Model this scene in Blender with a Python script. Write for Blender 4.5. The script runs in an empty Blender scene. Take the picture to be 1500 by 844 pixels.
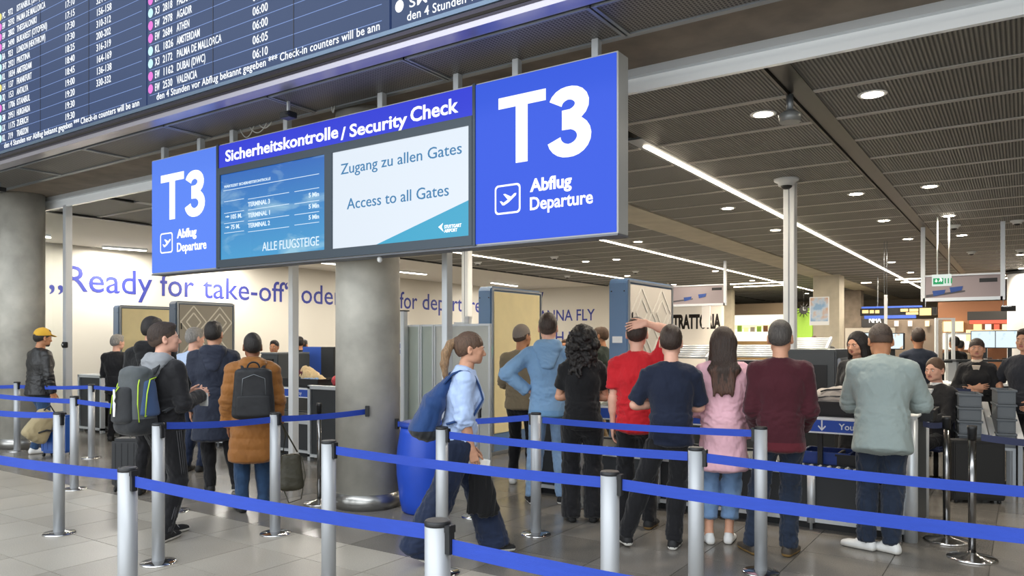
import bpy, bmesh, math, random
import numpy as np
from mathutils import Vector, Matrix, noise as mnoise

S = bpy.context.scene
COL = S.collection
PI = math.pi
rnd = random.Random(7)

# ------------------------------------------------------------------ camera
F_PX, CX, HY, CAM_H = 1109.0, 750.0, 500.0, 1.6        # focal length in pixels of the 1500x844 photograph, horizon row, eye height
YAW = math.atan2(750.0, 1109.0)                        # the hall's depth axis (+Y) lies this far right of the lens axis
FWD = Vector((-math.sin(YAW), math.cos(YAW), 0)); RGT = Vector((math.cos(YAW), math.sin(YAW), 0))
cam_d = bpy.data.cameras.new('camera'); cam = bpy.data.objects.new('camera', cam_d); COL.objects.link(cam)
cam.location = (0, 0, CAM_H); cam.rotation_euler = (PI/2, 0, YAW)
cam_d.sensor_width = 36.0; cam_d.sensor_fit = 'HORIZONTAL'; cam_d.lens = F_PX/1500*36
cam_d.shift_y = (HY-422.0)/1500; cam_d.clip_end = 300; cam_d.clip_start = 0.05
S.camera = cam
# ------------------------------------------------------------------ exposure, world, big lights
S.view_settings.view_transform = 'Standard'; S.view_settings.look = 'None'
S.view_settings.gamma = 1; S.view_settings.use_curve_mapping = False
S.view_settings.exposure = 0.12
world = bpy.data.worlds.new('hall_daylight'); S.world = world; world.use_nodes = True
world.node_tree.nodes['Background'].inputs[0].default_value = (0.86, 0.93, 1.0, 1)
world.node_tree.nodes['Background'].inputs[1].default_value = 0.95
def area_light(name, loc, rot, sx, sy, power, colr):
    l = bpy.data.lights.new(name, 'AREA'); l.shape = 'RECTANGLE'; l.size = sx; l.size_y = sy; l.energy = power; l.color = colr
    o = bpy.data.objects.new(name, l); o.location = loc; o.rotation_euler = rot; COL.objects.link(o); return o
# glazed roof of the check-in hall, high above and behind the camera
area_light('hall_skylight', (-4, -4.5, 9.5), (math.radians(-24), 0, 0), 22, 9, 2500, (0.93, 0.97, 1.0))
# unseen fill light, added low behind the camera to brighten columns and backs
area_light('hall_fill_light', (-4, -13.5, 4.6), (math.radians(90), 0, 0), 34, 8.5, 1750, (0.95, 0.98, 1.0))

# ------------------------------------------------------------------ pixel helpers (only used to place things in metres)
def gnd(px, py, z=0.0):
    D = (CAM_H-z)*F_PX/(py-HY); return at(px, D)
def at(px, D):
    p = FWD*D + RGT*((px-CX)/F_PX*D); return (p.x, p.y)
def zat(py, D): return CAM_H + (HY-py)/F_PX*D
def ceil_pt(px, py, z=3.7):
    D = (z-CAM_H)*F_PX/(HY-py); return at(px, D)
def onY(px, Y):
    c = (px-CX)/F_PX
    X = (c*RGT.x*Y*1.0 if False else (c*FWD.y*Y - RGT.y*Y)/(RGT.x - c*FWD.x)); return X, FWD.x*X+FWD.y*Y     # X and depth on plane Y
def onX(px, X):
    c = (px-CX)/F_PX
    Y = (c*FWD.x*X - RGT.x*X)/(RGT.y - c*FWD.y); return Y, FWD.x*X+FWD.y*Y

# ------------------------------------------------------------------ materials
MATS = {}
def mat(name, col, rough=0.5, metal=0.0, emit=0.0, var=0.0, vscale=8.0, bump=0.0, bscale=60.0, spec=0.5, stretch=None, trans=0.0, alpha=1.0, sheen=0.0, coat=0.0, ecol=None):
    if name in MATS: return MATS[name]
    m = bpy.data.materials.new(name); m.use_nodes = True; nt = m.node_tree; b = nt.nodes['Principled BSDF']
    c = (col[0], col[1], col[2], 1)
    b.inputs['Base Color'].default_value = c; b.inputs['Roughness'].default_value = rough; b.inputs['Metallic'].default_value = metal
    b.inputs['Specular IOR Level'].default_value = spec; b.inputs['Transmission Weight'].default_value = trans; b.inputs['Alpha'].default_value = alpha
    b.inputs['Sheen Weight'].default_value = sheen; b.inputs['Coat Weight'].default_value = coat
    if emit: b.inputs['Emission Color'].default_value = (ecol or col)[:3]+(1,) if ecol else c; b.inputs['Emission Strength'].default_value = emit
    if emit >= .5: b.inputs['Base Color'].default_value = (c[0]*.12, c[1]*.12, c[2]*.12, 1); var = 0       # luminous faces: little diffuse of their own
    tc = nt.nodes.new('ShaderNodeTexCoord'); src = tc.outputs['Object']
    if stretch:
        mp = nt.nodes.new('ShaderNodeMapping'); mp.inputs['Scale'].default_value = stretch; nt.links.new(src, mp.inputs[0]); src = mp.outputs[0]
    if var:
        n = nt.nodes.new('ShaderNodeTexNoise'); n.inputs['Scale'].default_value = vscale; n.inputs['Detail'].default_value = 6
        nt.links.new(src, n.inputs['Vector'])
        r = nt.nodes.new('ShaderNodeMapRange'); r.inputs['From Min'].default_value = .3; r.inputs['From Max'].default_value = .7
        r.inputs['To Min'].default_value = 1-var; r.inputs['To Max'].default_value = 1+var; nt.links.new(n.outputs[0], r.inputs[0])
        mx = nt.nodes.new('ShaderNodeVectorMath'); mx.operation = 'SCALE'; mx.inputs[0].default_value = col[:3]
        nt.links.new(r.outputs[0], mx.inputs['Scale']); nt.links.new(mx.outputs[0], b.inputs['Base Color'])
    if bump:
        n = nt.nodes.new('ShaderNodeTexNoise'); n.inputs['Scale'].default_value = bscale; n.inputs['Detail'].default_value = 4; nt.links.new(src, n.inputs['Vector'])
        bp = nt.nodes.new('ShaderNodeBump'); bp.inputs['Strength'].default_value = bump; bp.inputs['Distance'].default_value = .01
        nt.links.new(n.outputs[0], bp.inputs['Height']); nt.links.new(bp.outputs[0], b.inputs['Normal'])
    MATS[name] = m; return m
def sh(h):                                            # sRGB hex to linear
    v = [int(h[i:i+2], 16)/255 for i in (0, 2, 4)]
    return tuple(x/12.92 if x < .04045 else ((x+.055)/1.055)**2.4 for x in v)

# ------------------------------------------------------------------ tagging and linking
def tag(o, label=None, cat=None, group=None, kind=None):
    if label: o['label'] = label
    if cat: o['category'] = cat
    if group: o['group'] = group
    if kind: o['kind'] = kind
    return o
def thing(name, label, cat, loc=(0,0,0), rz=0, group=None):
    o = bpy.data.objects.new(name, None); COL.objects.link(o); o.location = loc; o.rotation_euler = (0,0,rz); o.empty_display_size = .1
    return tag(o, label, cat, group)
def link(name, me, m=None, parent=None, loc=None, rot=None):
    o = bpy.data.objects.new(name, me); COL.objects.link(o)
    if m is not None and not me.materials:
        for x in (m if isinstance(m, (list, tuple)) else [m]): me.materials.append(x)
    if parent: o.parent = parent
    if loc is not None: o.location = loc
    if rot is not None: o.rotation_euler = rot
    return o
def copy_tree(o, parent=None, top=True):
    c = o.copy(); COL.objects.link(c); c.parent = parent
    for ch in o.children: copy_tree(ch, c, False)
    return c

class MB:
    """collects simple solids and links them as one mesh"""
    def __init__(s): s.v = []; s.f = []; s.mi = []; s.smooth = []
    def add(s, vs, fs, mi=0, sm=False):
        n = len(s.v); s.v += [tuple(v) for v in vs]; s.f += [tuple(n+i for i in f) for f in fs]; s.mi += [mi]*len(fs); s.smooth += [sm]*len(fs); return s
    def box(s, x0, y0, z0, x1, y1, z1, mi=0, M=None):
        vs = [Vector((x, y, z)) for x in (x0, x1) for y in (y0, y1) for z in (z0, z1)]
        if M: vs = [M @ v for v in vs]
        return s.add(vs, [(0,1,3,2),(4,6,7,5),(0,4,5,1),(2,3,7,6),(0,2,6,4),(1,5,7,3)], mi)
    def cbox(s, c, d, mi=0, rz=0):
        M = Matrix.Translation(c) @ Matrix.Rotation(rz, 4, 'Z')
        return s.box(-d[0]/2, -d[1]/2, -d[2]/2, d[0]/2, d[1]/2, d[2]/2, mi, M)
    def lathe(s, prof, n=24, c=(0,0,0), mi=0, M=None, sm=True):
        vs = []
        for r, z in prof:
            for i in range(n):
                a = 2*PI*i/n; p = Vector((c[0]+r*math.cos(a), c[1]+r*math.sin(a), c[2]+z)); vs.append(M @ p if M else p)
        fs = [(j*n+i, j*n+(i+1) % n, (j+1)*n+(i+1) % n, (j+1)*n+i) for j in range(len(prof)-1) for i in range(n)]
        s.add(vs, fs, mi, sm)
        k = len(s.v)-len(vs)
        s.f.append(tuple(k+i for i in reversed(range(n)))); s.mi.append(mi); s.smooth.append(False)
        k2 = k+(len(prof)-1)*n; s.f.append(tuple(k2+i for i in range(n))); s.mi.append(mi); s.smooth.append(False)
        return s
    def cyl(s, c, r, z0, z1, n=24, mi=0): return s.lathe([(r, z0), (r, z1)], n, c, mi)
    def tube(s, pts, r, n=8, mi=0):
        pts = [Vector(p) for p in pts]; vs = []; fs = []
        for i, p in enumerate(pts):
            d = (pts[min(i+1, len(pts)-1)]-pts[max(i-1, 0)]).normalized()
            u = d.cross(Vector((0,0,1))); u = u if u.length > .05 else d.cross(Vector((0,1,0))); u.normalize(); w = d.cross(u)
            rr = r[i] if isinstance(r, (list, tuple)) else r
            vs += [p+u*rr*math.cos(2*PI*k/n)+w*rr*math.sin(2*PI*k/n) for k in range(n)]
        for j in range(len(pts)-1):
            fs += [(j*n+k, (j+1)*n+k, (j+1)*n+(k+1) % n, j*n+(k+1) % n) for k in range(n)]
        fs += [tuple(range(n)), tuple(reversed(range((len(pts)-1)*n, len(pts)*n)))]
        return s.add(vs, fs, mi, True)
    def prism(s, poly, z0, z1, M=None, mi=0):
        n = len(poly); vs = [Vector((x, y, z0)) for x, y in poly]+[Vector((x, y, z1)) for x, y in poly]
        if M: vs = [M @ v for v in vs]
        return s.add(vs, [tuple(reversed(range(n))), tuple(range(n, 2*n))]+[(i, (i+1) % n, n+(i+1) % n, n+i) for i in range(n)], mi)
    def mesh(s, name, bevel=0):
        me = bpy.data.meshes.new(name); me.from_pydata([tuple(v) for v in s.v], [], s.f)
        me.polygons.foreach_set('material_index', s.mi); me.polygons.foreach_set('use_smooth', s.smooth)
        bm = bmesh.new(); bm.from_mesh(me); bmesh.ops.recalc_face_normals(bm, faces=bm.faces[:]); 
        if bevel:
            es = [e for e in bm.edges if len(e.link_faces) == 2 and e.calc_face_angle(0) > .6]
            bmesh.ops.bevel(bm, geom=es, offset=bevel, segments=2, affect='EDGES', clamp_overlap=True)
        bm.to_mesh(me); bm.free(); me.update(); return me
    def build(s, name, m, parent=None, bevel=0, loc=None, rot=None):
        return link(name, s.mesh(name, bevel), m, parent, loc, rot)
def struct(name, mb, m, bevel=0, parent=None):
    o = mb.build(name, m, parent, bevel)
    if not parent: o['kind'] = 'structure'
    return o

# ------------------------------------------------------------------ lettering: the built-in font turned into flat meshes
def text_mesh(body, size, xs=1.0, bold=0.0, align='LEFT', sp=1.0, depth=0.0015, shear=0):
    c = bpy.data.curves.new('t', 'FONT'); c.body = body; c.size = size; c.offset = bold; c.align_x = align; c.space_character = sp; c.extrude = depth
    c.resolution_u = 3; c.shear = shear
    o = bpy.data.objects.new('t', c); me = bpy.data.meshes.new_from_object(o); bpy.data.objects.remove(o); bpy.data.curves.remove(c)
    if xs != 1: me.transform(Matrix.Scale(xs, 4, (1,0,0)))
    return me
FRONT = Matrix.Rotation(PI/2, 4, 'X')                                     # reads along +X, faces -Y
SIDE = Matrix(((0,0,1,0),(1,0,0,0),(0,1,0,0),(0,0,0,1)))                  # reads along +Y, faces +X
def text(name, body, size, m, parent, loc, M=FRONT, xs=1.0, bold=0.0, align='LEFT', sp=1.0, width=None, depth=.0015):
    me = text_mesh(body, size, 1.0, bold, align, sp, depth)
    if width:
        co = [v.co.x for v in me.vertices]
        if co: xs = width/max(1e-6, max(co)-min(co))
    me.transform(Matrix.Scale(xs, 4, (1,0,0))); me.transform(M); me.transform(Matrix.Translation(loc))
    return link(name, me, m, parent)
def join_meshes(name, meshes, m, parent=None):
    bm = bmesh.new()
    for me in meshes: bm.from_mesh(me)
    out = bpy.data.meshes.new(name); bm.to_mesh(out); bm.free()
    for me in meshes: bpy.data.meshes.remove(me)
    return link(name, out, m, parent)
# ================================================================== MATERIALS
def tile_mat(name, c1, c2, rough, joint):
    """polished stone with speckle; far rows also carry their joints in the material"""
    m = bpy.data.materials.new(name); m.use_nodes = True; nt = m.node_tree; b = nt.nodes['Principled BSDF']
    g = nt.nodes.new('ShaderNodeNewGeometry')
    n = nt.nodes.new('ShaderNodeTexNoise'); n.inputs['Scale'].default_value = 120; n.inputs['Detail'].default_value = 3
    n2 = nt.nodes.new('ShaderNodeTexNoise'); n2.inputs['Scale'].default_value = 1.7; n2.inputs['Detail'].default_value = 5
    for q in (n, n2): nt.links.new(g.outputs['Position'], q.inputs['Vector'])
    oi = nt.nodes.new('ShaderNodeObjectInfo')
    a1 = nt.nodes.new('ShaderNodeMath'); a1.operation = 'MULTIPLY_ADD'; a1.inputs[1].default_value = .55; nt.links.new(n.outputs[0], a1.inputs[0])
    a2 = nt.nodes.new('ShaderNodeMath'); a2.operation = 'MULTIPLY_ADD'; a2.inputs[1].default_value = .30; nt.links.new(n2.outputs[0], a2.inputs[0])
    a3 = nt.nodes.new('ShaderNodeMath'); a3.operation = 'MULTIPLY'; a3.inputs[1].default_value = .22 if not joint else .0
    nt.links.new(oi.outputs['Random'], a3.inputs[0]); nt.links.new(a3.outputs[0], a2.inputs[2]); nt.links.new(a2.outputs[0], a1.inputs[2])
    r = nt.nodes.new('ShaderNodeValToRGB'); r.color_ramp.elements[0].position = .28; r.color_ramp.elements[1].position = .78
    r.color_ramp.elements[0].color = c1+(1,); r.color_ramp.elements[1].color = c2+(1,)
    nt.links.new(a1.outputs[0], r.inputs[0]); out = r.outputs[0]
    if joint:
        br = nt.nodes.new('ShaderNodeTexBrick'); br.offset = 0; br.inputs['Scale'].default_value = 1; br.inputs['Mortar Size'].default_value = .004
        br.inputs['Brick Width'].default_value = .6; br.inputs['Row Height'].default_value = .6; br.inputs['Mortar'].default_value = (.35,.35,.35,1)
        br.inputs['Color1'].default_value = (1,1,1,1); br.inputs['Color2'].default_value = (.9,.9,.9,1)
        nt.links.new(g.outputs['Position'], br.inputs['Vector'])
        mx = nt.nodes.new('ShaderNodeMix'); mx.data_type = 'RGBA'; mx.blend_type = 'MULTIPLY'; mx.inputs[0].default_value = 1
        nt.links.new(out, mx.inputs[6]); nt.links.new(br.outputs[0], mx.inputs[7]); out = mx.outputs[2]
    nt.links.new(out, b.inputs['Base Color']); b.inputs['Roughness'].default_value = rough
    rr = nt.nodes.new('ShaderNodeMapRange'); rr.inputs['To Min'].default_value = rough*.85; rr.inputs['To Max'].default_value = rough*1.15
    nt.links.new(n2.outputs[0], rr.inputs[0]); nt.links.new(rr.outputs[0], b.inputs['Roughness'])
    return m
M_LT = tile_mat('pale speckled stone', sh('837d73'), sh('b5b0a5'), .36, False)
M_DT = tile_mat('dark polished stone', sh('5a5752'), sh('88837c'), .20, False)
M_DTF = tile_mat('dark polished stone far', sh('5a5752'), sh('88837c'), .22, True)
M_GROUT = mat('tile grout', sh('4a4742'), .9)
M_GROUTL = mat('pale tile grout', sh('4f4b45'), .9)
M_CONC = mat('cast concrete', sh('aaa79d'), .6, var=.24, vscale=2.6, bump=.2, bscale=25)
M_CONCB = mat('brown tinted concrete soffit', sh('7d7266'), .75, var=.22, vscale=3.5, bump=.15, bscale=20)
M_BEAM = mat('warm concrete beam', sh('b9b2a0'), .7, var=.12, vscale=2.5)
M_ALU = mat('satin aluminium', sh('cfd3d6'), .38, .45)
M_ALUD = mat('grey anodised aluminium', sh('8f9499'), .4, .7)
M_CHROME = mat('polished steel', sh('d9d9d9'), .14, 1.0)
M_WHITEP = mat('white powder coated steel', sh('e4e6e6'), .4)
M_BLACK = mat('black plastic', sh('191a1c'), .45)
M_DARK = mat('charcoal panel', sh('2d3033'), .45)
M_WALL = mat('warm white wall', sh('c8c2b6'), .8, var=.02, vscale=.6)
M_WCEIL = mat('white plaster ceiling', sh('d8d3ca'), .85)
M_NAVYTXT = mat('navy blue lettering', sh('2b3384'), .6)
M_VOID = mat('dark ceiling void', sh('2a2622'), .9)

# ================================================================== FLOOR
Y0T = 4.22
struct('floor', MB().box(-22, -14, -.2, 14, Y0T, -.006), M_GROUTL)
struct('floor.001', MB().box(-22, Y0T, -.2, 14, 46, -.006), M_GROUT)
FL, FD = bpy.data.objects['floor'], bpy.data.objects['floor.001']
def tile_mesh(w, d, m):
    me = MB().box(-w/2, -d/2, -.03, w/2, d/2, 0).mesh('tile', bevel=.0015); me.materials.append(m); return me
g_ = .0045
tl, tlc = tile_mesh(.6-g_, .6-g_, M_LT), tile_mesh(.6-g_, .46-g_, M_LT)
nl = 0
cov = []
for j in range(8):
    y1 = Y0T-.46-.6*(j-1) if j else Y0T
    y0_ = Y0T-.46-.6*j
    for i in range(-13, 9):
        x = -.5+.6*i; yc = (y0_+y1)/2
        D = FWD.x*x+FWD.y*yc; L = RGT.x*x+RGT.y*yc
        if D > .9 and abs(L)/D < .80 and 1.6*F_PX/D < 460:
            link('tile', tlc if j == 0 else tl, None, FL, (x, yc, 0)); nl += 1; cov.append((i, j))
mbl = MB()
for j in range(26):
    y1 = Y0T-.46-.6*(j-1) if j else Y0T
    y0_ = Y0T-.46-.6*j
    for i in range(-34, 24):
        if (i, j) not in cov: mbl.box(-.5+.6*i-.3+g_/2, y0_+g_/2, -.03, -.5+.6*i+.3-g_/2, y1-g_/2, 0)
o = mbl.build('far_tile', M_LT, FL); o['kind'] = 'stuff'
td = tile_mesh(.6-g_, .6-g_, M_DT); nd = 0; covd = []
for j in range(9):
    for i in range(-26, 5):
        x = -.5+.6*i; yc = Y0T+.3+.6*j
        D = FWD.x*x+FWD.y*yc; L = RGT.x*x+RGT.y*yc
        if D > 1 and abs(L)/D < .74 and 1774/D < 450 and nd < 290:
            link('tile', td, None, FD, (x, yc, 0)); nd += 1; covd.append((i, j))
mbd = MB()
for j in range(70):
    for i in range(-35, 24):
        if (i, j) not in covd and (j < 9 or True):
            if j < 30: mbd.box(-.5+.6*i-.3+g_/2, Y0T+.6*j+g_/2, -.02, -.5+.6*i+.3-g_/2, Y0T+.6*(j+1)-g_/2, 0)
mbd.box(-21.8, Y0T+18, -.02, 13, 46, -.001)
o = mbd.build('far_tile', M_DTF, FD); o['kind'] = 'stuff'

# ================================================================== WALLS
ZC = 3.7
struct('wall_left', MB().box(-17.4, 5.75, 0, -17.2, 25.6, 4.0), M_WALL)
struct('wall_left.003', MB().box(-22, 5.76, 0, -17.4, 5.9, 4.0), M_CONC); struct('wall_left.004', MB().box(-22.2, -14, 0, -22, 5.9, 9.5), M_CONC)
struct('wall_back', MB().box(-17.4, 25.6, 0, -10.6, 25.8, 4.0), M_WALL)
struct('wall_left.001', MB().box(-22.2, 46, 0, -22, 25.8, 4.0), M_CONCB)
struct('baseboard_left', MB().box(-17.2, 5.8, 0, -17.185, 25.6, .09), M_ALUD)
# wall graphics
W = thing('wall_slogan', 'huge dark blue slogan lettering along the long white wall', 'lettering', (-17.195, 7.8, 2.7))
for body, ya, wd, cap in (('„Ready', 7.82, 2.30, .0), ('for', 10.35, .90, 0), ('take-off“', 11.50, 2.85, 0), ('oder', 14.62, 1.55, 0), ('„Ready', 16.4, 2.1, 0), ('for', 18.78, .88, 0), ('departure“', 19.90, 3.75, 0)):
    text('lettering', body, .80, M_NAVYTXT, W, (0, ya-7.8-.02, -.0), SIDE, bold=.004, width=wd)
for k in range(3):
    text('small_lettering', ['Wir wünschen einen guten Flug', 'und einen schönen Aufenthalt', 'have a nice flight'][k], .17, M_NAVYTXT, W, (0, 18.6+k*0-7.8, -.42-.24*k), SIDE)
for c in list(W.children):
    if c.name.startswith('small_lettering'): bpy.data.objects.remove(c)
W2 = thing('wall_slogan', 'dark blue question on the far end wall between the two body scanners', 'lettering', (-15.5, 25.595, 2.4))
xa, Da = onY(790, 25.6)
text('lettering', 'WANNA FLY', .62, M_NAVYTXT, W2, (-16.55+15.5, 0, .0), xs=.98, width=3.05, bold=.006)
text('lettering', 'WITH US?', .62, M_NAVYTXT, W2, (-16.4+15.5, 0, -.85), width=2.6, bold=.006)
pb = MB(); pb.prism([(0,0),(.75,.0),(.45,-1.0),(.15,-.9)], 0, .01, FRONT); pb.build('blue_shape', M_NAVYTXT, W2, loc=(-.75-.3, 0, 1.15))

# ================================================================== CEILING
XE = -13.0        # edge between the metal panels and the white ceiling
struct('ceiling', MB().box(-17.4, 5.6, ZC, XE, 25.8, ZC+.15), M_WCEIL)
struct('ceiling.001', MB().box(XE, 5.75, ZC+.12, 14, 46, ZC+.25).box(-22, 25.8, ZC+.12, XE, 46, ZC+.25), M_VOID)
CE = bpy.data.objects['ceiling.001']
def rib_mat(name, c1, c2, per):
    m = bpy.data.materials.new(name); m.use_nodes = True; nt = m.node_tree; b = nt.nodes['Principled BSDF']
    g = nt.nodes.new('ShaderNodeNewGeometry'); sx = nt.nodes.new('ShaderNodeSeparateXYZ'); nt.links.new(g.outputs['Position'], sx.inputs[0])
    def saw(sock, k):
        a = nt.nodes.new('ShaderNodeMath'); a.operation = 'MULTIPLY'; a.inputs[1].default_value = 2*PI/k; nt.links.new(sock, a.inputs[0])
        s = nt.nodes.new('ShaderNodeMath'); s.operation = 'SINE'; nt.links.new(a.outputs[0], s.inputs[0]); return s.outputs[0]
    sa = saw(sx.outputs[0], per)
    r = nt.nodes.new('ShaderNodeMapRange'); r.inputs['From Min'].default_value = -.5; r.inputs['From Max'].default_value = .6; nt.links.new(sa, r.inputs[0])
    mx = nt.nodes.new('ShaderNodeMix'); mx.data_type = 'RGBA'; mx.inputs[6].default_value = c1+(1,); mx.inputs[7].default_value = c2+(1,)
    nt.links.new(r.outputs[0], mx.inputs[0]); nt.links.new(mx.outputs[2], b.inputs['Base Color'])
    bp = nt.nodes.new('ShaderNodeBump'); bp.inputs['Strength'].default_value = .6; bp.inputs['Distance'].default_value = .01
    nt.links.new(sa, bp.inputs['Height']); nt.links.new(bp.outputs[0], b.inputs['Normal'])
    b.inputs['Roughness'].default_value = .5; b.inputs['Metallic'].default_value = .3
    return m
M_RIB = rib_mat('ribbed perforated metal', sh('565653'), sh('7b7b77'), .030)
M_SEAM = mat('panel seam rail', sh('b5b2ac'), .5, .2)
cols_x = [(-12.95, -11.2), (-11.0, -9.15), (-9.12, -7.34), (-7.14, -5.78), (-4.98, -3.47), (-3.27, -1.68), (-1.46, .45), (.48, 2.4), (2.43, 4.35)]
PM = {}
def panel_mesh(w):
    k = round(w, 3)
    if k not in PM:
        mb = MB(); d = .935
        mb.box(-w/2, .034, 0, w/2, d-.034, .02, 0)
        mb.box(-w/2, .006, -.008, w/2, .032, .012, 1); mb.box(-w/2, d-.032, -.008, w/2, d-.006, .012, 1)
        me = mb.mesh('ceiling_panel'); me.materials.append(M_RIB); me.materials.append(M_SEAM); PM[k] = me
    return PM[k]
far = MB()
for (a, b_) in cols_x:
    for k in range(43):
        y = 5.75+.935*k-.1+.1; w = b_-a; x = (a+b_)/2
        if k < 22: link('ceiling_panel', panel_mesh(w), None, CE, (x, y, ZC))
        else:
            far.box(a, y+.03, ZC, b_, y+.905, ZC+.02, 0); far.box(a, y+.004, ZC-.008, b_, y+.03, ZC+.012, 1); far.box(a, y+.905, ZC-.008, b_, y+.931, ZC+.012, 1)
far.box(4.4, 5.75, ZC, 14, 46, ZC+.02, 0)
far.box(-22, 25.8, ZC, XE, 46, ZC+.02, 0)
o = far.build('far_ceiling_panel', [M_RIB, M_SEAM], CE); o['kind'] = 'stuff'
# ceiling edge towards the white ceiling, open cable channel, flush concrete beam
struct('trim_1', MB().box(XE-.03, 5.75, ZC-.03, XE+.05, 25.6, ZC+.1), M_BLACK)
struct('beam', MB().box(-5.76, 5.75, ZC-.02, -5.0, 46, ZC+.4), M_BEAM)
ch = MB().box(-1.68, 5.8, ZC-.01, -1.655, 46, ZC+.1).box(-1.485, 5.8, ZC-.01, -1.46, 46, ZC+.1).box(-1.645, 5.8, ZC+.012, -1.495, 46, ZC+.07)
struct('trim_2', ch, mat('channel steel', sh('4f4b45'), .4, .6))

# ------------------------------------------------------------------ bulkhead over the entrance: fascia, grid ceiling, concrete soffit, header rail
M_FASC = mat('polished dark fascia metal', sh('5b5968'), .12, .9)
struct('beam.001', MB().box(-22, 4.98, 3.82, 14, 5.75, 4.4), M_CONCB)          # concrete soffit
struct('trim_3', MB().box(-22, 4.96, 3.79, 14, 5.0, 3.83), M_ALUD)
def perf_mat():
    m = bpy.data.materials.new('perforated grille'); m.use_nodes = True; nt = m.node_tree; b = nt.nodes['Principled BSDF']
    g = nt.nodes.new('ShaderNodeNewGeometry'); mp = nt.nodes.new('ShaderNodeMapping'); mp.inputs['Scale'].default_value = (36, 36, 36)
    nt.links.new(g.outputs['Position'], mp.inputs[0])
    v = nt.nodes.new('ShaderNodeTexVoronoi'); v.inputs['Randomness'].default_value = 0; v.voronoi_dimensions = '2D'; v.inputs['Scale'].default_value = 1
    nt.links.new(mp.outputs[0], v.inputs['Vector'])
    r = nt.nodes.new('ShaderNodeMapRange'); r.inputs['From Min'].default_value = .30; r.inputs['From Max'].default_value = .36; nt.links.new(v.outputs['Distance'], r.inputs[0])
    mx = nt.nodes.new('ShaderNodeMix'); mx.data_type = 'RGBA'; mx.inputs[6].default_value = sh('1c1b1b')+(1,); mx.inputs[7].default_value = sh('7b7774')+(1,)
    nt.links.new(r.outputs[0], mx.inputs[0]); nt.links.new(mx.outputs[2], b.inputs['Base Color']); b.inputs['Roughness'].default_value = .5; b.inputs['Metallic'].default_value = .3
    return m
M_PERF = perf_mat()
struct('ceiling.002', MB().box(-22, 4.22, 3.86, 14, 4.98, 4.0), M_VOID)
C2 = bpy.data.objects['ceiling.002']
gm = MB().box(0, 4.40, 0, 1.62, 4.955, .02, 0).box(0, 4.40, -.012, 1.62, 4.42, .02, 1).box(0, 4.94, -.012, 1.62, 4.955, .02, 1).box(0, 4.40, -.012, .025, 4.955, .02, 1).box(1.595, 4.40, -.012, 1.62, 4.955, .02, 1)
gme = gm.mesh('grille_panel'); gme.materials.append(M_PERF); gme.materials.append(M_ALUD)
for k in range(-12, 5): link('grille_panel', gme, None, C2, (-2.35+1.635*k, 0, 3.80))
struct('trim_4', MB().box(-22, 4.24, 3.80, 14, 4.38, 3.845), mat('brushed fascia rail', sh('b4b0bb'), .28, .8))
struct('trim_5', MB().prism([(4.20, 3.93), (4.26, 3.93), (4.30, 3.845), (4.235, 3.845)], -22, 14, Matrix(((0,0,1,0),(1,0,0,0),(0,1,0,0),(0,0,0,1)))), M_FASC)
struct('wall_front', MB().box(-22, 4.32, 3.93, 14, 4.9, 9.5), M_VOID)          # bulkhead behind the departures board
# header rail with its bright edge
struct('trim_6', MB().box(-22, 5.70, 3.64, 14, 5.745, 3.70).box(-22, 5.72, 3.70, 14, 5.76, 3.76), mat('white enamelled header rail', (.92, .95, .97), .2, .0, coat=.5))
struct('trim_7', MB().box(-22, 5.66, 3.76, 14, 5.80, 3.83), M_ALU)

# ------------------------------------------------------------------ columns
def column(x, y, label):
    t = thing('column', None, None, (x, y, 0)); t['kind'] = 'structure'
    MB().lathe([(.31, 0.13), (.31, 3.82)], 64).build('column_shaft', M_CONC, t)
    MB().lathe([(.322, .0), (.322, .15), (.312, .15)], 64).build('column_base_ring', mat('brushed steel ring', sh('a9a8a4'), .28, .9), t)
    return t
c1 = column(-5.317, 5.346, ''); c0 = column(-12.6, 5.346, ''); column(1.97, 5.346, '')
# square concrete columns deep in the hall
for x0, px0, px1, D, m in ((0, 1189, 1231, 24.0, M_BEAM), (0, 1236, 1262, 31.0, M_CONCB), (0, 1057, 1073, 31.0, M_BEAM)):
    xa, ya = at(px0, D); xb, yb = at(px1, D); w = math.hypot(xb-xa, yb-ya)*.86
    t = MB().box(-w/2, 0, 0, w/2, w, ZC).build('column', m, None); t.location = ((xa+xb)/2, (ya+yb)/2, 0); t['kind'] = 'structure'

# ------------------------------------------------------------------ glazing of the entrance line (left bay) and steel mullions
M_GLASS = mat('clear glass', (.93, .96, .95), .02, 0, trans=1.0)
M_GLASS.node_tree.nodes['Principled BSDF'].inputs['IOR'].default_value = 1.15
def mullion(px, Y, w=.075, d=.10, z1=3.66, m=None, name='mullion'):
    X, D = onY(px, Y); o = MB().box(-w/2, -d/2, 0, w/2, d/2, z1).build(name, m or M_ALU, None, bevel=.004); o.location = (X, Y, 0); o['kind'] = 'structure'; return X
xm1 = mullion(99, 5.74, .085)
xm2, _ = onY(62, 5.74)
gp = MB().box(xm1-2.0, 5.735, .05, xm1-.045, 5.745, 3.62); o = gp.build('glass_pane', M_GLASS, None); o['kind'] = 'structure'
gp = MB().box(-22, 5.735, .05, xm1-2.08, 5.745, 3.62); o = gp.build('glass_pane', M_GLASS, None); o['kind'] = 'structure'
mullion(655, 5.74, .065, .09, name='mullion')
mullion(430, 5.74, .075, .09, m=M_WHITEP)
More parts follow.
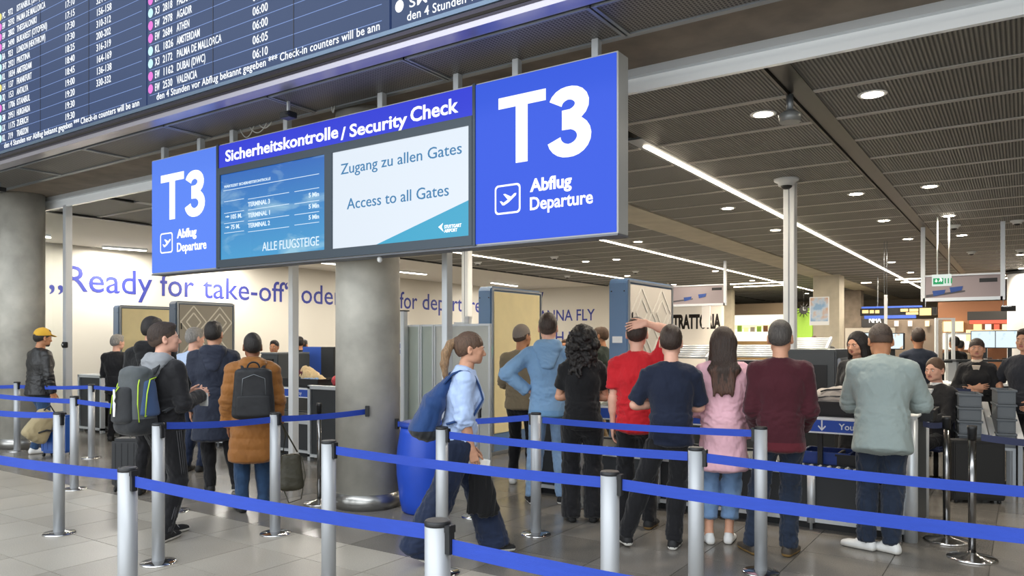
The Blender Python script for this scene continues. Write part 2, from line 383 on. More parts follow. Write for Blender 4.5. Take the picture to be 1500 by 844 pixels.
# white square service posts further in
def post(px, D, w, z1, lab):
    x, y = at(px, D); t = thing('service_post', lab, 'post', (x, y, 0))
    MB().box(-w/2, -w/2, 0, w/2, w/2, z1).build('shaft', M_WHITEP, t, bevel=.008)
    MB().box(-w/2-.02, -w/2-.02, 0, w/2+.02, w/2+.02, .03).build('foot_plate', M_ALU, t, bevel=.003)
    MB().box(-w*.06, -w/2-.003, .1, w*.06, -w/2+.002, z1-.1).build('cover_strip', M_ALUD, t)
    return t
post(1157.5, 10.0, .145, 3.7, 'tall white square post rising to the ceiling behind the man in maroon')
post(684, 14.5, .15, 3.7, 'white square post behind the frosted screens, left of the cream scanner')

# ------------------------------------------------------------------ ceiling lights
M_STRIP = mat('warm light strip', (1, .86, .66), .5, emit=14)
M_DL = mat('downlight lens', (1, .88, .70), .5, emit=30)
M_FLUO = mat('cool tube', (1, .97, .9), .5, emit=11)
def area(parent, loc, sx, sy, power, colr):
    l = bpy.data.lights.new('lamp', 'AREA'); l.shape = 'RECTANGLE'; l.size = sx; l.size_y = sy; l.energy = power; l.color = colr
    o = bpy.data.objects.new('lamp', l); COL.objects.link(o); o.parent = parent; o.location = loc; return o
def strip(x, y0, y1, lab):
    t = thing('light_strip', lab, 'light', (x, y0, ZC), 0, 'ceiling light strips')
    MB().box(-.03, 0, -.012, .03, y1-y0, .0).build('diffuser', M_STRIP, t)
    area(t, (0, (y1-y0)/2, -.02), .06, y1-y0, 21*(y1-y0), (1, .88, .72))
    MB().box(-.09, -.3, 0, -.03, y1-y0, .03).box(.03, -.3, 0, .09, y1-y0, .03).box(-.03, -.3, .0, .03, 0, .02).build('housing', M_ALUD, t)
strip(-3.37, 7.55, 35, 'long warm ceiling light line starting beside the right end of the sign')
strip(-7.24, 6.6, 33, 'long warm ceiling light line left of the flush concrete beam')
strip(-11.1, 6.6, 24.6, 'warm ceiling light line nearest the white ceiling')
dls = [(1118,167),(1278,138),(1066,305),(1136,337),(1254,284),(1362,273),(1390,316),(1295,323),(1330,350),(1409,344.5),(1306,384),(934.6,354),(1495,373),(1334,399),(1497,393),(1048,397),(1102,411),(987,417),(903,380),(919,404),(1182,430),(858,383)]
proto = None
for k, (px, py) in enumerate(dls):
    x, y = ceil_pt(px, py)
    if proto is None:
        proto = thing('downlight', 'small round recessed ceiling downlight in the dark metal ceiling', 'downlight', (x, y, ZC), 0, 'recessed ceiling downlights')
        MB().lathe([(.115, -.006), (.12, .0)], 24).build('trim_ring', M_WHITEP, proto)
        MB().lathe([(.085, -.0085), (.085, -.006)], 24).build('lens', M_DL, proto)
        cur = proto; lo_ = area(proto, (0, 0, -.012), .16, .16, 22, (1, .90, .76)); lo_.data.spread = math.radians(130)
    else: cur = copy_tree(proto); cur.location = (x, y, ZC)
    cur['label'] = 'unseen downlight added outside the picture to light the interior'
    if k < 12: cur['label'] = ['recessed downlight just left of the hanging bell shaped detector', 'recessed downlight nearest the top right corner, right of the ceiling channel', 'recessed downlight left of the tall white post, above the light line', 'recessed downlight touching the left edge of the tall white post', 'recessed downlight just right of the tall white post dome camera', 'recessed downlight right of the channel, nearer one of a pair', 'recessed downlight right of the channel, farther one of a pair', 'recessed downlight left of the channel, below the one by the white post', 'recessed downlight left of the channel above the exit sign rods', 'recessed downlight between the two dome cameras above the hanging poster', 'recessed downlight close beside the far end of the long light line', 'recessed downlight just under the bottom right corner of the blue sign'][k]
# unseen copies added in rows outside the picture to light the interior
for k in range(14):
    cur = copy_tree(proto); cur['label'] = 'unseen downlight added outside the picture to light the interior'; cur.location = (1.6+3.2*(k % 3), 7.0+3.4*(k//3), ZC)
# surface tube lights on the white ceiling; the last three added for brightness
for k, (pa, pb2, lab) in enumerate((((449,384),(503,389),'tube light on the white ceiling left of the round column'), ((584,399),(624,403),'tube light on the white ceiling right of the round column'), ((720,415),(757,420),'tube light on the white ceiling above the cream scanner'), ((30,346),(75,348.5),'added tube light on the white ceiling behind the entrance glazing'), ((150,364),(215,368.5),'added tube light on the white ceiling hidden behind the left end of the sign'), ((300,379),(366,384),'added tube light on the white ceiling hidden behind the left screen'))):
    x0_, y0_ = ceil_pt(*pa, z=3.64); x1_, y1_ = ceil_pt(*pb2, z=3.64)
    t = thing('tube_light', lab, 'light', (x0_, y0_, ZC-.001), math.atan2(y1_-y0_, x1_-x0_), 'tube lights on the white ceiling'); L = math.hypot(x1_-x0_, y1_-y0_)
    MB().box(0, -.06, -.04, L, .06, 0).build('fixture_body', M_WHITEP, t); MB().box(.02, -.05, -.055, L-.02, .05, -.04).build('tube', M_FLUO, t); area(t, (L/2, 0, -.06), L, .10, 95, (1, .96, .88))
# dome cameras
def dome(px, py, lab, z=3.7, xy=None):
    x, y = xy or ceil_pt(px, py, z)
    t = thing('dome_camera', lab, 'camera', (x, y, z), 0, 'white ceiling dome cameras'); t.scale = (.68, .68, .68)
    MB().lathe([(.10, -.09), (.105, -.05), (.15, -.03), (.16, 0)], 20).build('housing', M_WHITEP, t)
    MB().lathe([(.001, -.135), (.04, -.128), (.065, -.11), (.072, -.09)], 20).build('lens_dome', M_BLACK, t)
cx, cy = at(1152, 9.8)
dome(0, 0, 'white dome camera at the head of the tall white post', 3.7, (cx, cy)); COL.objects['dome_camera'].scale = (1, 1, 1)
for px, py, l in ((1397.6,330,'white dome camera right of the tall post between two downlights'),(1490,323,'white dome camera at the right edge of the picture'),(1423,368.6,'small white dome camera above the hanging poster'),(1495,366,'small white dome camera under the one at the right edge'),(812,376,'white dome camera on the ceiling under the sign, by the light line'),(931,397,'white dome camera above the patterned scanner'),(700,384,'white dome camera by the white ceiling edge'),(831,404,'white dome camera with a red light below it')):
    dome(px, py, l)
x, y = ceil_pt(1157, 139, 3.7)
t = thing('smoke_detector', 'grey bell shaped detector hanging from the ceiling seam', 'detector', (x, y, ZC))
MB().cyl((0,0,0), .03, -.14, 0, 12).build('stem', M_ALUD, t); MB().lathe([(.085, -.235), (.095, -.17), (.05, -.14), (.03, -.135)], 24).build('bell', mat('grey detector', sh('8e908f'), .4, .4), t)
# ================================================================== SECURITY CHECK SIGN
YS = 4.80
M_BLUE1 = mat('lit blue sign face', sh('3a5fe6'), .5, emit=.76, spec=.2)
M_BLUE2 = mat('lit deep blue sign face', sh('3a46e0'), .5, emit=.74, spec=.2)
M_BLUE3 = mat('lit pale blue sign face', sh('5a83ee'), .5, emit=.85, spec=.2)
M_LITW = mat('lit white lettering', (1, 1, 1), .5, emit=1.0)
for m in (M_BLUE1, M_BLUE2, M_BLUE3):
    b = m.node_tree.nodes['Principled BSDF']; c = b.inputs['Emission Color'].default_value[:]; b.inputs['Base Color'].default_value = (c[0]*.15, c[1]*.15, c[2]*.15, 1)
    for l in list(b.inputs['Base Color'].links): m.node_tree.links.remove(l)
M_LITW.node_tree.nodes['Principled BSDF'].inputs['Base Color'].default_value = (.2, .2, .2, 1)
M_FRAME = mat('dark slate frame', sh('3b4650'), .4, .3)
def sp(px, py, Y=YS):
    X, D = onY(px, Y); return X, zat(py, D)
XL, ZB = sp(222, 400); XR, ZT = sp(905, 72); ZB = (ZB+sp(905, 345)[1])/2; ZT = (ZT+sp(220, 237)[1])/2
_hm = text_mesh('H', 1.0); CAPH = max(v.co.y for v in _hm.vertices)
def fit(name, body, x0, x1, z0, cap, m, parent, y, bold=.0, sp_=1.0, depth=.0015, org=(0,0,0)):
    """text from x0 to x1, baseline z0, capital height cap, on the plane y"""
    size = cap/CAPH; me = text_mesh(body, size, 1.0, bold*size, 'LEFT', sp_, depth)
    xs = [v.co.x for v in me.vertices]; k = (x1-x0)/(max(xs)-min(xs))
    me.transform(Matrix.Translation((-min(xs), 0, 0))); me.transform(Matrix.Scale(k, 4, (1,0,0))); me.transform(FRONT)
    me.transform(Matrix.Translation((x0-org[0], y-org[1], z0-org[2]))); return link(name, me, m, parent)
org = ((XL+XR)/2, YS, ZB)
SG = thing('overhead_sign', 'long blue overhead sign reading T3 Abflug Departure and Sicherheitskontrolle Security Check', 'sign', org)
def sbox(name, x0, x1, z0, z1, y0, y1, m, parent=SG, bevel=0, o=org):
    return MB().box(x0-o[0], y0-o[1], z0-o[2], x1-o[0], y1-o[1], z1-o[2]).build(name, m, parent, bevel)
xa1 = sp(318, 300)[0]; xa2 = sp(321, 300)[0]; xb1 = sp(693, 300)[0]; xb2 = sp(697, 300)[0]
sbox('housing', XL, XR, ZB, ZT, YS+.006, YS+.17, mat('brushed grey sign side', sh('b9b9b6'), .4, .2), bevel=.004)
sbox('bottom_rail', XL, XR, ZB-.012, ZB, YS+.0, YS+.17, mat('grey underside', sh('70737a'), .5, .4))
PL = sbox('left_light_panel', XL+.012, xa1, ZB+.012, ZT-.012, YS-.002, YS+.006, M_BLUE3)
PR = sbox('right_light_panel', xb2, XR-.012, ZB+.012, ZT-.012, YS-.002, YS+.006, M_BLUE1)
zb_band = (sp(693, 169)[1]+sp(321, 247)[1])/2
PT = sbox('header_light_panel', xa2, xb1, zb_band, ZT-.012, YS-.002, YS+.006, M_BLUE2)
fx = [sp(p, 300)[0] for p in (324, 477, 488, 688)]
zs0 = (sp(324, 381)[1]+sp(477, 363)[1]+sp(488, 366)[1]+sp(688, 348)[1])/4; zs1 = (sp(324, 256)[1]+sp(477, 228)[1]+sp(488, 224)[1]+sp(688, 184)[1])/4
fr = MB()
for x0, x1, z0, z1 in ((xa2, xb1, zs1, zb_band-.003), (xa2, xb1, ZB+.005, zs0), (xa2, fx[0], zs0, zs1), (fx[1], fx[2], zs0, zs1), (fx[3], xb1, zs0, zs1)):
    fr.box(x0-org[0], -.016, z0-ZB, x1-org[0], .006, z1-ZB)
fr.box(xa1-org[0], -.012, 0, xa2-org[0], .006, ZT-ZB).box(xb1-org[0], -.012, 0, xb2-org[0], .006, ZT-ZB)
fr.build('screen_frame', M_FRAME, SG)
# left screen, blue sky picture behind the waiting times
def sky_screen():
    m = bpy.data.materials.new('blue sky screen'); m.use_nodes = True; nt = m.node_tree; b = nt.nodes['Principled BSDF']
    tc = nt.nodes.new('ShaderNodeTexCoord'); sx = nt.nodes.new('ShaderNodeSeparateXYZ'); nt.links.new(tc.outputs['Generated'], sx.inputs[0])
    r = nt.nodes.new('ShaderNodeValToRGB'); e = r.color_ramp.elements
    e[0].color = sh('3f9fd4')+(1,); e[1].color = sh('1863bd')+(1,); nt.links.new(sx.outputs[2], r.inputs[0])
    mp = nt.nodes.new('ShaderNodeMapping'); mp.inputs['Scale'].default_value = (1, 1, 2.2); nt.links.new(tc.outputs['Generated'], mp.inputs[0])
    n = nt.nodes.new('ShaderNodeTexNoise'); n.inputs['Scale'].default_value = 2.3; n.inputs['Detail'].default_value = 7; n.inputs['Distortion'].default_value = .6
    nt.links.new(mp.outputs[0], n.inputs['Vector'])
    r2 = nt.nodes.new('ShaderNodeMapRange'); r2.inputs['From Min'].default_value = .52; r2.inputs['From Max'].default_value = .72; nt.links.new(n.outputs[0], r2.inputs[0])
    d = nt.nodes.new('ShaderNodeVectorMath'); d.operation = 'DISTANCE'; d.inputs[1].default_value = (.12, .5, .0); nt.links.new(tc.outputs['Generated'], d.inputs[0])
    r3 = nt.nodes.new('ShaderNodeMapRange'); r3.inputs['From Min'].default_value = .38; r3.inputs['From Max'].default_value = .1; nt.links.new(d.outputs['Value'], r3.inputs[0])
    a = nt.nodes.new('ShaderNodeMath'); a.operation = 'MULTIPLY_ADD'; a.inputs[1].default_value = .5; nt.links.new(r2.outputs[0], a.inputs[0]); nt.links.new(r3.outputs[0], a.inputs[2]); a.use_clamp = True
    mx = nt.nodes.new('ShaderNodeMix'); mx.data_type = 'RGBA'; mx.inputs[7].default_value = sh('c5eef2')+(1,)
    nt.links.new(a.outputs[0], mx.inputs[0]); nt.links.new(r.outputs[0], mx.inputs[6]); nt.links.new(mx.outputs[2], b.inputs['Emission Color'])
    b.inputs['Emission Strength'].default_value = .82; b.inputs['Base Color'].default_value = (.01, .02, .04, 1); b.inputs['Roughness'].default_value = .25
    return m
M_SKYS = sky_screen()
S1 = sbox('left_screen', fx[0], fx[1], zs0, zs1, YS-.004, YS+.004, M_SKYS)
M_SCRW = mat('white screen', sh('dfeaf6'), .3, emit=.85); M_SCRW.node_tree.nodes['Principled BSDF'].inputs['Base Color'].default_value = (.05,.05,.05,1)
S2 = sbox('right_screen', fx[2], fx[3], zs0, zs1, YS-.004, YS+.004, M_SCRW)
def spt(name, body, pl, pr, yl, cap_px, m, parent, bold=.02, Y=YS, dy=-.006, yr=None, depth=.0015):
    """lettering between pixel columns pl..pr, baseline row yl at its left end, capital height in px at the left end"""
    x0, D0 = onY(pl, Y); x1, D1 = onY(pr, Y); z0 = zat(yl, D0); cap = cap_px*D0/F_PX
    return fit(name, body, x0, x1, z0, cap, m, parent, Y+dy, bold, org=org, depth=depth)
def big(ch, pl, pr, yl, cap_px, parent):
    x0, D0 = onY(pl, YS); x1, D1 = onY(pr, YS); z0 = zat(yl, D0); cap = cap_px*D0/F_PX; w = x1-x0; mb = MB()
    M = Matrix.Translation((x0-org[0], -.0045, z0-ZB)) @ FRONT
    if ch == 'T':
        st = .205*cap; bt = .165*cap; mb.prism([(0, cap), (0, cap-bt), (w/2-st/2, cap-bt), (w/2-st/2, 0), (w/2+st/2, 0), (w/2+st/2, cap-bt), (w, cap-bt), (w, cap)], 0, .003, M)
    else:
        th = .105*cap; rx1, ry1, rx2, ry2 = w*.46-th, .262*cap-th*.92, w*.5-th, .295*cap-th*.92; cx = w*.5
        c1, c2 = cap*1.005-.262*cap, .295*cap-.01*cap; path = []
        for k in range(15): a = math.radians(168-k*(168+82)/14); path.append((cx-.01*w+rx1*math.cos(a), c1+ry1*math.sin(a)))
        up_ = path; lo_ = []
        for k in range(17): a = math.radians(82-k*(82+172)/16); lo_.append((cx+rx2*math.cos(a), c2+ry2*math.sin(a)))
        up_.append((cx-.16*w, c1-ry1+.0*cap)); lo_.insert(0, (cx-.16*w, c2+ry2))
        for pth in (up_, lo_):
            L_, R_ = [], []
            for i, p in enumerate(pth):
                q, r_ = Vector(pth[max(0, i-1)]), Vector(pth[min(len(pth)-1, i+1)]); d = (r_-q).normalized(); n = Vector((-d.y, d.x)); t_ = th*(.88+.20*abs(n.x)); L_.append((p[0]+n.x*t_, p[1]+n.y*t_)); R_.append((p[0]-n.x*t_, p[1]-n.y*t_))
            for i in range(len(pth)-1):
                q = [L_[i], L_[i+1], R_[i+1], R_[i]]; vs = [M @ Vector((x, y, z)) for z in (0, .003) for x, y in q]; mb.add(vs, [(4,5,6,7),(0,1,5,4),(2,3,7,6)])
    mb.build('lettering', M_LITW, parent)
big('T', 731, 800, 243, 98, PR); big('3', 803, 866, 234.5, 101, PR)
spt('lettering', 'Abflug', 777, 838, 281, 17.5, M_LITW, PR, .030)
spt('lettering', 'Departure', 777, 869, 308, 18, M_LITW, PR, .018)
big('T', 236.5, 270, 324, 66, PL); big('3', 271.5, 300.5, 319.5, 67, PL)
spt('lettering', 'Abflug', 260, 288.5, 349, 12, M_LITW, PL, .030)
spt('lettering', 'Departure', 260, 303, 369, 12.5, M_LITW, PL, .018)
spt('lettering', 'Sicherheitskontrolle', 331, 496, 237, 15.5, M_LITW, PT, .020)
spt('lettering', '/', 500, 507, 205, 17, M_LITW, PT, .020)
spt('lettering', 'Security', 513, 597, 201, 17.5, M_LITW, PT, .020)
spt('lettering', 'Check', 602, 672, 179, 20, M_LITW, PT, .020)
M_SCRT = mat('blue screen lettering', sh('2f7fb5'), .5, emit=.7)
spt('lettering', 'Zugang zu allen Gates', 500, 677, 256, 15, M_SCRT, S2, .0)
spt('lettering', 'Access to all Gates', 509, 658, 307, 15.5, M_SCRT, S2, .0)
pt = [sp(551, 359), sp(688, 348), sp(688, 293)]
MB().prism([(p[0]-org[0], p[1]-ZB) for p in pt], .0045, .0065, FRONT).build('turquoise_corner', mat('turquoise screen area', sh('2b9fc4'), .4, emit=.85), S2)
spt('lettering', 'STUTTGART', 652, 677, 335, 4.6, M_LITW, S2, .02, dy=-.010)
spt('lettering', 'AIRPORT', 652, 671, 341, 4.6, M_LITW, S2, .02, dy=-.010)
pts = [sp(*p) for p in ((643, 333), (650, 327), (648, 333), (651, 340))]
MB().prism([(p[0]-org[0], p[1]-ZB) for p in pts], .008, .0095, FRONT).build('bird_emblem', M_LITW, S2)
# left screen lettering and rules
M_SCRL = mat('pale screen lettering', sh('d9ecfa'), .5, emit=.85)
spt('lettering', 'WARTEZEIT SICHERHEITSKONTROLLE', 329, 397, 276, 3.6, M_SCRL, S1, .01)
for b_, pl, pr, y in (('TERMINAL 3', 364, 396, 303), ('TERMINAL 1', 364, 396, 319), ('TERMINAL 2', 364, 396, 334), ('5 Min', 453, 468, 289.5), ('5 Min', 453, 468, 306), ('5 Min', 453, 468, 322), ('105 M.', 339, 355, 321), ('75 M.', 339, 352, 336)):
    spt('lettering', b_, pl, pr, y, 6.2, M_SCRL, S1, .02)
for pl, pr, y in ((331, 337, 321), (331, 337, 336.5)):
    x0, z0 = sp(pl, y-3); x1, z1 = sp(pr, y-3); h = .012
    MB().prism([(x0-org[0], z0-h*.4-ZB), (x0+(x1-x0)*.5-org[0], z0-h*.4-ZB), (x0+(x1-x0)*.5-org[0], z0-h-ZB), (x1-org[0], z0-ZB), (x0+(x1-x0)*.5-org[0], z0+h-ZB), (x0+(x1-x0)*.5-org[0], z0+h*.4-ZB), (x0-org[0], z0+h*.4-ZB)], .0045, .006, FRONT).build('arrow', M_SCRL, S1)
spt('lettering', 'ALLE FLUGSTEIGE', 385, 468, 368, 12.5, M_SCRL, S1, .0)
rl = MB()
for pl, pr, y in ((328, 468, 280), (329, 358, 296), (364, 424, 292), (432, 468, 281), (329, 358, 313), (364, 424, 308), (432, 468, 299), (329, 358, 328), (364, 424, 324), (432, 468, 315), (329, 358, 342), (364, 424, 340), (432, 468, 330)):
    x0, z0 = sp(pl, y); x1, _ = sp(pr, y); rl.box(x0-org[0], -.0055, z0-ZB-.0025, x1-org[0], -.004, z0-ZB+.0025)
rl.build('table_rule', M_SCRL, S1)
# take-off icon: rounded outline and aircraft
def icon(x0, x1, z0, z1, parent):
    w, h = x1-x0, z1-z0; r = w*.14; t = w*.06
    def rr(a, b, r, n=5):
        p = []
        for cx_, cy_, a0 in ((a-r, b-r, 0), (-a+r, b-r, PI/2), (-a+r, -b+r, PI), (a-r, -b+r, 1.5*PI)):
            p += [(cx_+r*math.cos(a0+k*PI/2/n), cy_+r*math.sin(a0+k*PI/2/n)) for k in range(n+1)]
        return p
    o, i = rr(w/2, h/2, r), rr(w/2-t, h/2-t, r-t*.6); n = len(o)
    M = Matrix.Translation(((x0+x1)/2-org[0], -.0045, (z0+z1)/2-ZB)) @ FRONT
    mb = MB(); vs = [M @ Vector((x, y, 0)) for x, y in o+i]+[M @ Vector((x, y, .002)) for x, y in o+i]
    fs = []
    for k in range(n):
        q = (k+1) % n; fs += [(2*n+k, 2*n+q, 3*n+q, 3*n+k), (k, q, 2*n+q, 2*n+k)]
    mb.add(vs, fs); mb.build('icon_outline', M_LITW, parent)
    pl = [(-.62,-.34),(-.45,-.40),(-.30,-.28),(.10,-.12),(.02,-.02),(-.45,.30),(-.30,.36),(.28,.14),(.62,.36),(.75,.34),(.72,.22),(.36,-.06),(-.05,-.36),(-.35,-.48),(-.62,-.52)]
    pl = [(-.66,-.22),(-.52,-.22),(-.34,-.34),(.02,-.16),(-.36,.24),(-.22,.26),(.30,.02),(.58,.22),(.74,.22),(.70,.08),(.10,-.34),(-.30,-.52),(-.44,-.50)]
    MB().prism([(x*w*.46, y*h*.5+h*.06) for x, y in pl], .0, .002, M).build('aircraft_icon', M_LITW, parent)
x0, z0 = sp(725.5, 316); x1, z1 = sp(763, 269); icon(x0, x1, (z0+sp(763, 311)[1])/2, (sp(725.5, 271.5)[1]+z1)/2, PR)
x0, z0 = sp(235.5, 372); x1, z1 = sp(253.5, 340); icon(x0, x1, z0, z1, PL)
# hangers: the steel straps that carry the sign
for px in (243, 296, 344, 423, 562, 673, 760, 877):
    X, D = onY(px, YS+.12); w = .045 if px > 600 else .05
    MB().box(X-w-org[0], .09, ZT-.01-ZB, X+w*.2-org[0], .15, 3.80-ZB).build('hanger', M_ALU, SG, .003)
# loose cables above the sign
cb = MB()
for a, b_, s in ((352, 372, .10), (366, 391, .08), (380, 398, .05), (486, 490, .06)):
    x0, x1 = onY(a, 4.93)[0], onY(b_, 4.93)[0]
    cb.tube([(x0+(x1-x0)*t-org[0], .13, 3.80-ZB-s*(1-(2*t-1)**2)) for t in [i/8 for i in range(9)]], .006, 6)
cb.build('cable', mat('grey cable', sh('b5b5b0'), .6), SG)
# small projector camera above the band
X, D = onY(425, 4.62); t = thing('camera', 'small black camera hanging above the middle of the blue sign', 'camera', (X, 4.6, 3.80))
MB().cbox((0,0,-.05), (.022,.022,.1)).build('bracket', M_ALU, t); MB().cbox((.0,0,-.13), (.13,.10,.055)).lathe([(.02,0),(.03,.02)], 12, (.05,-.06,-.14)).build('camera_body', M_BLACK, t, .006)
X, D = onY(5, 4.75); t = thing('camera', 'small dark camera below the far left end of the departures board', 'camera', (X, 4.7, 3.80))
MB().cbox((0,0,-.04), (.03,.03,.08)).build('bracket', M_ALUD, t); MB().cbox((0,0,-.10), (.10,.14,.06)).build('camera_body', M_BLACK, t, .006)
X, D = onY(555, YS+.05); t = thing('sensor', 'tiny white sensor under the bottom edge of the blue sign', 'sensor', (X, YS+.06, ZB-.012))
MB().lathe([(.012, -.05), (.022, -.035), (.022, -.01), (.012, 0)], 12).build('sensor_body', M_WHITEP, t)

# ================================================================== DEPARTURES BOARD
YB = 4.20; ZB0 = 3.925; BH = 3.1
M_LED = mat('dark blue display', sh('2c3b62'), .32, emit=.36, spec=.16)
M_LED.node_tree.nodes['Principled BSDF'].inputs['Base Color'].default_value = (.02,.03,.05,1)
def led_grad():
    nt = M_LED.node_tree; b = nt.nodes['Principled BSDF']; b.inputs['Emission Color'].default_value = sh('40568e')+(1,)
led_grad()
M_LEDT = mat('white display lettering', (.92,.96,1), .5, emit=.95)
M_LEDL = mat('blue display rule', sh('7f9bd8'), .5, emit=.75)
M_PINK, M_YEL, M_CYA = mat('pink logo', sh('e06fd0'), .5, emit=.9), mat('yellow logo', sh('e8dc7a'), .5, emit=.9), mat('cyan logo', sh('bfeef0'), .5, emit=.9)
xd = [-10.48, -7.21, -3.936, -.66]
BD = thing('departures_board', 'huge dark blue departures board hanging high above the entrance', 'display board', (-5.6, YB, ZB0))
ob = (-5.6, YB, ZB0)
MB().box(-13.9-ob[0], .02, 0, -.60-ob[0], .11, BH).build('board_housing', M_DARK, BD)
MB().box(-13.9-ob[0], -.012, -.02, -.6-ob[0], .05, .012).build('bottom_frame', mat('pale edge trim', sh('66798f'), .3, .5), BD)
for k in range(4):
    x0 = xd[0]-3.27 if k == 3 else xd[k]; x1 = xd[0] if k == 3 else xd[k+1]
    MB().box(x0+.012-ob[0], -.006, .016, x1-.012-ob[0], .02, BH-.02).build('display_panel', M_LED, BD)
pan = [c for c in BD.children if c.name.startswith('display_panel')]
def btext(k, body, px, z, cap, m=M_LEDT, width=None, bold=.006, x=None):
    X = x if x is not None else onY(px, YB)[0]
    size = cap/CAPH; me = text_mesh(body, size, 1.0, bold*size, 'LEFT', 1.05, .001)
    xs = [v.co.x for v in me.vertices]; kx = (width/(max(xs)-min(xs))) if width else .78
    me.transform(Matrix.Scale(kx, 4, (1,0,0))); me.transform(FRONT); me.transform(Matrix.Translation((X-ob[0], -.0075, z-ZB0)))
    return me
Z1, PT_ = 4.055, .125
rows1 = [('KL', '719', 'TRABZON', '19:30', ''), ('LX', '1175', 'ZUERICH', '19:30', ''), ('SM', '2951', 'HURGHADA', '19:20', '330-332'), ('TK', '1706', 'ISTANBUL', '19:00', '136-138'), ('XQ', '153', 'ANTALYA', '18:45', '164-169'), ('LH', '137', 'FRANKFURT', '18:40', '316-319'), ('KL', '1834', 'AMSTERDAM', '18:25', '200-202'), ('3HT', '2921', 'PRISTINA', '17:30', '310-312'), ('BA', '923', 'LONDON (HEATHROW)', '17:30', '156-158'), ('EW', '2490', 'BUKAREST (OTOPENI)', '17:15', '324-326'), ('EW', '2802', 'THESSALONIKI', '17:10', ''), ('EW', '2592', 'PALMA DE MALLORCA', '17:05', '310-312'), ('PC', '972', 'ISTANBUL (SAW)', '17:00', '330-332')]
lc = [M_CYA, M_CYA, M_CYA, M_PINK, M_CYA, M_YEL, M_CYA, M_CYA, M_CYA, M_PINK, M_PINK, M_PINK, M_YEL]
rows2 = [('EW', '2530', 'VALENCIA', '06:10'), ('EW', '1162', 'DUBAI (DWC)', '06:05'), ('X3', '2172', 'PALMA DE MALLORCA', '06:00'), ('KL', '1826', 'AMSTERDAM', '06:00'), ('EW', '2684', 'ATHEN', '06:00'), ('EW', '2978', 'AGADIR', '05:55'), ('X3', '2818', 'PALMA DE MALLORCA', '05:55'), ('EW', '2112', 'HAMBURG', '05:50')]
lc2 = [M_PINK, M_PINK, M_CYA, M_CYA, M_PINK, M_PINK, M_CYA, M_PINK]
def board_rows(k, rows, cols, logos, npx):
    P = pan[k]
    for r, row in enumerate(rows):
        z = Z1+PT_*r; ms = []
        for body, (px, w) in zip(row, cols):
            if body: ms.append(btext(k, body, px, z, .072, width=(w*len(body) if w else None)))
        join_meshes('flight_row', ms, M_LEDT, P)['kind'] = 'stuff'
        X = onY(npx, YB)[0]
        mb = MB(); M = Matrix.Translation((X-ob[0], -.0065, z+.036-ZB0)) @ FRONT
        mb.prism([(.042*math.cos(a*PI/8), .046*math.sin(a*PI/8)) for a in range(16)], 0, .001, M); mb.build('airline_logo', logos[r], P)
        MB().box(xd[k]+.05-ob[0], -.0075, z-.031-ZB0, xd[k+1]-.09-ob[0], -.006, z-.026-ZB0).build('row_rule', M_LEDL, P)
XP = lambda p: onY(p, YB)[0]
cw1 = (XP(67)-XP(25.5))/17; cw2 = (XP(325)-XP(260))/17
board_rows(0, rows1, [(4.5, cw1*.85), (13, cw1*.95), (25.5, cw1), (96, (XP(109)-XP(96))/5), (142, (XP(163)-XP(142))/7)], lc, 1.2)
board_rows(1, rows2, [(228, cw2*.95), (239.5, cw2*.97), (260, cw2), (371, (XP(393)-XP(371))/5)], lc2, 221.5)
tick = 'den 4 Stunden vor Abflug bekannt gegeben *** Check-in counters will be ann'
for k, x0 in ((0, xd[0]+.14), (1, xd[1]+.17)):
    join_meshes('ticker_line', [btext(k, tick, 0, 3.962, .066, width=2.99, x=x0)], M_LEDT, pan[k])['kind'] = 'stuff'
x0 = onY(597, YB)[0]
join_meshes('ticker_line', [btext(2, tick, 0, 3.962, .066, width=2.99, x=x0)], M_LEDT, pan[2])['kind'] = 'stuff'
join_meshes('flight_row', [btext(2, 'SM  2913  HURGHADA', 600, Z1, .072, width=1.5)], M_LEDT, pan[2])
X = onY(586, YB)[0]; M = Matrix.Translation((X-ob[0], -.0065, Z1+.036-ZB0)) @ FRONT
MB().prism([(.042*math.cos(a*PI/8), .046*math.sin(a*PI/8)) for a in range(16)], 0, .001, M).build('airline_logo', M_LITW, pan[2])
# fine vertical joints of the display modules
for px, k in ((60, 0), (131, 0), (313, 1), (431, 1)):
    X = onY(px, YB)[0]; MB().box(X-.004-ob[0], -.0085, .016, X+.004-ob[0], -.006, BH-.02).build('module_joint', M_BLACK, pan[k])
# ================================================================== QUEUE BARRIERS
M_POST = mat('matt silver tube', sh('adb0b3'), .48, .45)
M_BELT = mat('royal blue webbing', sh('2244ad'), .7, var=.05, vscale=14, bump=.25, bscale=180, stretch=(1,1,6))
M_BELTN = mat('navy webbing', sh('2a2f4c'), .7, bump=.2, bscale=150)
BP = {}
def barrier(key, pxy, label, cass=0.0):
    assert len(label.split()) <= 16, label
    x, y = pxy; t = thing('barrier_post', label, 'barrier post', (x, y, 0), cass, 'silver queue barrier posts')
    if 'tube' not in BP:
        BP['tube'] = MB().lathe([(.043, .012), (.043, .996)], 32).mesh('tube'); BP['tube'].materials.append(M_POST)
        BP['foot'] = MB().lathe([(.125, 0), (.125, .006), (.118, .012), (.06, .017), (.044, .022)], 40).mesh('foot'); BP['foot'].materials.append(M_CHROME)
        BP['cap'] = MB().lathe([(.0432, .992), (.0442, .994), (.0442, 1.004), (.040, 1.010)], 32).mesh('cap'); BP['cap'].materials.append(M_BLACK)
        BP['head'] = MB().box(-.013, .036, .905, .013, .062, .985).box(-.017, .04, .975, .017, .064, 1.0).mesh('head', .002); BP['head'].materials.append(M_BLACK)
    link('tube', BP['tube'], None, t); link('base_disc', BP['foot'], None, t); link('end_cap', BP['cap'], None, t); link('belt_clip', BP['head'], None, t)
    POSTS[key] = (x, y); return t
POSTS = {}
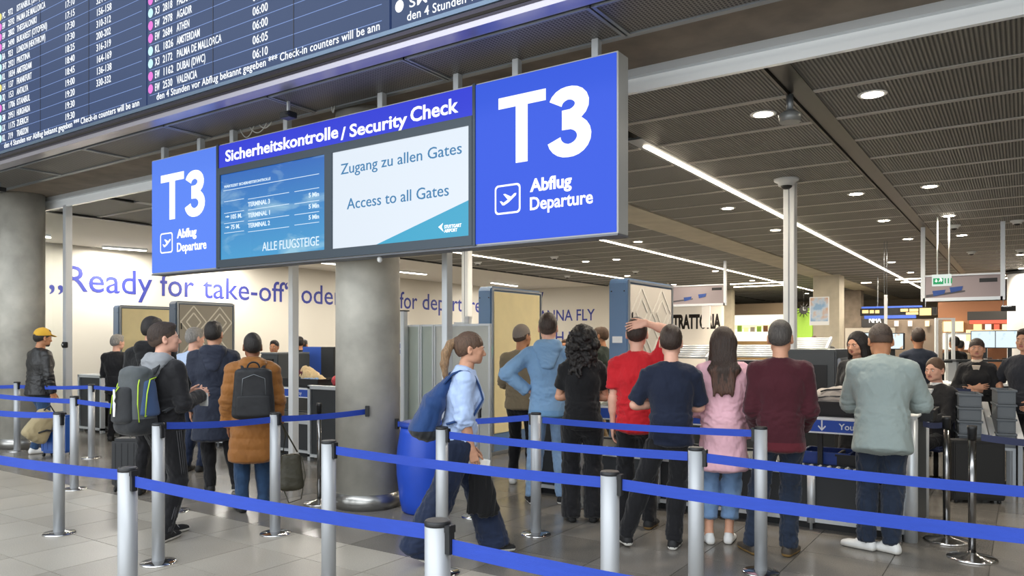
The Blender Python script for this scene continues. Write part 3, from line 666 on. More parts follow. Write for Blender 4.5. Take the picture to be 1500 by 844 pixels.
DIRX = -PI/2
hd = lambda ratio, px: at(px, 654/(ratio-500))
barrier('A', at(187, 3.54), 'silver barrier post at the bottom left, in front of the man with the grey backpack', DIRX)
barrier('B', at(641, 2.5), 'largest silver barrier post, its dark cap low near the bottom middle', DIRX)
barrier('C', at(893.5, 3.44), 'silver barrier post standing before the man in the red t-shirt', DIRX)
barrier('D', at(1019.5, 4.22), 'silver barrier post before the man in the navy t-shirt', DIRX)
barrier('E', at(481.5, 4.51), 'silver barrier post left of the round concrete column, nearer the camera', DIRX)
barrier('F', gnd(232, 825), 'silver barrier post partly covering the man with the grey backpack', DIRX)
barrier('G', gnd(86.5, 782), 'silver barrier post between the round base columns on the left, second from the camera', DIRX)
barrier('H', gnd(403, 782), 'silver barrier post in front of the brown quilted coat', DIRX)
barrier('I', gnd(785, 783), 'silver barrier post before the man in the light blue hoodie', PI/2)
barrier('J', at(647.5, 5.23), 'silver barrier post in front of the walking woman with the blue backpack', DIRX)
barrier('K', gnd(1114.5, 839), 'silver barrier post in front of the man in the maroon sweater', PI/2)
barrier('L', gnd(109, 717), 'silver barrier post right beside the beige backpack of the man in the yellow cap', DIRX)
barrier('M', gnd(134, 671), 'silver barrier post farthest left, beside the glazed entrance', DIRX)
barrier('N', gnd(258, 749), 'silver barrier post half hidden behind the man with the grey backpack', DIRX)
barrier('Q', gnd(25, 661), 'thin looking silver barrier post at the left column behind the yellow cap man', DIRX)
barrier('R1', at(850, 7.3), 'silver barrier post behind the curly haired woman in black', DIRX)
barrier('R2', at(696, 6.9), 'silver barrier post behind the walking woman', DIRX)
for k_, p_, l_ in (('Z1', at(-85, 4.45), 'silver barrier post beyond the left edge holding the broad front belt'), ('Z2', at(-55, 6.6), 'silver barrier post beyond the left edge holding the thigh high belt'), ('Z3', at(-55, 8.6), 'silver barrier post beyond the left edge holding the hip high belt'), ('Z4', at(-60, 11.2), 'silver barrier post beyond the left edge by the far column'),
                   ('Z5', at(1660, 2.33), 'silver barrier post beyond the right edge holding the lower long belt'), ('Z6', at(1660, 3.07), 'silver barrier post beyond the right edge holding the upper long belt'), ('Z7', at(1275, 1.72), 'silver barrier post below the picture holding the nearest belt')): barrier(k_, p_, l_, DIRX)
def belt(a, b, label, za=.955, zb=.955, sag=.012, m=None, w=.05):
    a, b = Vector((a[0], a[1], za)), Vector((b[0], b[1], zb)); d = (b-a); L = d.length; n = 24
    side = Vector((d.y, -d.x, 0)).normalized()*.0012; vs = []
    ph = rnd.random()*6
    for i in range(n+1):
        t = i/n; p = a+d*t; p.z -= sag*4*t*(1-t); tw = math.sin(t*7+ph)*.0025*math.sin(PI*t)
        o = Vector((d.y, -d.x, 0)).normalized()
        for s in (-1, 1):
            for q in (-1, 1): vs.append(p+Vector((0,0,q*w/2))+side*s+o*tw*q-a)
    fs = []
    for i in range(n):
        k = i*4
        for p_, q_ in ((0, 1), (1, 3), (3, 2), (2, 0)): fs.append((k+p_, k+q_, k+4+q_, k+4+p_))
    fs += [(0,2,3,1), (n*4, n*4+1, n*4+3, n*4+2)]
    o = MB().add(vs, fs, 0, False).build('barrier_belt', m or M_BELT, None); o.location = a
    return tag(o, label, 'barrier belt', 'blue retractable barrier belts')
P = POSTS
def trimd(a, b, ra=.06, rb=.046):
    a, b = Vector(a), Vector(b); d = (b-a).normalized(); a2 = a+d*ra; b2 = b-d*rb; return (a2.x, a2.y), (b2.x, b2.y)
def bel(k1, k2, label, **kw):
    a = P[k1] if isinstance(k1, str) else k1; b = P[k2] if isinstance(k2, str) else k2
    a, b = trimd(a, b, .064 if isinstance(k1, str) else 0, .049 if isinstance(k2, str) else 0); return belt(a, b, label, **kw)
offL = at(-60, 4.45)
bel('A', 'B', 'broad blue belt running across the lower left, between the two nearest posts', za=.95, zb=.965)
bel(offL, 'A', 'broad blue belt entering at the left edge and ending at the nearest left post', za=.945, zb=.97)
bel('B', at(1250, 1.76), 'broad blue belt leaving the bottom edge right of the dark capped post', za=.93, zb=.95)
bel('E', 'C', 'blue belt crossing in front of the concrete column and the walking woman', za=.955, zb=.955)
offC = at(1640, 2.36); offD = at(1640, 3.1)
bel('C', offC, 'lower long blue belt crossing the legs of the people at the right', za=.955, zb=.96)
bel('D', offD, 'upper long blue belt crossing the teal jacket man at the thighs', za=.955, zb=.95)
bel('J', 'D', 'blue belt across the thighs of the hoodie man and the woman in black', za=.955, zb=.955)
bel('F', 'H', 'blue belt crossing the brown quilted coat', za=.985, zb=.95)
Hh = P['H']; colc = (-5.317, 5.346)
dv = (Vector(colc)-Vector(Hh)).normalized()
ca = at(538, 7.12); bel('H', ca, 'blue belt ending at the left clip on the round concrete column', za=.95, zb=.94)
cbx = at(577, 7.3); bel(cbx, 'I', 'blue belt running from the right clip of the round column behind the walking woman', za=.80, zb=.965)
bel('I', 'K', 'highest blue belt crossing the row of waiting people at hip height', za=.95, zb=.96)
bel(at(-30, 6.6), 'G', 'blue belt in front of the yellow cap man at thigh height', za=.99, zb=.985)
bel(at(-30, 8.6), 'L', 'blue belt passing in front of the yellow cap man at hip height', za=1.0, zb=.95)
bel('L', 'N', 'blue belt running behind the man with the grey backpack', za=.95, zb=.95)
bel('Q', 'M', 'blue belt in front of the glazed entrance, behind the yellow cap man', za=.94, zb=.97)
bel('M', at(300, 8.9), 'far blue belt behind the queue at the left', za=.97, zb=.97)
bel(at(-40, 11.2), 'Q', 'blue belt at the left edge in front of the far column', za=.94, zb=.94)
for n_, (pxc, D, z) in enumerate(((538, 7.1, .94), (577, 7.3, .80))):
    x, y = at(pxc, D); ang = math.atan2(y-colc[1], x-colc[0]); r = .312
    t = thing('wall_clip', ['black belt clip on the left side of the concrete column', 'black belt clip on the right side of the concrete column'][n_], 'belt clip', (colc[0]+r*math.cos(ang), colc[1]+r*math.sin(ang), z-.045), ang)
    MB().box(0, -.02, 0, .03, .02, .10).build('clip_body', M_BLACK, t, .003); MB().box(.03, -.012, .02, .042, .012, .08).build('clip_tongue', M_BLACK, t)
# polished steel posts with wide round feet
def chrome_post(px, py, H, label, r=.026, R=.165):
    x, y = gnd(px, py); t = thing('steel_post', label, 'barrier post', (x, y, 0), 0, 'polished steel barrier posts')
    mt = mat('dark polished steel', sh('8c8b8a'), .16, 1.0)
    MB().lathe([(r, .03), (r, H-.03)], 28).build('tube', mt, t); MB().lathe([(R, 0), (R, .01), (R*.93, .018), (r*1.5, .04), (r*1.1, .05)], 48).build('base_disc', M_CHROME, t)
    MB().lathe([(r*1.15, H-.10), (r*1.15, H-.03), (r*1.25, H-.025), (r*1.25, H)], 28).build('belt_head', M_BLACK, t)
    return x, y
pR = chrome_post(1386.5, 793, 1.0, 'polished steel post with wide round foot just right of the security lane end')
pS = chrome_post(1424, 819, .98, 'polished steel post with wide round foot nearest the camera at the right')
pO = chrome_post(467.5, 738, .99, 'polished steel post with round foot left of the concrete column', .021, .15)
a, b = trimd(pS, at(1600, 5.0)); belt(a, b, 'dark navy belt leading off the right edge from a steel post', .90, .90, m=M_BELTN, w=.05)
a, b = trimd(pR, at(1352, 6.15), .02, 0); belt(a, b, 'short dark belt between the steel post and the lane end', .93, .93, m=M_BELTN, w=.045)
# ================================================================== PEOPLE: distance fields turned into smooth meshes
class Field:
    """distance field on a grid; primitives only touch the cells near them"""
    def __init__(s, lo, hi, h):
        s.h = h; s.lo = np.array(lo, np.float32); n = np.maximum(4, np.ceil((np.array(hi)-s.lo)/h).astype(int)+1)
        s.n = n; s.phi = np.full(n, 1.0, np.float32)
        s.ax = [s.lo[i]+h*np.arange(n[i], dtype=np.float32) for i in range(3)]
    def win(s, lo, hi):
        a = np.maximum(0, np.floor((np.array(lo)-s.lo)/s.h).astype(int)); b = np.minimum(s.n, np.ceil((np.array(hi)-s.lo)/s.h).astype(int)+1)
        if np.any(b-a < 1): return None
        sl = tuple(slice(a[i], b[i]) for i in range(3))
        X, Y, Z = np.meshgrid(*[s.ax[i][sl[i]] for i in range(3)], indexing='ij'); return sl, X, Y, Z
    def _mix(s, sl, d, k, sub=False):
        p = s.phi[sl]
        if sub:
            h = np.clip(.5-.5*(p+d)/k, 0, 1); s.phi[sl] = p+(-d-p)*h+k*h*(1-h); return
        h = np.clip(.5+.5*(p-d)/k, 0, 1); s.phi[sl] = p+(d-p)*h-k*h*(1-h)
    def seg(s, a, b, ra, rb, k=.02, wide=None, end=1.0, sub=False, p=2.0):
        """tapered limb; ra, rb = (half width, half depth) at both ends or one number; wide = direction of the width"""
        a = np.array(a, np.float32); b = np.array(b, np.float32); d = b-a; L = float(np.linalg.norm(d)) or 1e-5; d = d/L
        ra = (ra, ra) if np.isscalar(ra) else ra; rb = (rb, rb) if np.isscalar(rb) else rb
        R = max(*ra, *rb)+k+3*s.h; w = s.win(np.minimum(a, b)-R, np.maximum(a, b)+R)
        if w is None: return s
        sl, X, Y, Z = w; X = X-a[0]; Y = Y-a[1]; Z = Z-a[2]
        t = X*d[0]+Y*d[1]+Z*d[2]; tc = np.clip(t, 0, L); f = tc/L
        if wide is None: wide = (1, 0, 0) if abs(d[0]) < .9 else (0, 1, 0)
        u = np.array(wide, np.float32); u = u-d*u.dot(d); u /= np.linalg.norm(u); v = np.cross(d, u)
        qu = X*u[0]+Y*u[1]+Z*u[2]; qv = X*v[0]+Y*v[1]+Z*v[2]; qt = (t-tc)
        W = ra[0]+(rb[0]-ra[0])*f; N = ra[1]+(rb[1]-ra[1])*f; M = np.minimum(W, N)*end
        if p == 2.0: q = np.sqrt((qu/W)**2+(qv/N)**2+(qt/M)**2)
        else: q = ((np.abs(qu)/W)**p+(np.abs(qv)/N)**p+(np.abs(qt)/M)**p)**(1/p)
        s._mix(sl, (q-1)*np.minimum(W, N), k, sub); return s
    def ell(s, c, r, k=.01, sub=False, R=None, p=2.0):
        c = np.array(c, np.float32); m = max(r)+k+3*s.h; w = s.win(c-m, c+m)
        if w is None: return s
        sl, X, Y, Z = w; X = X-c[0]; Y = Y-c[1]; Z = Z-c[2]
        if R is not None:
            R = np.array(R, np.float32); X, Y, Z = (R[0][i]*X+R[1][i]*Y+R[2][i]*Z for i in range(3))
        q = ((np.abs(X)/r[0])**p+(np.abs(Y)/r[1])**p+(np.abs(Z)/r[2])**p)**(1/p)
        s._mix(sl, (q-1)*min(r), k, sub); return s
    def cut(s, nrm, off, k=.004):
        """keep the side where nrm.p < off"""
        X, Y, Z = np.meshgrid(*s.ax, indexing='ij'); g = nrm[0]*X+nrm[1]*Y+nrm[2]*Z-off
        h = np.clip(.5-.5*(s.phi-g)/k, 0, 1); s.phi = s.phi+(g-s.phi)*h+k*h*(1-h); return s
    def mesh(s):
        ph = s.phi; S_ = ph < 0; c = np.zeros(np.array(S_.shape)-1, np.uint8)
        for i in (0, 1):
            for j in (0, 1):
                for k in (0, 1): c += S_[i:i+c.shape[0], j:j+c.shape[1], k:k+c.shape[2]]
        idx = np.argwhere((c > 0) & (c < 8))
        if len(idx) == 0: return np.zeros((0, 3)), np.zeros((0, 4), int)
        gid = np.full(c.shape, -1, np.int32); gid[tuple(idx.T)] = np.arange(len(idx))
        acc = np.zeros((len(idx), 3)); cnt = np.zeros(len(idx)); cor = [(i, j, k) for i in (0, 1) for j in (0, 1) for k in (0, 1)]
        val = {q: ph[idx[:, 0]+q[0], idx[:, 1]+q[1], idx[:, 2]+q[2]] for q in cor}
        for q in cor:
            for a in range(3):
                if q[a] == 0:
                    r = list(q); r[a] = 1; r = tuple(r); v0, v1 = val[q], val[r]; m = (v0 < 0) != (v1 < 0)
                    t = np.where(m, v0/np.where(m, v0-v1, 1), 0); p = np.tile(np.array(q, float), (len(idx), 1)); p[:, a] = t
                    acc[m] += p[m]; cnt[m] += 1
        P = (idx+acc/cnt[:, None])*s.h+s.lo; F = []
        for a in range(3):
            b_, c_ = (a+1) % 3, (a+2) % 3
            lo = [slice(None)]*3; hi = [slice(None)]*3; lo[a] = slice(0, -1); hi[a] = slice(1, None); s0, s1 = S_[tuple(lo)], S_[tuple(hi)]
            e = np.argwhere(s0 != s1); e = e[(e[:, b_] > 0) & (e[:, c_] > 0) & (e[:, b_] < S_.shape[b_]-1) & (e[:, c_] < S_.shape[c_]-1)]
            if len(e) == 0: continue
            fl = s0[tuple(e.T)]; q = []
            for db, dc in ((0, 0), (1, 0), (1, 1), (0, 1)):
                g = e.copy(); g[:, b_] -= db; g[:, c_] -= dc; q.append(gid[tuple(g.T)])
            q = np.stack(q, 1); q[fl] = q[fl][:, ::-1]; F.append(q[:, ::-1])
        F = np.concatenate(F); return P, F[(F >= 0).all(1)]
def npmesh(name, P, F, mi=None):
    me = bpy.data.meshes.new(name); me.vertices.add(len(P)); me.vertices.foreach_set('co', np.asarray(P, np.float32).ravel())
    me.loops.add(4*len(F)); me.loops.foreach_set('vertex_index', np.asarray(F, np.int32).ravel()); me.polygons.add(len(F))
    me.polygons.foreach_set('loop_start', np.arange(0, 4*len(F), 4, dtype=np.int32)); me.polygons.foreach_set('use_smooth', np.ones(len(F), bool))
    if mi is not None: me.polygons.foreach_set('material_index', np.asarray(mi, np.int32))
    me.update(calc_edges=True); return me
def vnormals(P, F):
    n = np.cross(P[F[:, 2]]-P[F[:, 0]], P[F[:, 3]]-P[F[:, 1]]); N = np.zeros_like(P)
    for i in range(4): np.add.at(N, F[:, i], n)
    return N/np.maximum(1e-9, np.linalg.norm(N, axis=1))[:, None]
def wav(P, f, seed):
    """cheap smooth noise in -1..1"""
    r = np.random.RandomState(seed); out = 0; a = 1.0; tot = 0
    Q = P*np.array(f)
    for o in range(4):
        d = r.randn(3, 3)*.9; ph = r.rand(3)*6.28
        q = Q*(1.7**o); q = q+.55*np.sin(q[:, [1, 2, 0]]*1.3+ph)
        out = out+a*np.sin(q@d[0]+ph[0])*np.cos(q@d[1]+ph[1]); tot += a*.7; a *= .55
    return np.clip(out/tot, -1.2, 1.2)
def smooth_n(P, F, it=1):
    for _ in range(it):
        A = np.zeros_like(P); C = np.zeros(len(P))
        for i in range(4):
            j = (i+1) % 4; np.add.at(A, F[:, i], P[F[:, j]]); np.add.at(C, F[:, i], 1); np.add.at(A, F[:, j], P[F[:, i]]); np.add.at(C, F[:, j], 1)
        P = P*.5+.5*A/np.maximum(C, 1)[:, None]
    return P
def rot(ax, deg):
    return np.array(Matrix.Rotation(math.radians(deg), 3, ax))
def V(*a): return np.array(a, float)
def unit(v): v = np.array(v, float); return v/np.linalg.norm(v)

def skinm(key, c): return mat('skin '+key, sh(c), .5, var=.05, vscale=25, bump=.05, bscale=300, spec=.35)
SKIN = {'fair': skinm('fair', 'dba891'), 'mid': skinm('mid', 'c9967a'), 'tan': skinm('tan', 'b9825f'), 'brown': skinm('brown', '8a5a40')}
M_LIPS = mat('lips', sh('b06a62'), .45); M_EYE = mat('eye white', sh('e8e4df'), .25); M_IRIS = mat('iris', sh('2e211a'), .2); M_NAIL = mat('nail', sh('e0b7a6'), .35)
def hairm(name, c, st=(60, 60, 6), b=.8): return mat(name, sh(c), .45, var=.45, vscale=3, bump=b, bscale=4, stretch=st, spec=.5)
H_BLK = hairm('black hair', '1b1614'); H_DBR = hairm('dark brown hair', '33241b'); H_BRN = hairm('brown hair', '5a4231'); H_BLO = hairm('dark blond hair', '8d6f50')
H_GRY = hairm('grey hair', '8b8782'); H_SHV = mat('closely shaved hair', sh('4d3d32'), .7, var=.15, vscale=200, bump=.2, bscale=400); H_SHG = mat('grey shaved hair', sh('857a70'), .7, var=.15, vscale=200, bump=.2, bscale=400)
H_CHE = hairm('chestnut hair', '4e3326')
def cloth(name, c, rough=.85, var=.06, vs=5, bump=.25, bs=220, sheen=.15, st=None): return mat(name, sh(c), rough, var=var, vscale=vs, bump=bump, bscale=bs, sheen=sheen, stretch=st, spec=.25)

def hand(f, w, d, n, t, curl, s, spread=1.0, thumb=35, nails=None):
    """palm, four unequal fingers and a thumb. w wrist, d towards the fingers, n palm normal (palm side), t thumb side"""
    d, n, t = unit(d), unit(n), unit(t); q = s
    f.seg(w-d*.01, w+d*.035*q, (.029*q, .021*q), (.036*q, .0165*q), .012, wide=t); f.seg(w+d*.03*q, w+d*.085*q, (.036*q, .0165*q), (.040*q, .0125*q), .008, wide=t, p=2.4)
    cur = curl if hasattr(curl, '__len__') else [curl]*4
    for i, (o, L) in enumerate(((.029, .072), (.0098, .081), (-.0095, .075), (-.0275, .060))):
        c = cur[i]; fd = unit(d+t*o*3.2*spread); p = w+d*.086*q+t*o*q*1.02-n*.001
        ang = c*.5; r = .0083*q*(1 if i < 3 else .88)
        for j, (l, cc) in enumerate(((.42, .6), (.32, 1.0), (.26, .8))):
            a = math.radians(ang); dd = fd*math.cos(a)+n*math.sin(a); e = p+dd*L*l*q
            f.seg(p, e, r*(1-.08*j), r*(.94-.08*j), .0025); p = e; ang += c*cc
            if j == 2 and nails is not None: nails.append((p-dd*.004*q, dd, unit(dd*math.sin(a)*0+(-n*math.cos(a)+fd*math.sin(a))), r))
    a = math.radians(thumb); td = unit(d*math.cos(a)+t*math.sin(a)+n*.35); p = w+d*.022*q+t*.024*q+n*.004
    for l, r0, r1 in ((.042, .0135, .0105), (.032, .0105, .0095), (.026, .0092, .0075)):
        e = p+td*l*q; f.seg(p, e, r0*q, r1*q, .006); p = e; td = unit(td*.9+d*.28+n*.10*(cur[0]/40))

def person(label, loc, rel, H=1.75, sex='m', girth=1.0, lean=0, leanx=0, stance=((-.10, .0), (.10, .0)), toes=(12, -12), arms=None, head=(0, 0), skin='mid',
           top=None, legs=None, shoe=None, hair=None, near=True, seated=False, seat_z=.47, knees=None, extra=None, shoulder=1.0, hip=1.0, group='people waiting at the security check', vox=1.0, beard=None):
    """loc = point on the floor between the feet; rel = 0 back to camera, +90 facing left in the picture"""
    s = H/1.75; g = girth; x0, y0_ = loc
    away = math.atan2(y0_, x0)-PI/2                                   # local +Y points away from the camera
    R0 = thing('person', label, 'person', (x0, y0_, 0), away+math.radians(rel), group)
    fem = sex == 'f'; shw = (.145 if fem else .170)*s*shoulder*(.6+.4*g); hpw = (.098 if fem else .088)*s*hip
    pz = (.93*s if not seated else seat_z+.10); pel = V(0, 0, pz)
    RL = rot('Y', leanx)@rot('X', -lean)
    def up(x, y, z): return pel+RL@V(x, y, z)*s
    waist, chest, neck0, neck1 = up(0, .0, .13), up(0, -.005, .36), up(0, -.02, .545), up(0, .005, .60)
    hj = up(0, .012, .60)                                             # head pivot
    RH = RL@rot('Z', head[0])@rot('X', head[1]) if abs(lean) < 1 else rot('Z', head[0])@rot('X', head[1])@rot('X', -lean*.5)
    shl = [up(-shw/s, -.012, .458), up(shw/s, -.012, .458)]
    hips = [pel+V(-hpw, 0, -.03*s), pel+V(hpw, 0, -.03*s)]
    # legs
    LT, LS = .42*s, .42*s; ank, kne = [], []
    for i in (0, 1):
        a = V(stance[i][0]*s, stance[i][1]*s, (.085+(stance[i][2] if len(stance[i]) > 2 else 0))*s); h = hips[i]; d = a-h; L = np.linalg.norm(d)
        if L > LT+LS-.002: a = h+d/L*(LT+LS-.002); d = a-h; L = LT+LS-.002
        fw = knees[i] if knees else (0, 1, 0); fw = unit(np.array(fw)-unit(d)*np.dot(fw, unit(d))); m = math.sqrt(max(0, LT**2-(L/2)**2))
        ank.append(a); kne.append(h+d/2+fw*m)
    # arms
    UA, FA = .285*s, .25*s; elb, wri, hd = [], [], []
    arms = arms or [dict(), dict()]
    for i, sd in ((0, -1), (1, 1)):
        A = arms[i]; u = unit(A.get('u', (sd*.16, .02, -1))); f_ = unit(A.get('f', (sd*.02, .22, -1)))
        e = shl[i]+u*UA; w = e+f_*FA; elb.append(e); wri.append(w)
        dd = unit(A.get('d', f_)); n = unit(A.get('n', (-sd, .1, 0))); n = unit(n-dd*n.dot(dd)); t = np.cross(dd, n)*sd*-1
        t = np.cross(n, dd)*(1 if sd > 0 else -1) if 't' not in A else unit(A['t'])
        if 't' not in A and t.dot(V(0, 1, .6)) < 0 and A.get('tf', True): t = -t
        hd.append((dd, n, t, A.get('curl', 28)))
    sk = SKIN[skin]; hv = (.0062 if near else .010)*vox
    # ---- one body: torso and legs (coarse, under the clothes), head, arms with hands
    PP, FF, MI = [], [], []; off = 0
    def addm(P, F, mi):
        nonlocal off
        PP.append(P); FF.append(F+off); MI.append(mi if hasattr(mi, '__len__') else np.full(len(F), mi)); off += len(P)
    zmax = max(neck1[2], shl[0][2])+.1
    f = Field((-.5*s, -.5*s, -.0), (.5*s, .55*s, zmax), .017)
    f.seg(pel, waist, (.135*s*hip*g, .09*s*g), (.12*s*g, .085*s*g), .05); f.seg(waist, chest, (.12*s*g, .085*s*g), (.145*s*g, .10*s*g), .05); f.seg(chest, up(0, -.01, .46), (.145*s*g, .1*s*g), (.13*s, .075*s), .05)
    f.seg(up(0, -.01, .47), neck1, .058*s, .052*s, .04)
    for i, sd in ((0, -1), (1, 1)):
        f.seg(up(sd*.03, -.015, .49), shl[i], .042*s, .042*s, .04); f.seg(shl[i], elb[i], .038*s, .034*s, .02)
        f.seg(hips[i], kne[i], .075*s*g, .05*s, .03); f.seg(kne[i], ank[i], .048*s, .034*s, .02)
        tw = -math.radians(toes[i]); td = V(math.sin(tw), math.cos(tw), 0)
        f.seg(ank[i], ank[i]+V(0, 0, -.045*s), .034*s, .034*s, .02); f.seg(ank[i]-td*.02+V(0, 0, -.04*s), ank[i]+td*.12*s+V(0, 0, -.055*s), .03*s, .022*s, .02)
    P, F = f.mesh(); addm(P, F, 0)
    # head in its own frame (origin at the pivot)
    hs = s*(1.0 if not fem else .98)*1.07
    f = Field(V(-.11, -.15, -.13)*hs, V(.11, .15, .235)*hs, hv)
    e_ = lambda c, r, k=.012, **kw: f.ell(V(*c)*hs, V(*r)*hs, k*hs, **kw)
    e_((0, -.012, .128), (.074, .094, .088)); e_((0, .022, .085), (.064, .074, .075), .03); e_((0, .042, .035), (.048, .046, .040), .03)
    e_((0, .076, .006 if not fem else .012), (.018 if fem else .022, .014, .014), .02)
    for sd in (-1, 1):
        e_((sd*.045, .02, .03), (.016, .035, .022), .025); e_((sd*.043, .066, .075), (.016, .014, .014), .02)
        e_((sd*.030, .094, .100), (.017, .012, .011), .008, sub=True); e_((sd*.030, .083, .098), (.0155, .011, .0115), .003)
        e_((sd*.030, .087, .117), (.020, .009, .005), .008)
        Re = rot('Z', -sd*18)@rot('X', 8); e_((sd*.081, -.012, .088), (.0085, .020, .034), .004, R=Re); e_((sd*.088, -.004, .092), (.006, .009, .018), .003, sub=True, R=Re)
        e_((sd*.072, -.002, .064), (.008, .010, .012), .004)
    f.seg(V(0, .088, .108)*hs, V(0, .112, .068)*hs, .0075*hs, .0115*hs, .008*hs); e_((0, .103, .062), (.016, .010, .008), .006)
    for z, w_, r_ in ((.041, .021, .0052), (.032, .018, .0062)): e_((0, .088, z), (w_, .0105, r_), .004)
    e_((0, .090, .0365), (.020, .010, .0016), .003, sub=True)
    nl = RH.T@((neck0-hj)); f.seg(nl*1.05, V(0, -.012, .05)*hs, .056*s*(.9 if fem else 1.02), .050*s*(.9 if fem else 1.02), .02)
    P, F = f.mesh(); Pc = P[F].mean(1)/hs
    lips = (np.abs(Pc[:, 0]) < .022) & (Pc[:, 2] > .026) & (Pc[:, 2] < .047) & (Pc[:, 1] > .090)
    addm(P@RH.T+hj, F, lips.astype(int))
    nails = []
    for i, sd in ((0, -1), (1, 1)):
        dd, n, t, cu = hd[i]; w = wri[i]; e = elb[i]
        pts = np.array([e, w, w+dd*.2*s, w+n*.1*s]); lo = pts.min(0)-.06*s; hi = pts.max(0)+.06*s
        f = Field(lo, hi, .0048 if near else .0075)
        f.seg(e, w, (.037*s, .035*s), (.027*s, .021*s), .02, wide=t); f.seg(e+(w-e)*.12, e+(w-e)*.45, .038*s, .034*s, .03)
        hand(f, w, dd, n, t, cu, s*(1 if not fem else .92), nails=nails if near else None)
        P, F = f.mesh(); addm(P, F, 0)
    o = link('body', npmesh('body', np.concatenate(PP), np.concatenate(FF), np.concatenate(MI)), [sk, M_LIPS], R0)
    if near and nails:
        mb = MB()
        for p, d, u, r in nails:
            t = np.cross(d, u); c = p+u*r*.80
            mb.add([Vector(c+d*a_*r*.9+t*b_*r*.62+u*(.0008-abs(b_)*.0012)) for a_ in (-.6, .8) for b_ in (-1, 0, 1)], [(0, 1, 4, 3), (1, 2, 5, 4)], 0, True)
        mb.build('nails', M_NAIL, o)
    # eyes and brows
    TH = lambda p: RH@(V(*p)*hs)+hj
    for sd in (-1, 1):
        c = TH((sd*.030, .0835, .0985)); mb = MB(); mb.lathe([(.0001, -.0112*hs), (.006*hs, -.0095*hs), (.0100*hs, -.005*hs), (.0112*hs, 0), (.0100*hs, .005*hs), (.006*hs, .0095*hs), (.0001, .0112*hs)], 12)
        eo = mb.build('eye', M_EYE, R0, loc=c)
        d = RH@V(0, 1, 0); Mq = Vector(d).to_track_quat('Z', 'Y').to_matrix().to_4x4()
        MB().lathe([(.0052*hs, .0096*hs), (.0042*hs, .0112*hs), (.0001, .0117*hs)], 12, M=Mq).build('iris', M_IRIS, eo)
    if hair and hair.get('brow', True):
        mb = MB()
        for sd in (-1, 1): mb.tube([TH((sd*.014, .0985, .117)), TH((sd*.030, .0975, .121)), TH((sd*.046, .088, .116))], [.0022*hs, .0030*hs, .0014*hs], 6)
        b0 = mb.build('eyebrows', hair.get('m', H_DBR), R0)
    # ---- hair
    if hair:
        kind = hair['k']; th = hair.get('th', .010); hh = .0075 if near else .010
        ext = {'short': .02, 'buzz': .01, 'fade': .02, 'bald': .01, 'long': .42, 'curly': .34, 'pony': .36, 'bun': .1}[kind]
        lo = V(-.13, -.17-(.06 if ext > .1 else 0), -.06-ext)*hs; hi = V(.13, .14, .26)*hs
        if kind == 'curly': lo = V(-.22, -.25, -.32)*hs; hi = V(.22, .16, .30)*hs
        f = Field(lo, hi, hh); e_ = lambda c, r, k=.012, **kw: f.ell(V(*c)*hs, V(*r)*hs, k*hs, **kw)
        e_((0, -.014, .132), (.075+th*.6, .096+th, .088+th)); e_((0, -.03, .09), (.068+th*.5, .075+th, .07), .02)
        # hair line: high in front, low at the nape
        f.cut((0, .62, -1), (-.084 if kind in ('short', 'fade', 'buzz', 'bald') else -.073)*hs, .006)
        f.cut((0, 1, 0), .075*hs, .008) if kind in ('short', 'buzz', 'fade', 'bald') else None
        if kind == 'bald': f.ell(V(0, .03, .21)*hs, V(.055, .08, .05)*hs, .01, sub=True)
        if kind in ('short', 'fade'): f.ell(V(0, .045, .19)*hs, V(.052, .045, .030)*hs, .02)
        if kind in ('short', 'buzz', 'fade', 'bald', 'pony', 'bun'):
            for sd in (-1, 1): f.ell(V(sd*.086, -.006, .082)*hs, V(.018, .022, .034)*hs, .006, sub=True)
        if kind == 'long':
            e_((0, -.03, .12), (.092, .100, .105), .03)
            for sd in (-1, 1): f.seg(V(sd*.068, -.01, .10)*hs, V(sd*.085, -.01, -.10)*hs, (.030*hs, .055*hs), (.028*hs, .045*hs), .03)
            f.seg(V(0, -.075, .12)*hs, V(0, -.135, -.10)*hs, (.085*hs, .045*hs), (.10*hs, .040*hs), .04)
            f.seg(V(0, -.135, -.10)*hs, V(0, -.180, -hair.get('len', .28))*hs, (.105*hs, .042*hs), (.055*hs, .018*hs), .04)
            for q_ in (-.07, -.02, .05): f.seg(V(q_, -.15, -.12)*hs, V(q_*1.1, -.185, -hair.get('len', .28)-.03)*hs, .028*hs, .010*hs, .02)
            f.ell(V(0, .10, .06)*hs, V(.058, .08, .105)*hs, .015, sub=True)
        if kind == 'curly':
            rr = random.Random(5); e_((0, -.03, .10), (.115, .115, .125), .02); e_((0, -.06, -.04), (.125, .085, .12), .03)
            for _ in range(190):
                a, b = rr.random()*2*PI, rr.uniform(-1.1, 1.45)
                p = V(math.cos(a)*math.cos(b)*.128, math.sin(a)*math.cos(b)*.12-.045, .03+math.sin(b)*.17)
                if p[1] > .055 and p[2] < .15: continue
                q = rr.uniform(.016, .030); f.ell(p*hs, V(q, q, q*1.1)*hs, .004)
            for _ in range(26):
                a = rr.uniform(PI*.95, PI*2.05); p = V(math.cos(a)*.12, math.sin(a)*.10-.03, rr.uniform(-.10, .02)); pp = p
                for k_ in range(5):
                    q_ = pp+V(rr.uniform(-.02, .02), rr.uniform(-.02, .02), -.028); f.seg(pp*hs, q_*hs, .011*hs, .009*hs, .003); pp = q_
            f.ell(V(0, .11, .05)*hs, V(.06, .07, .10)*hs, .01, sub=True)
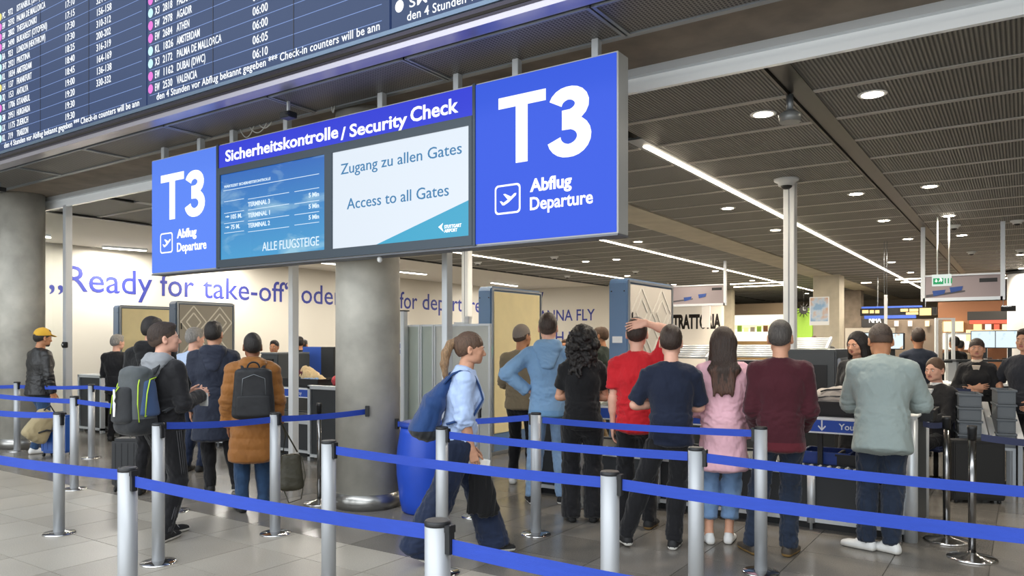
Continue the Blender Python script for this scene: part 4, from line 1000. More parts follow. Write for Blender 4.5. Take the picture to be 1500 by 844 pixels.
        if kind == 'pony':
            f.ell(V(0, -.100, .150)*hs, V(.030, .028, .030)*hs, .008)
            pts = [(0, -.11, .152), (0, -.15, .12), (.0, -.175, .05), (0, -.18, -.03), (0, -.165, -.11), (0, -.16, -.16)]; rr_ = [.022, .030, .034, .030, .020, .008]
            for a, b, r0, r1 in zip(pts, pts[1:], rr_, rr_[1:]): f.seg(V(*a)*hs, V(*b)*hs, r0*hs, r1*hs, .015)
        if kind == 'bun': f.ell(V(0, -.115, .12)*hs, V(.034, .03, .034)*hs, .006)
        P, F = f.mesh(); N = vnormals(P, F)
        amp = {'curly': .006, 'long': .0035, 'pony': .0025, 'bun': .002}.get(kind, .0022 if kind != 'buzz' else .0003)
        fr = (110, 110, 14) if kind in ('long', 'pony', 'bun') else (75, 75, 75) if kind == 'curly' else (120, 70, 60)
        P = P+N*(amp*wav(P, fr, 3))[:, None]
        mi = None; mm = [hair.get('m', H_DBR)]
        if kind in ('fade', 'buzz', 'bald') and hair.get('side'):
            Pc = P[F].mean(1)/hs; mi = ((Pc[:, 2]-.45*Pc[:, 1]+.012*wav(P[F].mean(1), (50, 50, 50), 4)) < .128).astype(int); mm.append(hair['side'])
        if hair.get('tips'):
            Pc = P[F].mean(1)/hs; mi = ((Pc[:, 1] < -.128) if kind == 'pony' else (Pc[:, 2]+.09*wav(P[F].mean(1), (60, 60, 5), 4) < hair.get('tipz', -.05))).astype(int); mm.append(hair['tips'])
        link('hair', npmesh('hair', P@RH.T+hj, F, mi), mm, R0)
        if kind == 'pony': 
            mb = MB(); Mt = Matrix.Translation(TH((0, -.118, .150))) @ Matrix(RH.tolist()).to_4x4() @ Matrix.Rotation(math.radians(60), 4, 'X'); mb.lathe([(.024, -.008), (.028, 0), (.024, .008)], 16, M=Mt); mb.build('hair_tie', M_BLACK, R0)
    if beard:
        f = Field(V(-.09, -.02, -.05)*hs, V(.09, .13, .09)*hs, .006)
        f.ell(V(0, .040, .030)*hs, V(.055, .056, .044)*hs, .01); f.ell(V(0, .075, .006)*hs, V(.024, .019, .018)*hs, .01); f.cut((0, -.5, 1), .030*hs, .01); f.ell(V(0, .098, .037)*hs, V(.024, .02, .010)*hs, .004, sub=True)
        P, F = f.mesh(); P = P+vnormals(P, F)*(.0008*wav(P, (200, 200, 200), 2))[:, None]; link('beard', npmesh('beard', P@RH.T+hj, F), beard, R0)
    gv = (.0088 if near else .014)*vox
    # ---- trousers
    if legs:
        w0, w1, w2 = legs.get('w', (.083, .060, .048)); bz = legs.get('bottom', .07)
        allp = np.array(hips+kne+ank); lo = allp.min(0)-.17*s; hi = allp.max(0)+.17*s; lo[2] = max(.01, lo[2]); hi[2] = pz+.16*s
        f = Field(lo, hi, gv)
        gr = g*hip
        f.seg(pel+V(0, 0, -.01*s), up(0, 0, .10), (.140*s*gr, .098*s*g), (.122*s*gr, .092*s*g), .03, end=.3, p=2.3)
        f.seg(pel+V(0, -.015*s, -.05*s), pel+V(0, -.01*s, .02), (.138*s*gr, .108*s*g), (.136*s*gr, .102*s*g), .05, p=2.3)
        for i in (0, 1):
            d = unit(ank[i]-kne[i]); L = np.linalg.norm(ank[i]-kne[i]); fr_ = min(1.1, max(.3, (L-(bz-.085)*s)/L)); b = kne[i]+(ank[i]-kne[i])*fr_
            f.seg(hips[i], kne[i], (w0*s*g, w0*s*g*1.15), (w1*s, w1*s*1.05), .035); f.seg(kne[i], b, (w1*s, w1*s*1.05), (w2*s, w2*s*1.15), .03, end=.25)
            f.seg(kne[i]+d*.05, kne[i]+d*.16*s+V(0, -.018*s, 0), w1*.95*s, w1*.95*s, .04)
        P, F = f.mesh(); N = vnormals(P, F); kz = np.exp(-((P[:, 2]-kne[0][2])/.12)**2); az = np.exp(-((P[:, 2]-.14)/.09)**2)
        P = P+N*((legs.get('fold', 1)*((.007*az+.0055*kz)*(1-np.abs(wav(P, (14, 14, 40), 11))*1.8)+.0040*(1-np.abs(wav(P, (26, 26, 12), 12))*1.7))))[:, None]
        if top:
            hz_ = up(0, 0, top.get('hem', -.07))[2]+.012; P = P-vnormals(P, F)*(np.clip((P[:, 2]-hz_)/.03, 0, 1)*.016)[:, None]
        lo_ = link('trousers', npmesh('trousers', P, F), legs['m'], R0)
        if legs.get('stripe'):
            mb = MB(); i = legs.get('side', 1); sd = 1 if i else -1
            for q in (-1, 0, 1):
                pts = []
                for k_ in range(15):
                    t = k_/14; p = hips[i]*(1-t*2)+kne[i]*t*2 if t < .5 else kne[i]*(2-2*t)+ank[i]*(2*t-1); r = (w0*(1-2*t)+w1*2*t if t < .5 else w1*(2-2*t)+w2*(2*t-1))*s+.004
                    pts.append(p+V(sd*math.cos(q*.22)*r, math.sin(q*.22)*r, 0))
                mb.tube(pts, .0035, 5)
            mb.build('side_stripes', legs['stripe'], lo_)
    # ---- top
    zhem = None
    if top:
        th = top.get('th', .012); hem = top.get('hem', -.07); fl = top.get('flare', 1.0); sl = top.get('sleeve', 1.0)
        pts = np.array([shl[0], shl[1], pel, neck1, up(0, 0, hem)]+[e for e in elb]+([w for w in wri] if sl > 0.5 else [])); lo = pts.min(0)-.2*s; hi = pts.max(0)+.16*s
        f = Field(lo, hi, gv); T = th*s
        A = lambda w_, d_: (w_*s*g+T, d_*s*g+T)
        hp = up(0, 0, hem); hw = (.155*hip*fl, .122*fl)
        if seated: hp = up(0, 0, max(hem, -.02))
        f.seg(hp, up(0, 0, .13) if hem < .1 else up(0, 0, .2), A(*hw), A(.128 if not fem else .115, .095), .03, end=.22, p=2.3)
        f.seg(up(0, 0, .13), up(0, .0, .34), A(.128 if not fem else .115, .095), A(.155 if not fem else .135, .108), .04, p=2.2)
        f.seg(up(0, 0, .34), up(0, -.008, .43), A(.155 if not fem else .135, .108), A(.138 if not fem else .118, .088), .04, p=2.2)
        if fem:
            for sd in (-1, 1): f.ell(up(sd*.068, .085, .33), V(.06, .05, .06)*s+T*.6, .03)
        nw = top.get('neck', .062); f.seg(up(0, -.018, .47), up(0, -.012, .525), A(.075, .062), (nw*s+T*.5, nw*s+T*.5), .03, end=.4)
        for i, sd in ((0, -1), (1, 1)):
            f.seg(up(sd*.035, -.018, .492), shl[i]+RL@V(-sd*.012, 0, -.004)*s, .040*s+T*.8, .044*s+T*.8, .05)
            ar = top.get('arm', 1.0); r0, r1, r2 = (.047*s*ar+T*.8, .041*s*ar+T*.9, .032*s*ar+T*.8)
            if sl <= .5:
                e = shl[i]+(elb[i]-shl[i])*sl*2; f.seg(shl[i], e, r0, r1+.006 if sl < .5 else r1, .035, end=.2)
            else:
                f.seg(shl[i], elb[i], r0, r1, .035); e = elb[i]+(wri[i]-elb[i])*min(1, (sl-.5)*2); f.seg(elb[i], e, r1, r2, .02, end=.3)
                if top.get('cuff'): f.seg(e-(wri[i]-elb[i])*.10, e, r2+.004, r2+.004, .008, end=.3)
        if top.get('hood'):
            if not top.get('hoodm'):
                f.seg(up(-.055, -.085, .50), up(.055, -.085, .50), .050*s, .050*s, .03); f.seg(up(0, -.085, .49), up(0, -.12, .40), (.105*s, .035*s), (.05*s, .022*s), .03)
                for sd in (-1, 1): f.seg(up(sd*.08, -.05, .52), up(sd*.065, .06, .50), .034*s, .024*s, .03)
                f.ell(up(0, -.03, .575), V(.06, .055, .06)*s, .012, sub=True)
        if top.get('collar'):
            n0, n1 = up(0, -.012, .50), up(0, -.006, .50+top['collar']); f.seg(n0, n1, .066*s+T*.6, .066*s+T*.6, .012, end=.15)
        P, F = f.mesh(); N = vnormals(P, F)
        wz = np.exp(-((P[:, 2]-up(0, 0, .1)[2])/.10)**2); ez = sum(np.exp(-((P-elb[i])**2).sum(1)/.008) for i in (0, 1)); az = sum(np.exp(-((P-shl[i])**2).sum(1)/.012) for i in (0, 1))
        fo = top.get('fold', 1); q = 1-np.abs(wav(P, (16, 16, 30), 21+int(x0*7) % 9))*1.8; q2 = 1-np.abs(wav(P, (24, 24, 11), 31))*1.7
        q3 = 1-np.abs(wav(P, (44, 44, 26), 41))*1.7; P = P+N*(fo*((.0065*wz+.0075*ez+.0035*az)*q+.0050*q2+.0018*q3))[:, None]
        if top.get('quilt'):
            a_, per = top['quilt']; P = P+N*(a_*(np.abs(np.sin(PI*P[:, 2]/per+.2*np.sin(P[:, 0]*8)))-.5))[:, None]
        mi = None; mm = top['m'] if isinstance(top['m'], list) else [top['m']]
        if top.get('rib'): mm = mm+[top['rib']]; mi = (P[F].mean(1)[:, 2] < hp[2]+.05).astype(int)
        tn = link(top.get('name', 'sweater'), npmesh('top', P, F, mi), mm, R0)
        if top.get('hoodm') is not None and top.get('hood'):
            f = Field(up(-.2, -.28, .30), up(.2, .2, .68), gv*.8)
            f.seg(up(-.06, -.075, .53), up(.06, -.075, .53), .062*s, .062*s, .03); f.seg(up(0, -.095, .51), up(0, -.155, .35), (.125*s, .046*s), (.060*s, .028*s), .03)
            for sd in (-1, 1): f.seg(up(sd*.085, -.05, .54), up(sd*.055, .085, .50), .040*s, .026*s, .03)
            f.ell(up(0, -.01, .62), V(.062, .06, .07)*s, .012, sub=True)
            P, F = f.mesh(); N = vnormals(P, F); P = P+N*(.005*(1-np.abs(wav(P, (16, 16, 22), 5))*1.6))[:, None]; link('hood', npmesh('hood', P, F), top['hoodm'], R0)
        if top.get('shirt_hem'):
            f = Field(up(-.25, -.2, -.22), up(.25, .2, .0), gv); f.seg(up(0, 0, top['shirt_hem'][1]), up(0, 0, -.02), (.150*s*g, .112*s*g), (.145*s*g, .108*s*g), .01, end=.2)
            P, F = f.mesh(); link('shirt_hem', npmesh('shirt_hem', P, F), top['shirt_hem'][0], R0)
        if top.get('shirt_collar'):
            mb = MB(); n0 = up(0, -.004, .535); mb.lathe([(.060*s, -.02), (.064*s, .0), (.058*s, .035), (.054*s, .035)], 20, M=Matrix.Translation(n0) @ Matrix(RL.tolist()).to_4x4()); mb.build('shirt_collar', top['shirt_collar'], R0)
            a = up(-.02, .10, .50); MB().prism([(-.045*s, 0), (.045*s, 0), (0, -.16*s)], -.012, .012, Matrix.Translation(up(0, .096*g+.01, .50)) @ Matrix.Rotation(PI/2-.25, 4, 'X')).build('shirt_front', top['shirt_collar'], R0)
    # ---- shoes
    if shoe:
        for i in (0, 1):
            tw = -math.radians(toes[i]); td = V(math.sin(tw), math.cos(tw), 0); a = ank[i]; b0 = V(a[0], a[1], a[2]-.085*s); hz = shoe.get('h', .09)
            pit = stance[i][3] if len(stance[i]) > 3 else 0
            f = Field(V(-.08, -.12, -.03)*s, V(.08, .25, .16)*s, .0065 if near else .009); q = s*(1 if not fem else .92)
            f.seg(V(0, -.045, .028)*q, V(0, .165, .024)*q, (.037*q, .030*q), (.041*q, .026*q), .01, wide=(1, 0, 0), p=2.6)
            f.seg(V(0, .05, .034)*q, V(0, .135, .030)*q, (.045*q, .032*q), (.044*q, .028*q), .02, wide=(1, 0, 0)); f.seg(V(0, -.035, .045)*q, V(0, .05, .055)*q, (.036*q, .036*q), (.038*q, .032*q), .02, wide=(1, 0, 0))
            f.seg(V(0, -.02, .05)*q, V(0, -.012, hz)*q, (.038*q, .048*q), (.036*q, .044*q), .015, end=.2); f.cut((0, 0, -1), -.002, .003)
            P, F = f.mesh(); zc = P[F].mean(1)[:, 2]; mi = (zc < .024*q).astype(int)
            Rz = np.array(Matrix.Rotation(-tw, 3, 'Z'))@rot('X', -pit); 
            P2 = P@Rz.T+b0; 
            so = link('shoe', npmesh('shoe', P2, F, mi), [shoe['m'], shoe.get('sole', M_BLACK)], R0)
            if shoe.get('laces'):
                mb = MB()
                for k_ in range(5):
                    p0, p1 = V(-.02, .035+.02*k_, .075-.006*k_)*q, V(.02, .035+.02*k_, .075-.006*k_)*q; mb.tube([Rz@p0+b0, Rz@V(0, p0[1]/q, p0[2]/q+.006)*q+b0 if False else Rz@(V(0, .035+.02*k_, .082-.006*k_)*q)+b0, Rz@p1+b0], .0028, 5)
                mb.build('laces', shoe['laces'], so)
            if shoe.get('stripes'):
                for sd in (-1, 1):
                    mb = MB()
                    for k_ in range(3):
                        y_ = .03+.028*k_; mb.tube([Rz@(V(sd*.040, y_+.02, .024)*q)+b0, Rz@(V(sd*.040, y_, .045)*q)+b0, Rz@(V(sd*.026, y_-.012, .064)*q)+b0], .005, 5)
                    mb.build('shoe_stripes', shoe['stripes'], so)
    info = dict(s=s, up=up, RL=RL, shl=shl, elb=elb, wri=wri, hd=hd, RH=RH, hj=hj, hs=hs, pel=pel, kne=kne, ank=ank, TH=TH)
    return R0, info
def worn(root, name, label, cat, base, group=None):
    """a thing carried by a person: own Empty at its lowest point, in the person's frame"""
    M = Matrix.Translation(root.location) @ Matrix.Rotation(root.rotation_euler.z, 4, 'Z'); p = M @ Vector(base)
    return thing(name, label, cat, p, root.rotation_euler.z, group)
# ================================================================== SECURITY LANES
M_LBLUE = mat('blue information strip', sh('24479c'), .4, emit=.12)
M_TRAY = mat('black tray plastic', sh('1a1b1d'), .5, bump=.1, bscale=90)
M_GREY = mat('grey tray plastic', sh('5d646b'), .5)
M_GREYD = mat('dark grey machine paint', sh('43484c'), .45)
M_CREAM = mat('cream scanner panel', sh('ecdcaa'), .75, var=.04, vscale=4)
M_SBLUE = mat('slate blue scanner side', sh('5f7da3'), .45); M_SBLUED = mat('dark slate scanner side', sh('46566b'), .5)
M_LETW = mat('white print', sh('e8ebee'), .6)
M_COUNTER = mat('white counter top', sh('e0e2e2'), .35)
def tray(x, y, z, w, d, h, rz, label, m=None, group='luggage trays on the lanes'):
    t = thing('luggage_tray', label, 'tray', (x, y, z), rz, group); m = m or M_TRAY
    MB().box(-w/2, -d/2, 0, w/2, d/2, .012).box(-w/2, -d/2, .012, -w/2+.012, d/2, h).box(w/2-.012, -d/2, .012, w/2, d/2, h).box(-w/2+.012, -d/2, .012, w/2-.012, -d/2+.012, h).box(-w/2+.012, d/2-.012, .012, w/2-.012, d/2, h).build('tray_shell', m, t, .003)
    MB().box(-w/2-.012, -d/2-.012, h-.018, w/2+.012, -d/2, h).box(-w/2-.012, d/2, h-.018, w/2+.012, d/2+.012, h).box(-w/2-.012, -d/2, h-.018, -w/2, d/2, h).box(w/2, -d/2, h-.018, w/2+.012, d/2, h).build('rim', m, t)
    return t
def lane(name, label, x0, x1, Y, legs_px=(), rollers=None, panel_left=False):
    t = thing(name, label, 'conveyor lane', ((x0+x1)/2, Y, 0)); cx = (x0+x1)/2; B = lambda *a: MB().box(a[0]-cx, a[1], a[2], a[3]-cx, a[4], a[5])
    n = max(2, round((x1-x0)/1.25)); w = (x1-x0-.24)/n; xs_l = list(legs_px) or [x0+.12+k*w for k in range(n+1)]
    for k in range(len(xs_l)-1): B(xs_l[k]+.012, .03, .10, xs_l[k+1]-.012, .05, .46).build('front_panel', M_DARK, t, .002)
    B(x0+.1, .06, 0, x1-.1, .5, .09).build('plinth', M_BLACK, t)
    B(x0+.1, .0, .065, x1-.1, .05, .10).build('lower_rail', M_ALU, t, .003); B(x0+.1, .0, .46, x1-.1, .05, .515).build('upper_rail', M_ALU, t, .003)
    B(x0+.1, .05, .40, x1-.1, .34, .475).build('deck_bed', M_BLACK, t)
    k = 0; x = x0+.16
    while x < x1-.16:
        MB().lathe([(.018, 0), (.018, .27)], 10, M=Matrix.Translation((x-cx, .055, .492)) @ Matrix.Rotation(-PI/2, 4, 'X')).build('roller', M_ALU, t) if k == 0 else link('roller', t.children[-1].data if False else ROLL[0], None, t, (x-cx-ROLL[1], 0, 0))
        if k == 0: ro = [c for c in t.children if c.name.startswith('roller')][0]; ROLL[:] = [ro.data, x-cx]
        k += 1; x += .075
    for xl in xs_l:
        xx = xl-cx; MB().lathe([(.012, 0), (.012, .06), (.034, .06), (.034, .50)], 20, (xx, .01, 0)).build('leg', M_ALU, t)
    B(x0+.1, .34, .10, x1-.1, .38, .50).build('back_panel', M_GREYD, t)
    for xl in xs_l: B(xl-.02, .34, .50, xl+.02, .38, .90).build('upright', M_BLACK, t)
    B(x0+.12, .325, .80, x1-.1, .34, .905).build('information_strip', M_LBLUE, t)
    B(x0+.12, .318, .905, x1-.1, .345, .925).build('strip_rail', M_LETW, t); B(x0+.12, .318, .787, x1-.1, .343, .80).build('strip_rail', M_LETW, t)
    B(x0+.1, .34, .905, x1-.1, .95, .935).build('upper_shelf', M_BLACK, t); B(x0+.1, .335, .915, x1-.1, .342, .934).build('shelf_edge', M_ALUD, t)
    B(x0+.1, .90, .0, x1-.1, .95, .52).build('rear_panel', M_GREYD, t); B(x0+.1, .38, .46, x1-.1, .90, .50).build('lower_shelf', M_GREYD, t)
    for e, xx in ((0, x0), (1, x1-.10)):
        MB().lathe([(.052, 0), (.052, .985)], 24, (xx+.05-cx, .04, 0)).build('corner_post', M_ALU, t); MB().lathe([(.052, 0), (.052, .985)], 24, (xx+.05-cx, .90, 0)).build('corner_post', M_ALU, t)
        B(xx+.015, .09, .05, xx+.085, .85, .96).build('end_panel', M_GREYD, t, .004); B(xx, .0, .985, xx+.10, .95, 1.005).build('end_cap', M_COUNTER, t, .004)
    return t, cx
ROLL = [None, 0]
LA, cxa = lane('security_lane', 'security tray lane with blue strip and black front at the right', -4.35, -.70, 6.75, legs_px=(-4.23, -2.9, -1.50, -.82))
LBt, cxb = lane('security_lane', 'long security tray lane behind the people at the left', -14.2, -7.35, 7.0)
Bq = [c for c in LA.children if c.name.startswith('information_strip')][0]
xs_, _ = onY(1204, 7.075); MB().prism([(-.006, .05), (.006, .05), (.006, -.02), (.028, .004), (.034, -.006), (0, -.045), (-.034, -.006), (-.028, .004), (-.006, -.02)], 0, .002, Matrix.Translation((xs_-cxa, .3225, .853)) @ FRONT).build('arrow', M_LETW, Bq)
xs_, _ = onY(1229, 7.075)
text('lettering', 'Your', .075, M_LETW, Bq, (xs_-cxa, .3225, .828), bold=.001)
text('lettering', 'tray', .075, M_LETW, Bq, (xs_-cxa+.19, .3225, .828), bold=.001)
Bq = [c for c in LBt.children if c.name.startswith('information_strip')][0]
xs_, _ = onY(425, 7.325); text('lettering', 'Your tray', .075, M_LETW, Bq, (xs_-cxb, .3225, .828), width=.25)
# framed end cabinet of the left lane
x0_, _ = onY(461, 6.98); x1_ = x0_+.75
t = thing('end_cabinet', 'dark cabinet with pale metal frame left of the round column', 'cabinet', (x0_+.375, 6.90, 0))
MB().box(-.375, 0, .06, .375, .06, .98).build('door_panel', M_DARK, t, .003)
for q, (a, b, c, d) in enumerate(((-.40, .0, -.35, 1.0), (.35, .0, .40, 1.0), (-.40, .96, .40, 1.01), (-.40, .05, .40, .09))): MB().box(a, -.025, b, c, .05, d).build('frame_bar', M_ALU, t, .003)
x0_, _ = onY(124, 6.98)
t = thing('end_cabinet', 'dark cabinet with pale metal frame beside the glazed entrance', 'cabinet', (x0_+.40, 6.88, 0))
MB().box(-.375, 0, .06, .375, .06, .98).build('door_panel', M_DARK, t, .003)
for q, (a, b, c, d) in enumerate(((-.40, .0, -.35, 1.0), (.35, .0, .40, 1.0), (-.40, .96, .40, 1.01), (-.40, .05, .40, .09))): MB().box(a, -.025, b, c, .05, d).build('frame_bar', M_ALU, t, .003)
# counter block at the start of the right lane
x0_, _ = onY(868, 7.3); t = thing('counter', 'white topped counter between the woman in black and the red t-shirt', 'counter', (x0_+.35, 7.95, 0))
MB().box(-.35, -.2, 0, .55, .35, .97).build('body', M_GREYD, t, .004); MB().box(-.37, -.23, .97, .57, .37, 1.01).build('top', M_COUNTER, t, .004)
# trays with clothes on the left lane
xa, ya = onY(455, 7.6)[0], 7.62
tray(xa, ya, .935, .78, .45, .12, 0, 'black tray full of clothes on the left lane beside the round column')
tray(onY(492, 7.6)[0]+.52, ya, .935, .60, .42, .12, 0, 'black tray with a red garment just behind the round column')
def heap(name, label, x, y, z, prims, m, amp=.012):
    t = thing(name, label, 'clothing', (x, y, z), 0, 'clothes piled in the tray')
    lo = np.array([-.35, -.25, -.03]); hi = np.array([.35, .25, .32]); f = Field(lo, hi, .009)
    for a, b, ra, rb in prims: f.seg(a, b, ra, rb, .03)
    P, F = f.mesh(); N = vnormals(P, F); P = P+N*(amp*(1-np.abs(wav(P, (22, 22, 14), 8))*1.7))[:, None]; P[:, 2] = np.maximum(P[:, 2], .0)
    link('folded_cloth', npmesh(name, P, F), m, t); return t
# ================================================================== THE PEOPLE IN THE PHOTOGRAPH
J_BLUE = cloth('blue denim', '2d4665', bs=350, vs=9, var=.18); J_DARK = cloth('dark blue denim', '202a3b', bs=350, vs=9, var=.22); J_LIGHT = cloth('light washed denim', '7c97b5', bs=350, vs=8, var=.15)
T_BLK = cloth('black trouser cloth', '17171a'); T_NAVY = cloth('navy trouser cloth', '1f2940'); K_BLK = cloth('black cotton', '141416'); K_BLKJ = cloth('black jacket cloth', '1b1b1e', .7)
LEATH = mat('black leather', sh('222223'), .42, var=.1, vscale=20, bump=.25, bscale=60)
S_WHT = mat('white shoe leather', sh('d9d9d6'), .5, bump=.1, bscale=80); S_BLK = mat('black shoe suede', sh('1a1a1b'), .7, bump=.1, bscale=150); S_SOLW = mat('pale rubber sole', sh('d6d3cb'), .6); S_BRN = mat('brown shoe leather', sh('3a332b'), .6, bump=.2, bscale=80); S_SOLB = mat('amber rubber edge', sh('7d6236'), .6)
SH_W = dict(m=S_WHT, sole=S_SOLW, laces=M_WHITEP); SH_B = dict(m=S_BLK, sole=M_BLACK); SH_BW = dict(m=S_BLK, sole=S_SOLW)
SKIN_HEM = 0
FOLD = [dict(u=(-.22, .22, -.95), f=(.93, .34, .10), d=(.9, .05, .3), n=(-.1, -1, 0), curl=35), dict(u=(.22, .22, -.95), f=(-.93, .42, .02), d=(-.9, .1, .1), n=(.1, -1, 0), curl=35)]
FRONTH = [dict(u=(-.18, .25, -.95), f=(.45, .9, .15)), dict(u=(.18, .25, -.95), f=(-.45, .9, .15))]
def lb(*a, **k): return person(*a, **k)

# -- left queue
p1, i1 = lb('man in a yellow cap and black leather jacket facing right by the far left column', gnd(57, 663), -64, 1.765, skin='tan', lean=3, girth=1.12,
    top=dict(name='leather_jacket', m=LEATH, hem=-.10, th=.026, collar=.045, flare=1.0), legs=dict(m=J_BLUE), shoe=SH_W, hair=dict(k='short', m=H_BLK), beard=H_BLK, stance=((-.09, .16), (.09, -.10)), head=(0, -4))
def cap(info, root, m):
    TH, RH, hj, hs = info['TH'], info['RH'], info['hj'], info['hs']; f = Field(V(-.12, -.14, .08)*hs, V(.12, .24, .26)*hs, .006)
    f.ell(V(0, -.010, .135)*hs, V(.089, .110, .105)*hs, .01); f.cut((0, .12, -1), -.128*hs, .004)
    f.seg(V(0, .07, .150)*hs, V(0, .155, .132)*hs, (.074*hs, .009*hs), (.052*hs, .007*hs), .008, wide=(1, 0, 0)); P, F = f.mesh()
    c = link('cap', npmesh('cap', P@RH.T+hj, F), m, root); MB().lathe([(.009, 0), (.007, .006), (.0001, .008)], 10, c=tuple(TH((0, -.01, .238)))).build('cap_button', m, c)
cap(i1, p1, cloth('mustard cotton', 'd9ab3c'))
lb('grey haired man in a black jacket at the lane left of the cream scanner', gnd(171, 646), -25, 1.69, skin='fair', near=True, top=dict(name='jacket', m=K_BLKJ, hem=-.12, th=.028), legs=dict(m=T_BLK), shoe=SH_B, hair=dict(k='short', m=H_GRY), arms=FRONTH, head=(-25, -5))
lb('tall dark haired man in a black hooded jacket behind the grey backpack', at(219, 7.9), -22, 1.84, skin='mid', lean=4, top=dict(name='hooded_jacket', m=K_BLK, hem=-.18, th=.03, hood=True, hoodm=K_BLK), legs=dict(m=T_BLK), shoe=SH_B, hair=dict(k='short', m=H_BLK), head=(-15, -4))
p4, i4 = lb('young man in a black jacket over a grey hoodie, seen in profile facing right', gnd(240, 789), -52, 1.735, skin='fair',
    top=dict(name='jacket', m=K_BLKJ, hem=-.03, th=.024, hood=True, hoodm=cloth('grey marl hood', '8f9296'), shirt_hem=(cloth('aqua shirt cotton', '7fc3d4'), -.085), rib=K_BLK),
    legs=dict(m=cloth('black tracksuit', '18181b'), w=(.088, .068, .050), stripe=mat('grey side stripe', sh('47474a'), .7), side=1), shoe=dict(m=S_BLK, sole=S_SOLW, stripes=S_WHT, laces=M_WHITEP), hair=dict(k='fade', m=H_DBR, side=H_SHV),
    arms=[dict(u=(-.15, .3, -.9), f=(.5, .85, .15)), dict(u=(.14, .06, -1), f=(-.25, .95, .22), n=(-.9, 0, -.2), curl=35)], stance=((-.09, .10), (.09, -.06)), head=(-28, 3), toes=(-8, 20))
lb('grey haired man in a light blue shirt seen between two dark jackets', at(284, 9.3), -35, 1.75, skin='fair', top=dict(name='shirt', m=cloth('pale blue shirting', 'b9cbe6', bs=400), hem=-.05, th=.014), legs=dict(m=T_NAVY), shoe=SH_B, hair=dict(k='short', m=H_GRY), arms=FRONTH, head=(-20, -5))
lb('man in a long navy hooded parka seen from behind', at(313, 8.0), -4, 1.795, skin='mid', girth=1.05, top=dict(name='parka', m=cloth('navy parka cloth', '242a3a', .65), hem=-.36, th=.040, flare=1.06, hood=True, hoodm=cloth('navy hood cloth', '262c3d', .65)), legs=dict(m=T_BLK, w=(.086, .064, .052)), shoe=SH_BW, hair=dict(k='short', m=H_BLK), stance=((-.03, 0), (.22, .06)), head=(-12, 0))
p7, i7 = lb('person in a quilted brown winter coat and jeans seen from behind', gnd(370, 749), 2, 1.66, skin='brown', girth=1.06, top=dict(name='quilted_coat', m=cloth('toffee quilted cloth', '94602c', .55, var=.12), hem=-.40, th=.050, flare=1.08, quilt=(.0065, .10), collar=.085, hood=True, hoodm=cloth('toffee quilted cloth', '94602c')), legs=dict(m=J_BLUE, w=(.09, .068, .058)), shoe=SH_B, hair=dict(k='buzz', m=H_BLK, brow=False), stance=((-.10, 0), (.11, .03)))
# -- walking woman
SHB = cloth('sky blue shirting', 'adc2e6', bs=500, var=.04)
p8, i8 = lb('woman with a ponytail in a light blue shirt walking to the right', at(671, 5.55), -84, 1.66, sex='f', skin='mid', lean=7, group=None,
    top=dict(name='blouse', m=SHB, hem=-.02, th=.022, sleeve=.60, cuff=True, collar=.05, fold=1.4), legs=dict(m=T_NAVY, w=(.098, .095, .105), bottom=.05, fold=1.3), shoe=dict(m=S_BLK, sole=S_SOLW, h=.07), hair=dict(k='pony', m=H_BRN, tips=H_BLO, tipz=.10),
    arms=[dict(u=(-.05, .10, -1), f=(0, .2, -1)), dict(u=(.06, -.06, -1), f=(-.06, .26, -1), n=(-1, .1, 0), curl=42)], stance=((-.08, .30), (.08, -.33, .04, 25)), toes=(0, 0), head=(0, -2))
# -- middle row
lb('man in an olive brown sweater standing before the cream scanner panel', at(764, 8.5), -14, 1.77, skin='tan', girth=1.08, top=dict(name='sweater', m=cloth('olive brown knit', '857862'), hem=-.08, th=.022), legs=dict(m=T_BLK), shoe=SH_W, hair=dict(k='buzz', m=H_SHG, side=H_SHV), arms=FRONTH, head=(-25, -3))
lb('tall man in a light blue hoodie with one hand on his hip', gnd(803, 738), -2, 1.86, skin='fair', top=dict(name='hoodie', m=cloth('light blue fleece', '7c9fc2'), hem=-.10, th=.026, hood=True, hoodm=cloth('light blue fleece', '7c9fc2'), rib=cloth('light blue rib', '6f98bf')),
    legs=dict(m=J_LIGHT, w=(.09, .068, .058)), shoe=SH_BW, hair=dict(k='fade', m=H_DBR, side=H_SHV), arms=[dict(u=(-.80, -.22, -.66), f=(.72, .12, -.60), d=(.75, .45, -.2), n=(.3, .5, -.6), curl=30), FRONTH[1]], head=(-4, 3), stance=((-.15, 0), (.13, .03)))
lb('woman with black curly hair in a black t-shirt and black trousers', gnd(853, 764), 2, 1.73, sex='f', skin='mid', girth=1.08, top=dict(name='t_shirt', m=K_BLK, hem=-.08, sleeve=.34, th=.016), legs=dict(m=T_BLK, w=(.092, .078, .085), bottom=.05), shoe=dict(m=S_BLK, sole=M_BLACK, h=.07), hair=dict(k='curly', m=H_BLK), arms=FOLD)
RED = cloth('red jersey', 'c01f28', .8)
lb('man in a red t-shirt with his right hand on his head', at(933, 6.45), -4, 1.785, skin='fair', top=dict(name='t_shirt', m=RED, hem=-.10, sleeve=.36, th=.020, fold=1.6), legs=dict(m=T_BLK, w=(.088, .066, .055)), shoe=dict(m=S_BLK, sole=S_SOLB), hair=dict(k='short', m=H_DBR),
    arms=[dict(u=(-.10, .0, -1), f=(-.02, .14, -1)), dict(u=(.36, .06, .9), f=(-.80, -.50, .26), d=(-.97, .02, -.20), n=(-.05, .85, -.35), t=(.0, .35, .9), curl=[14, 16, 18, 22], )], stance=((-.12, .0), (.10, .05)), head=(0, 4))
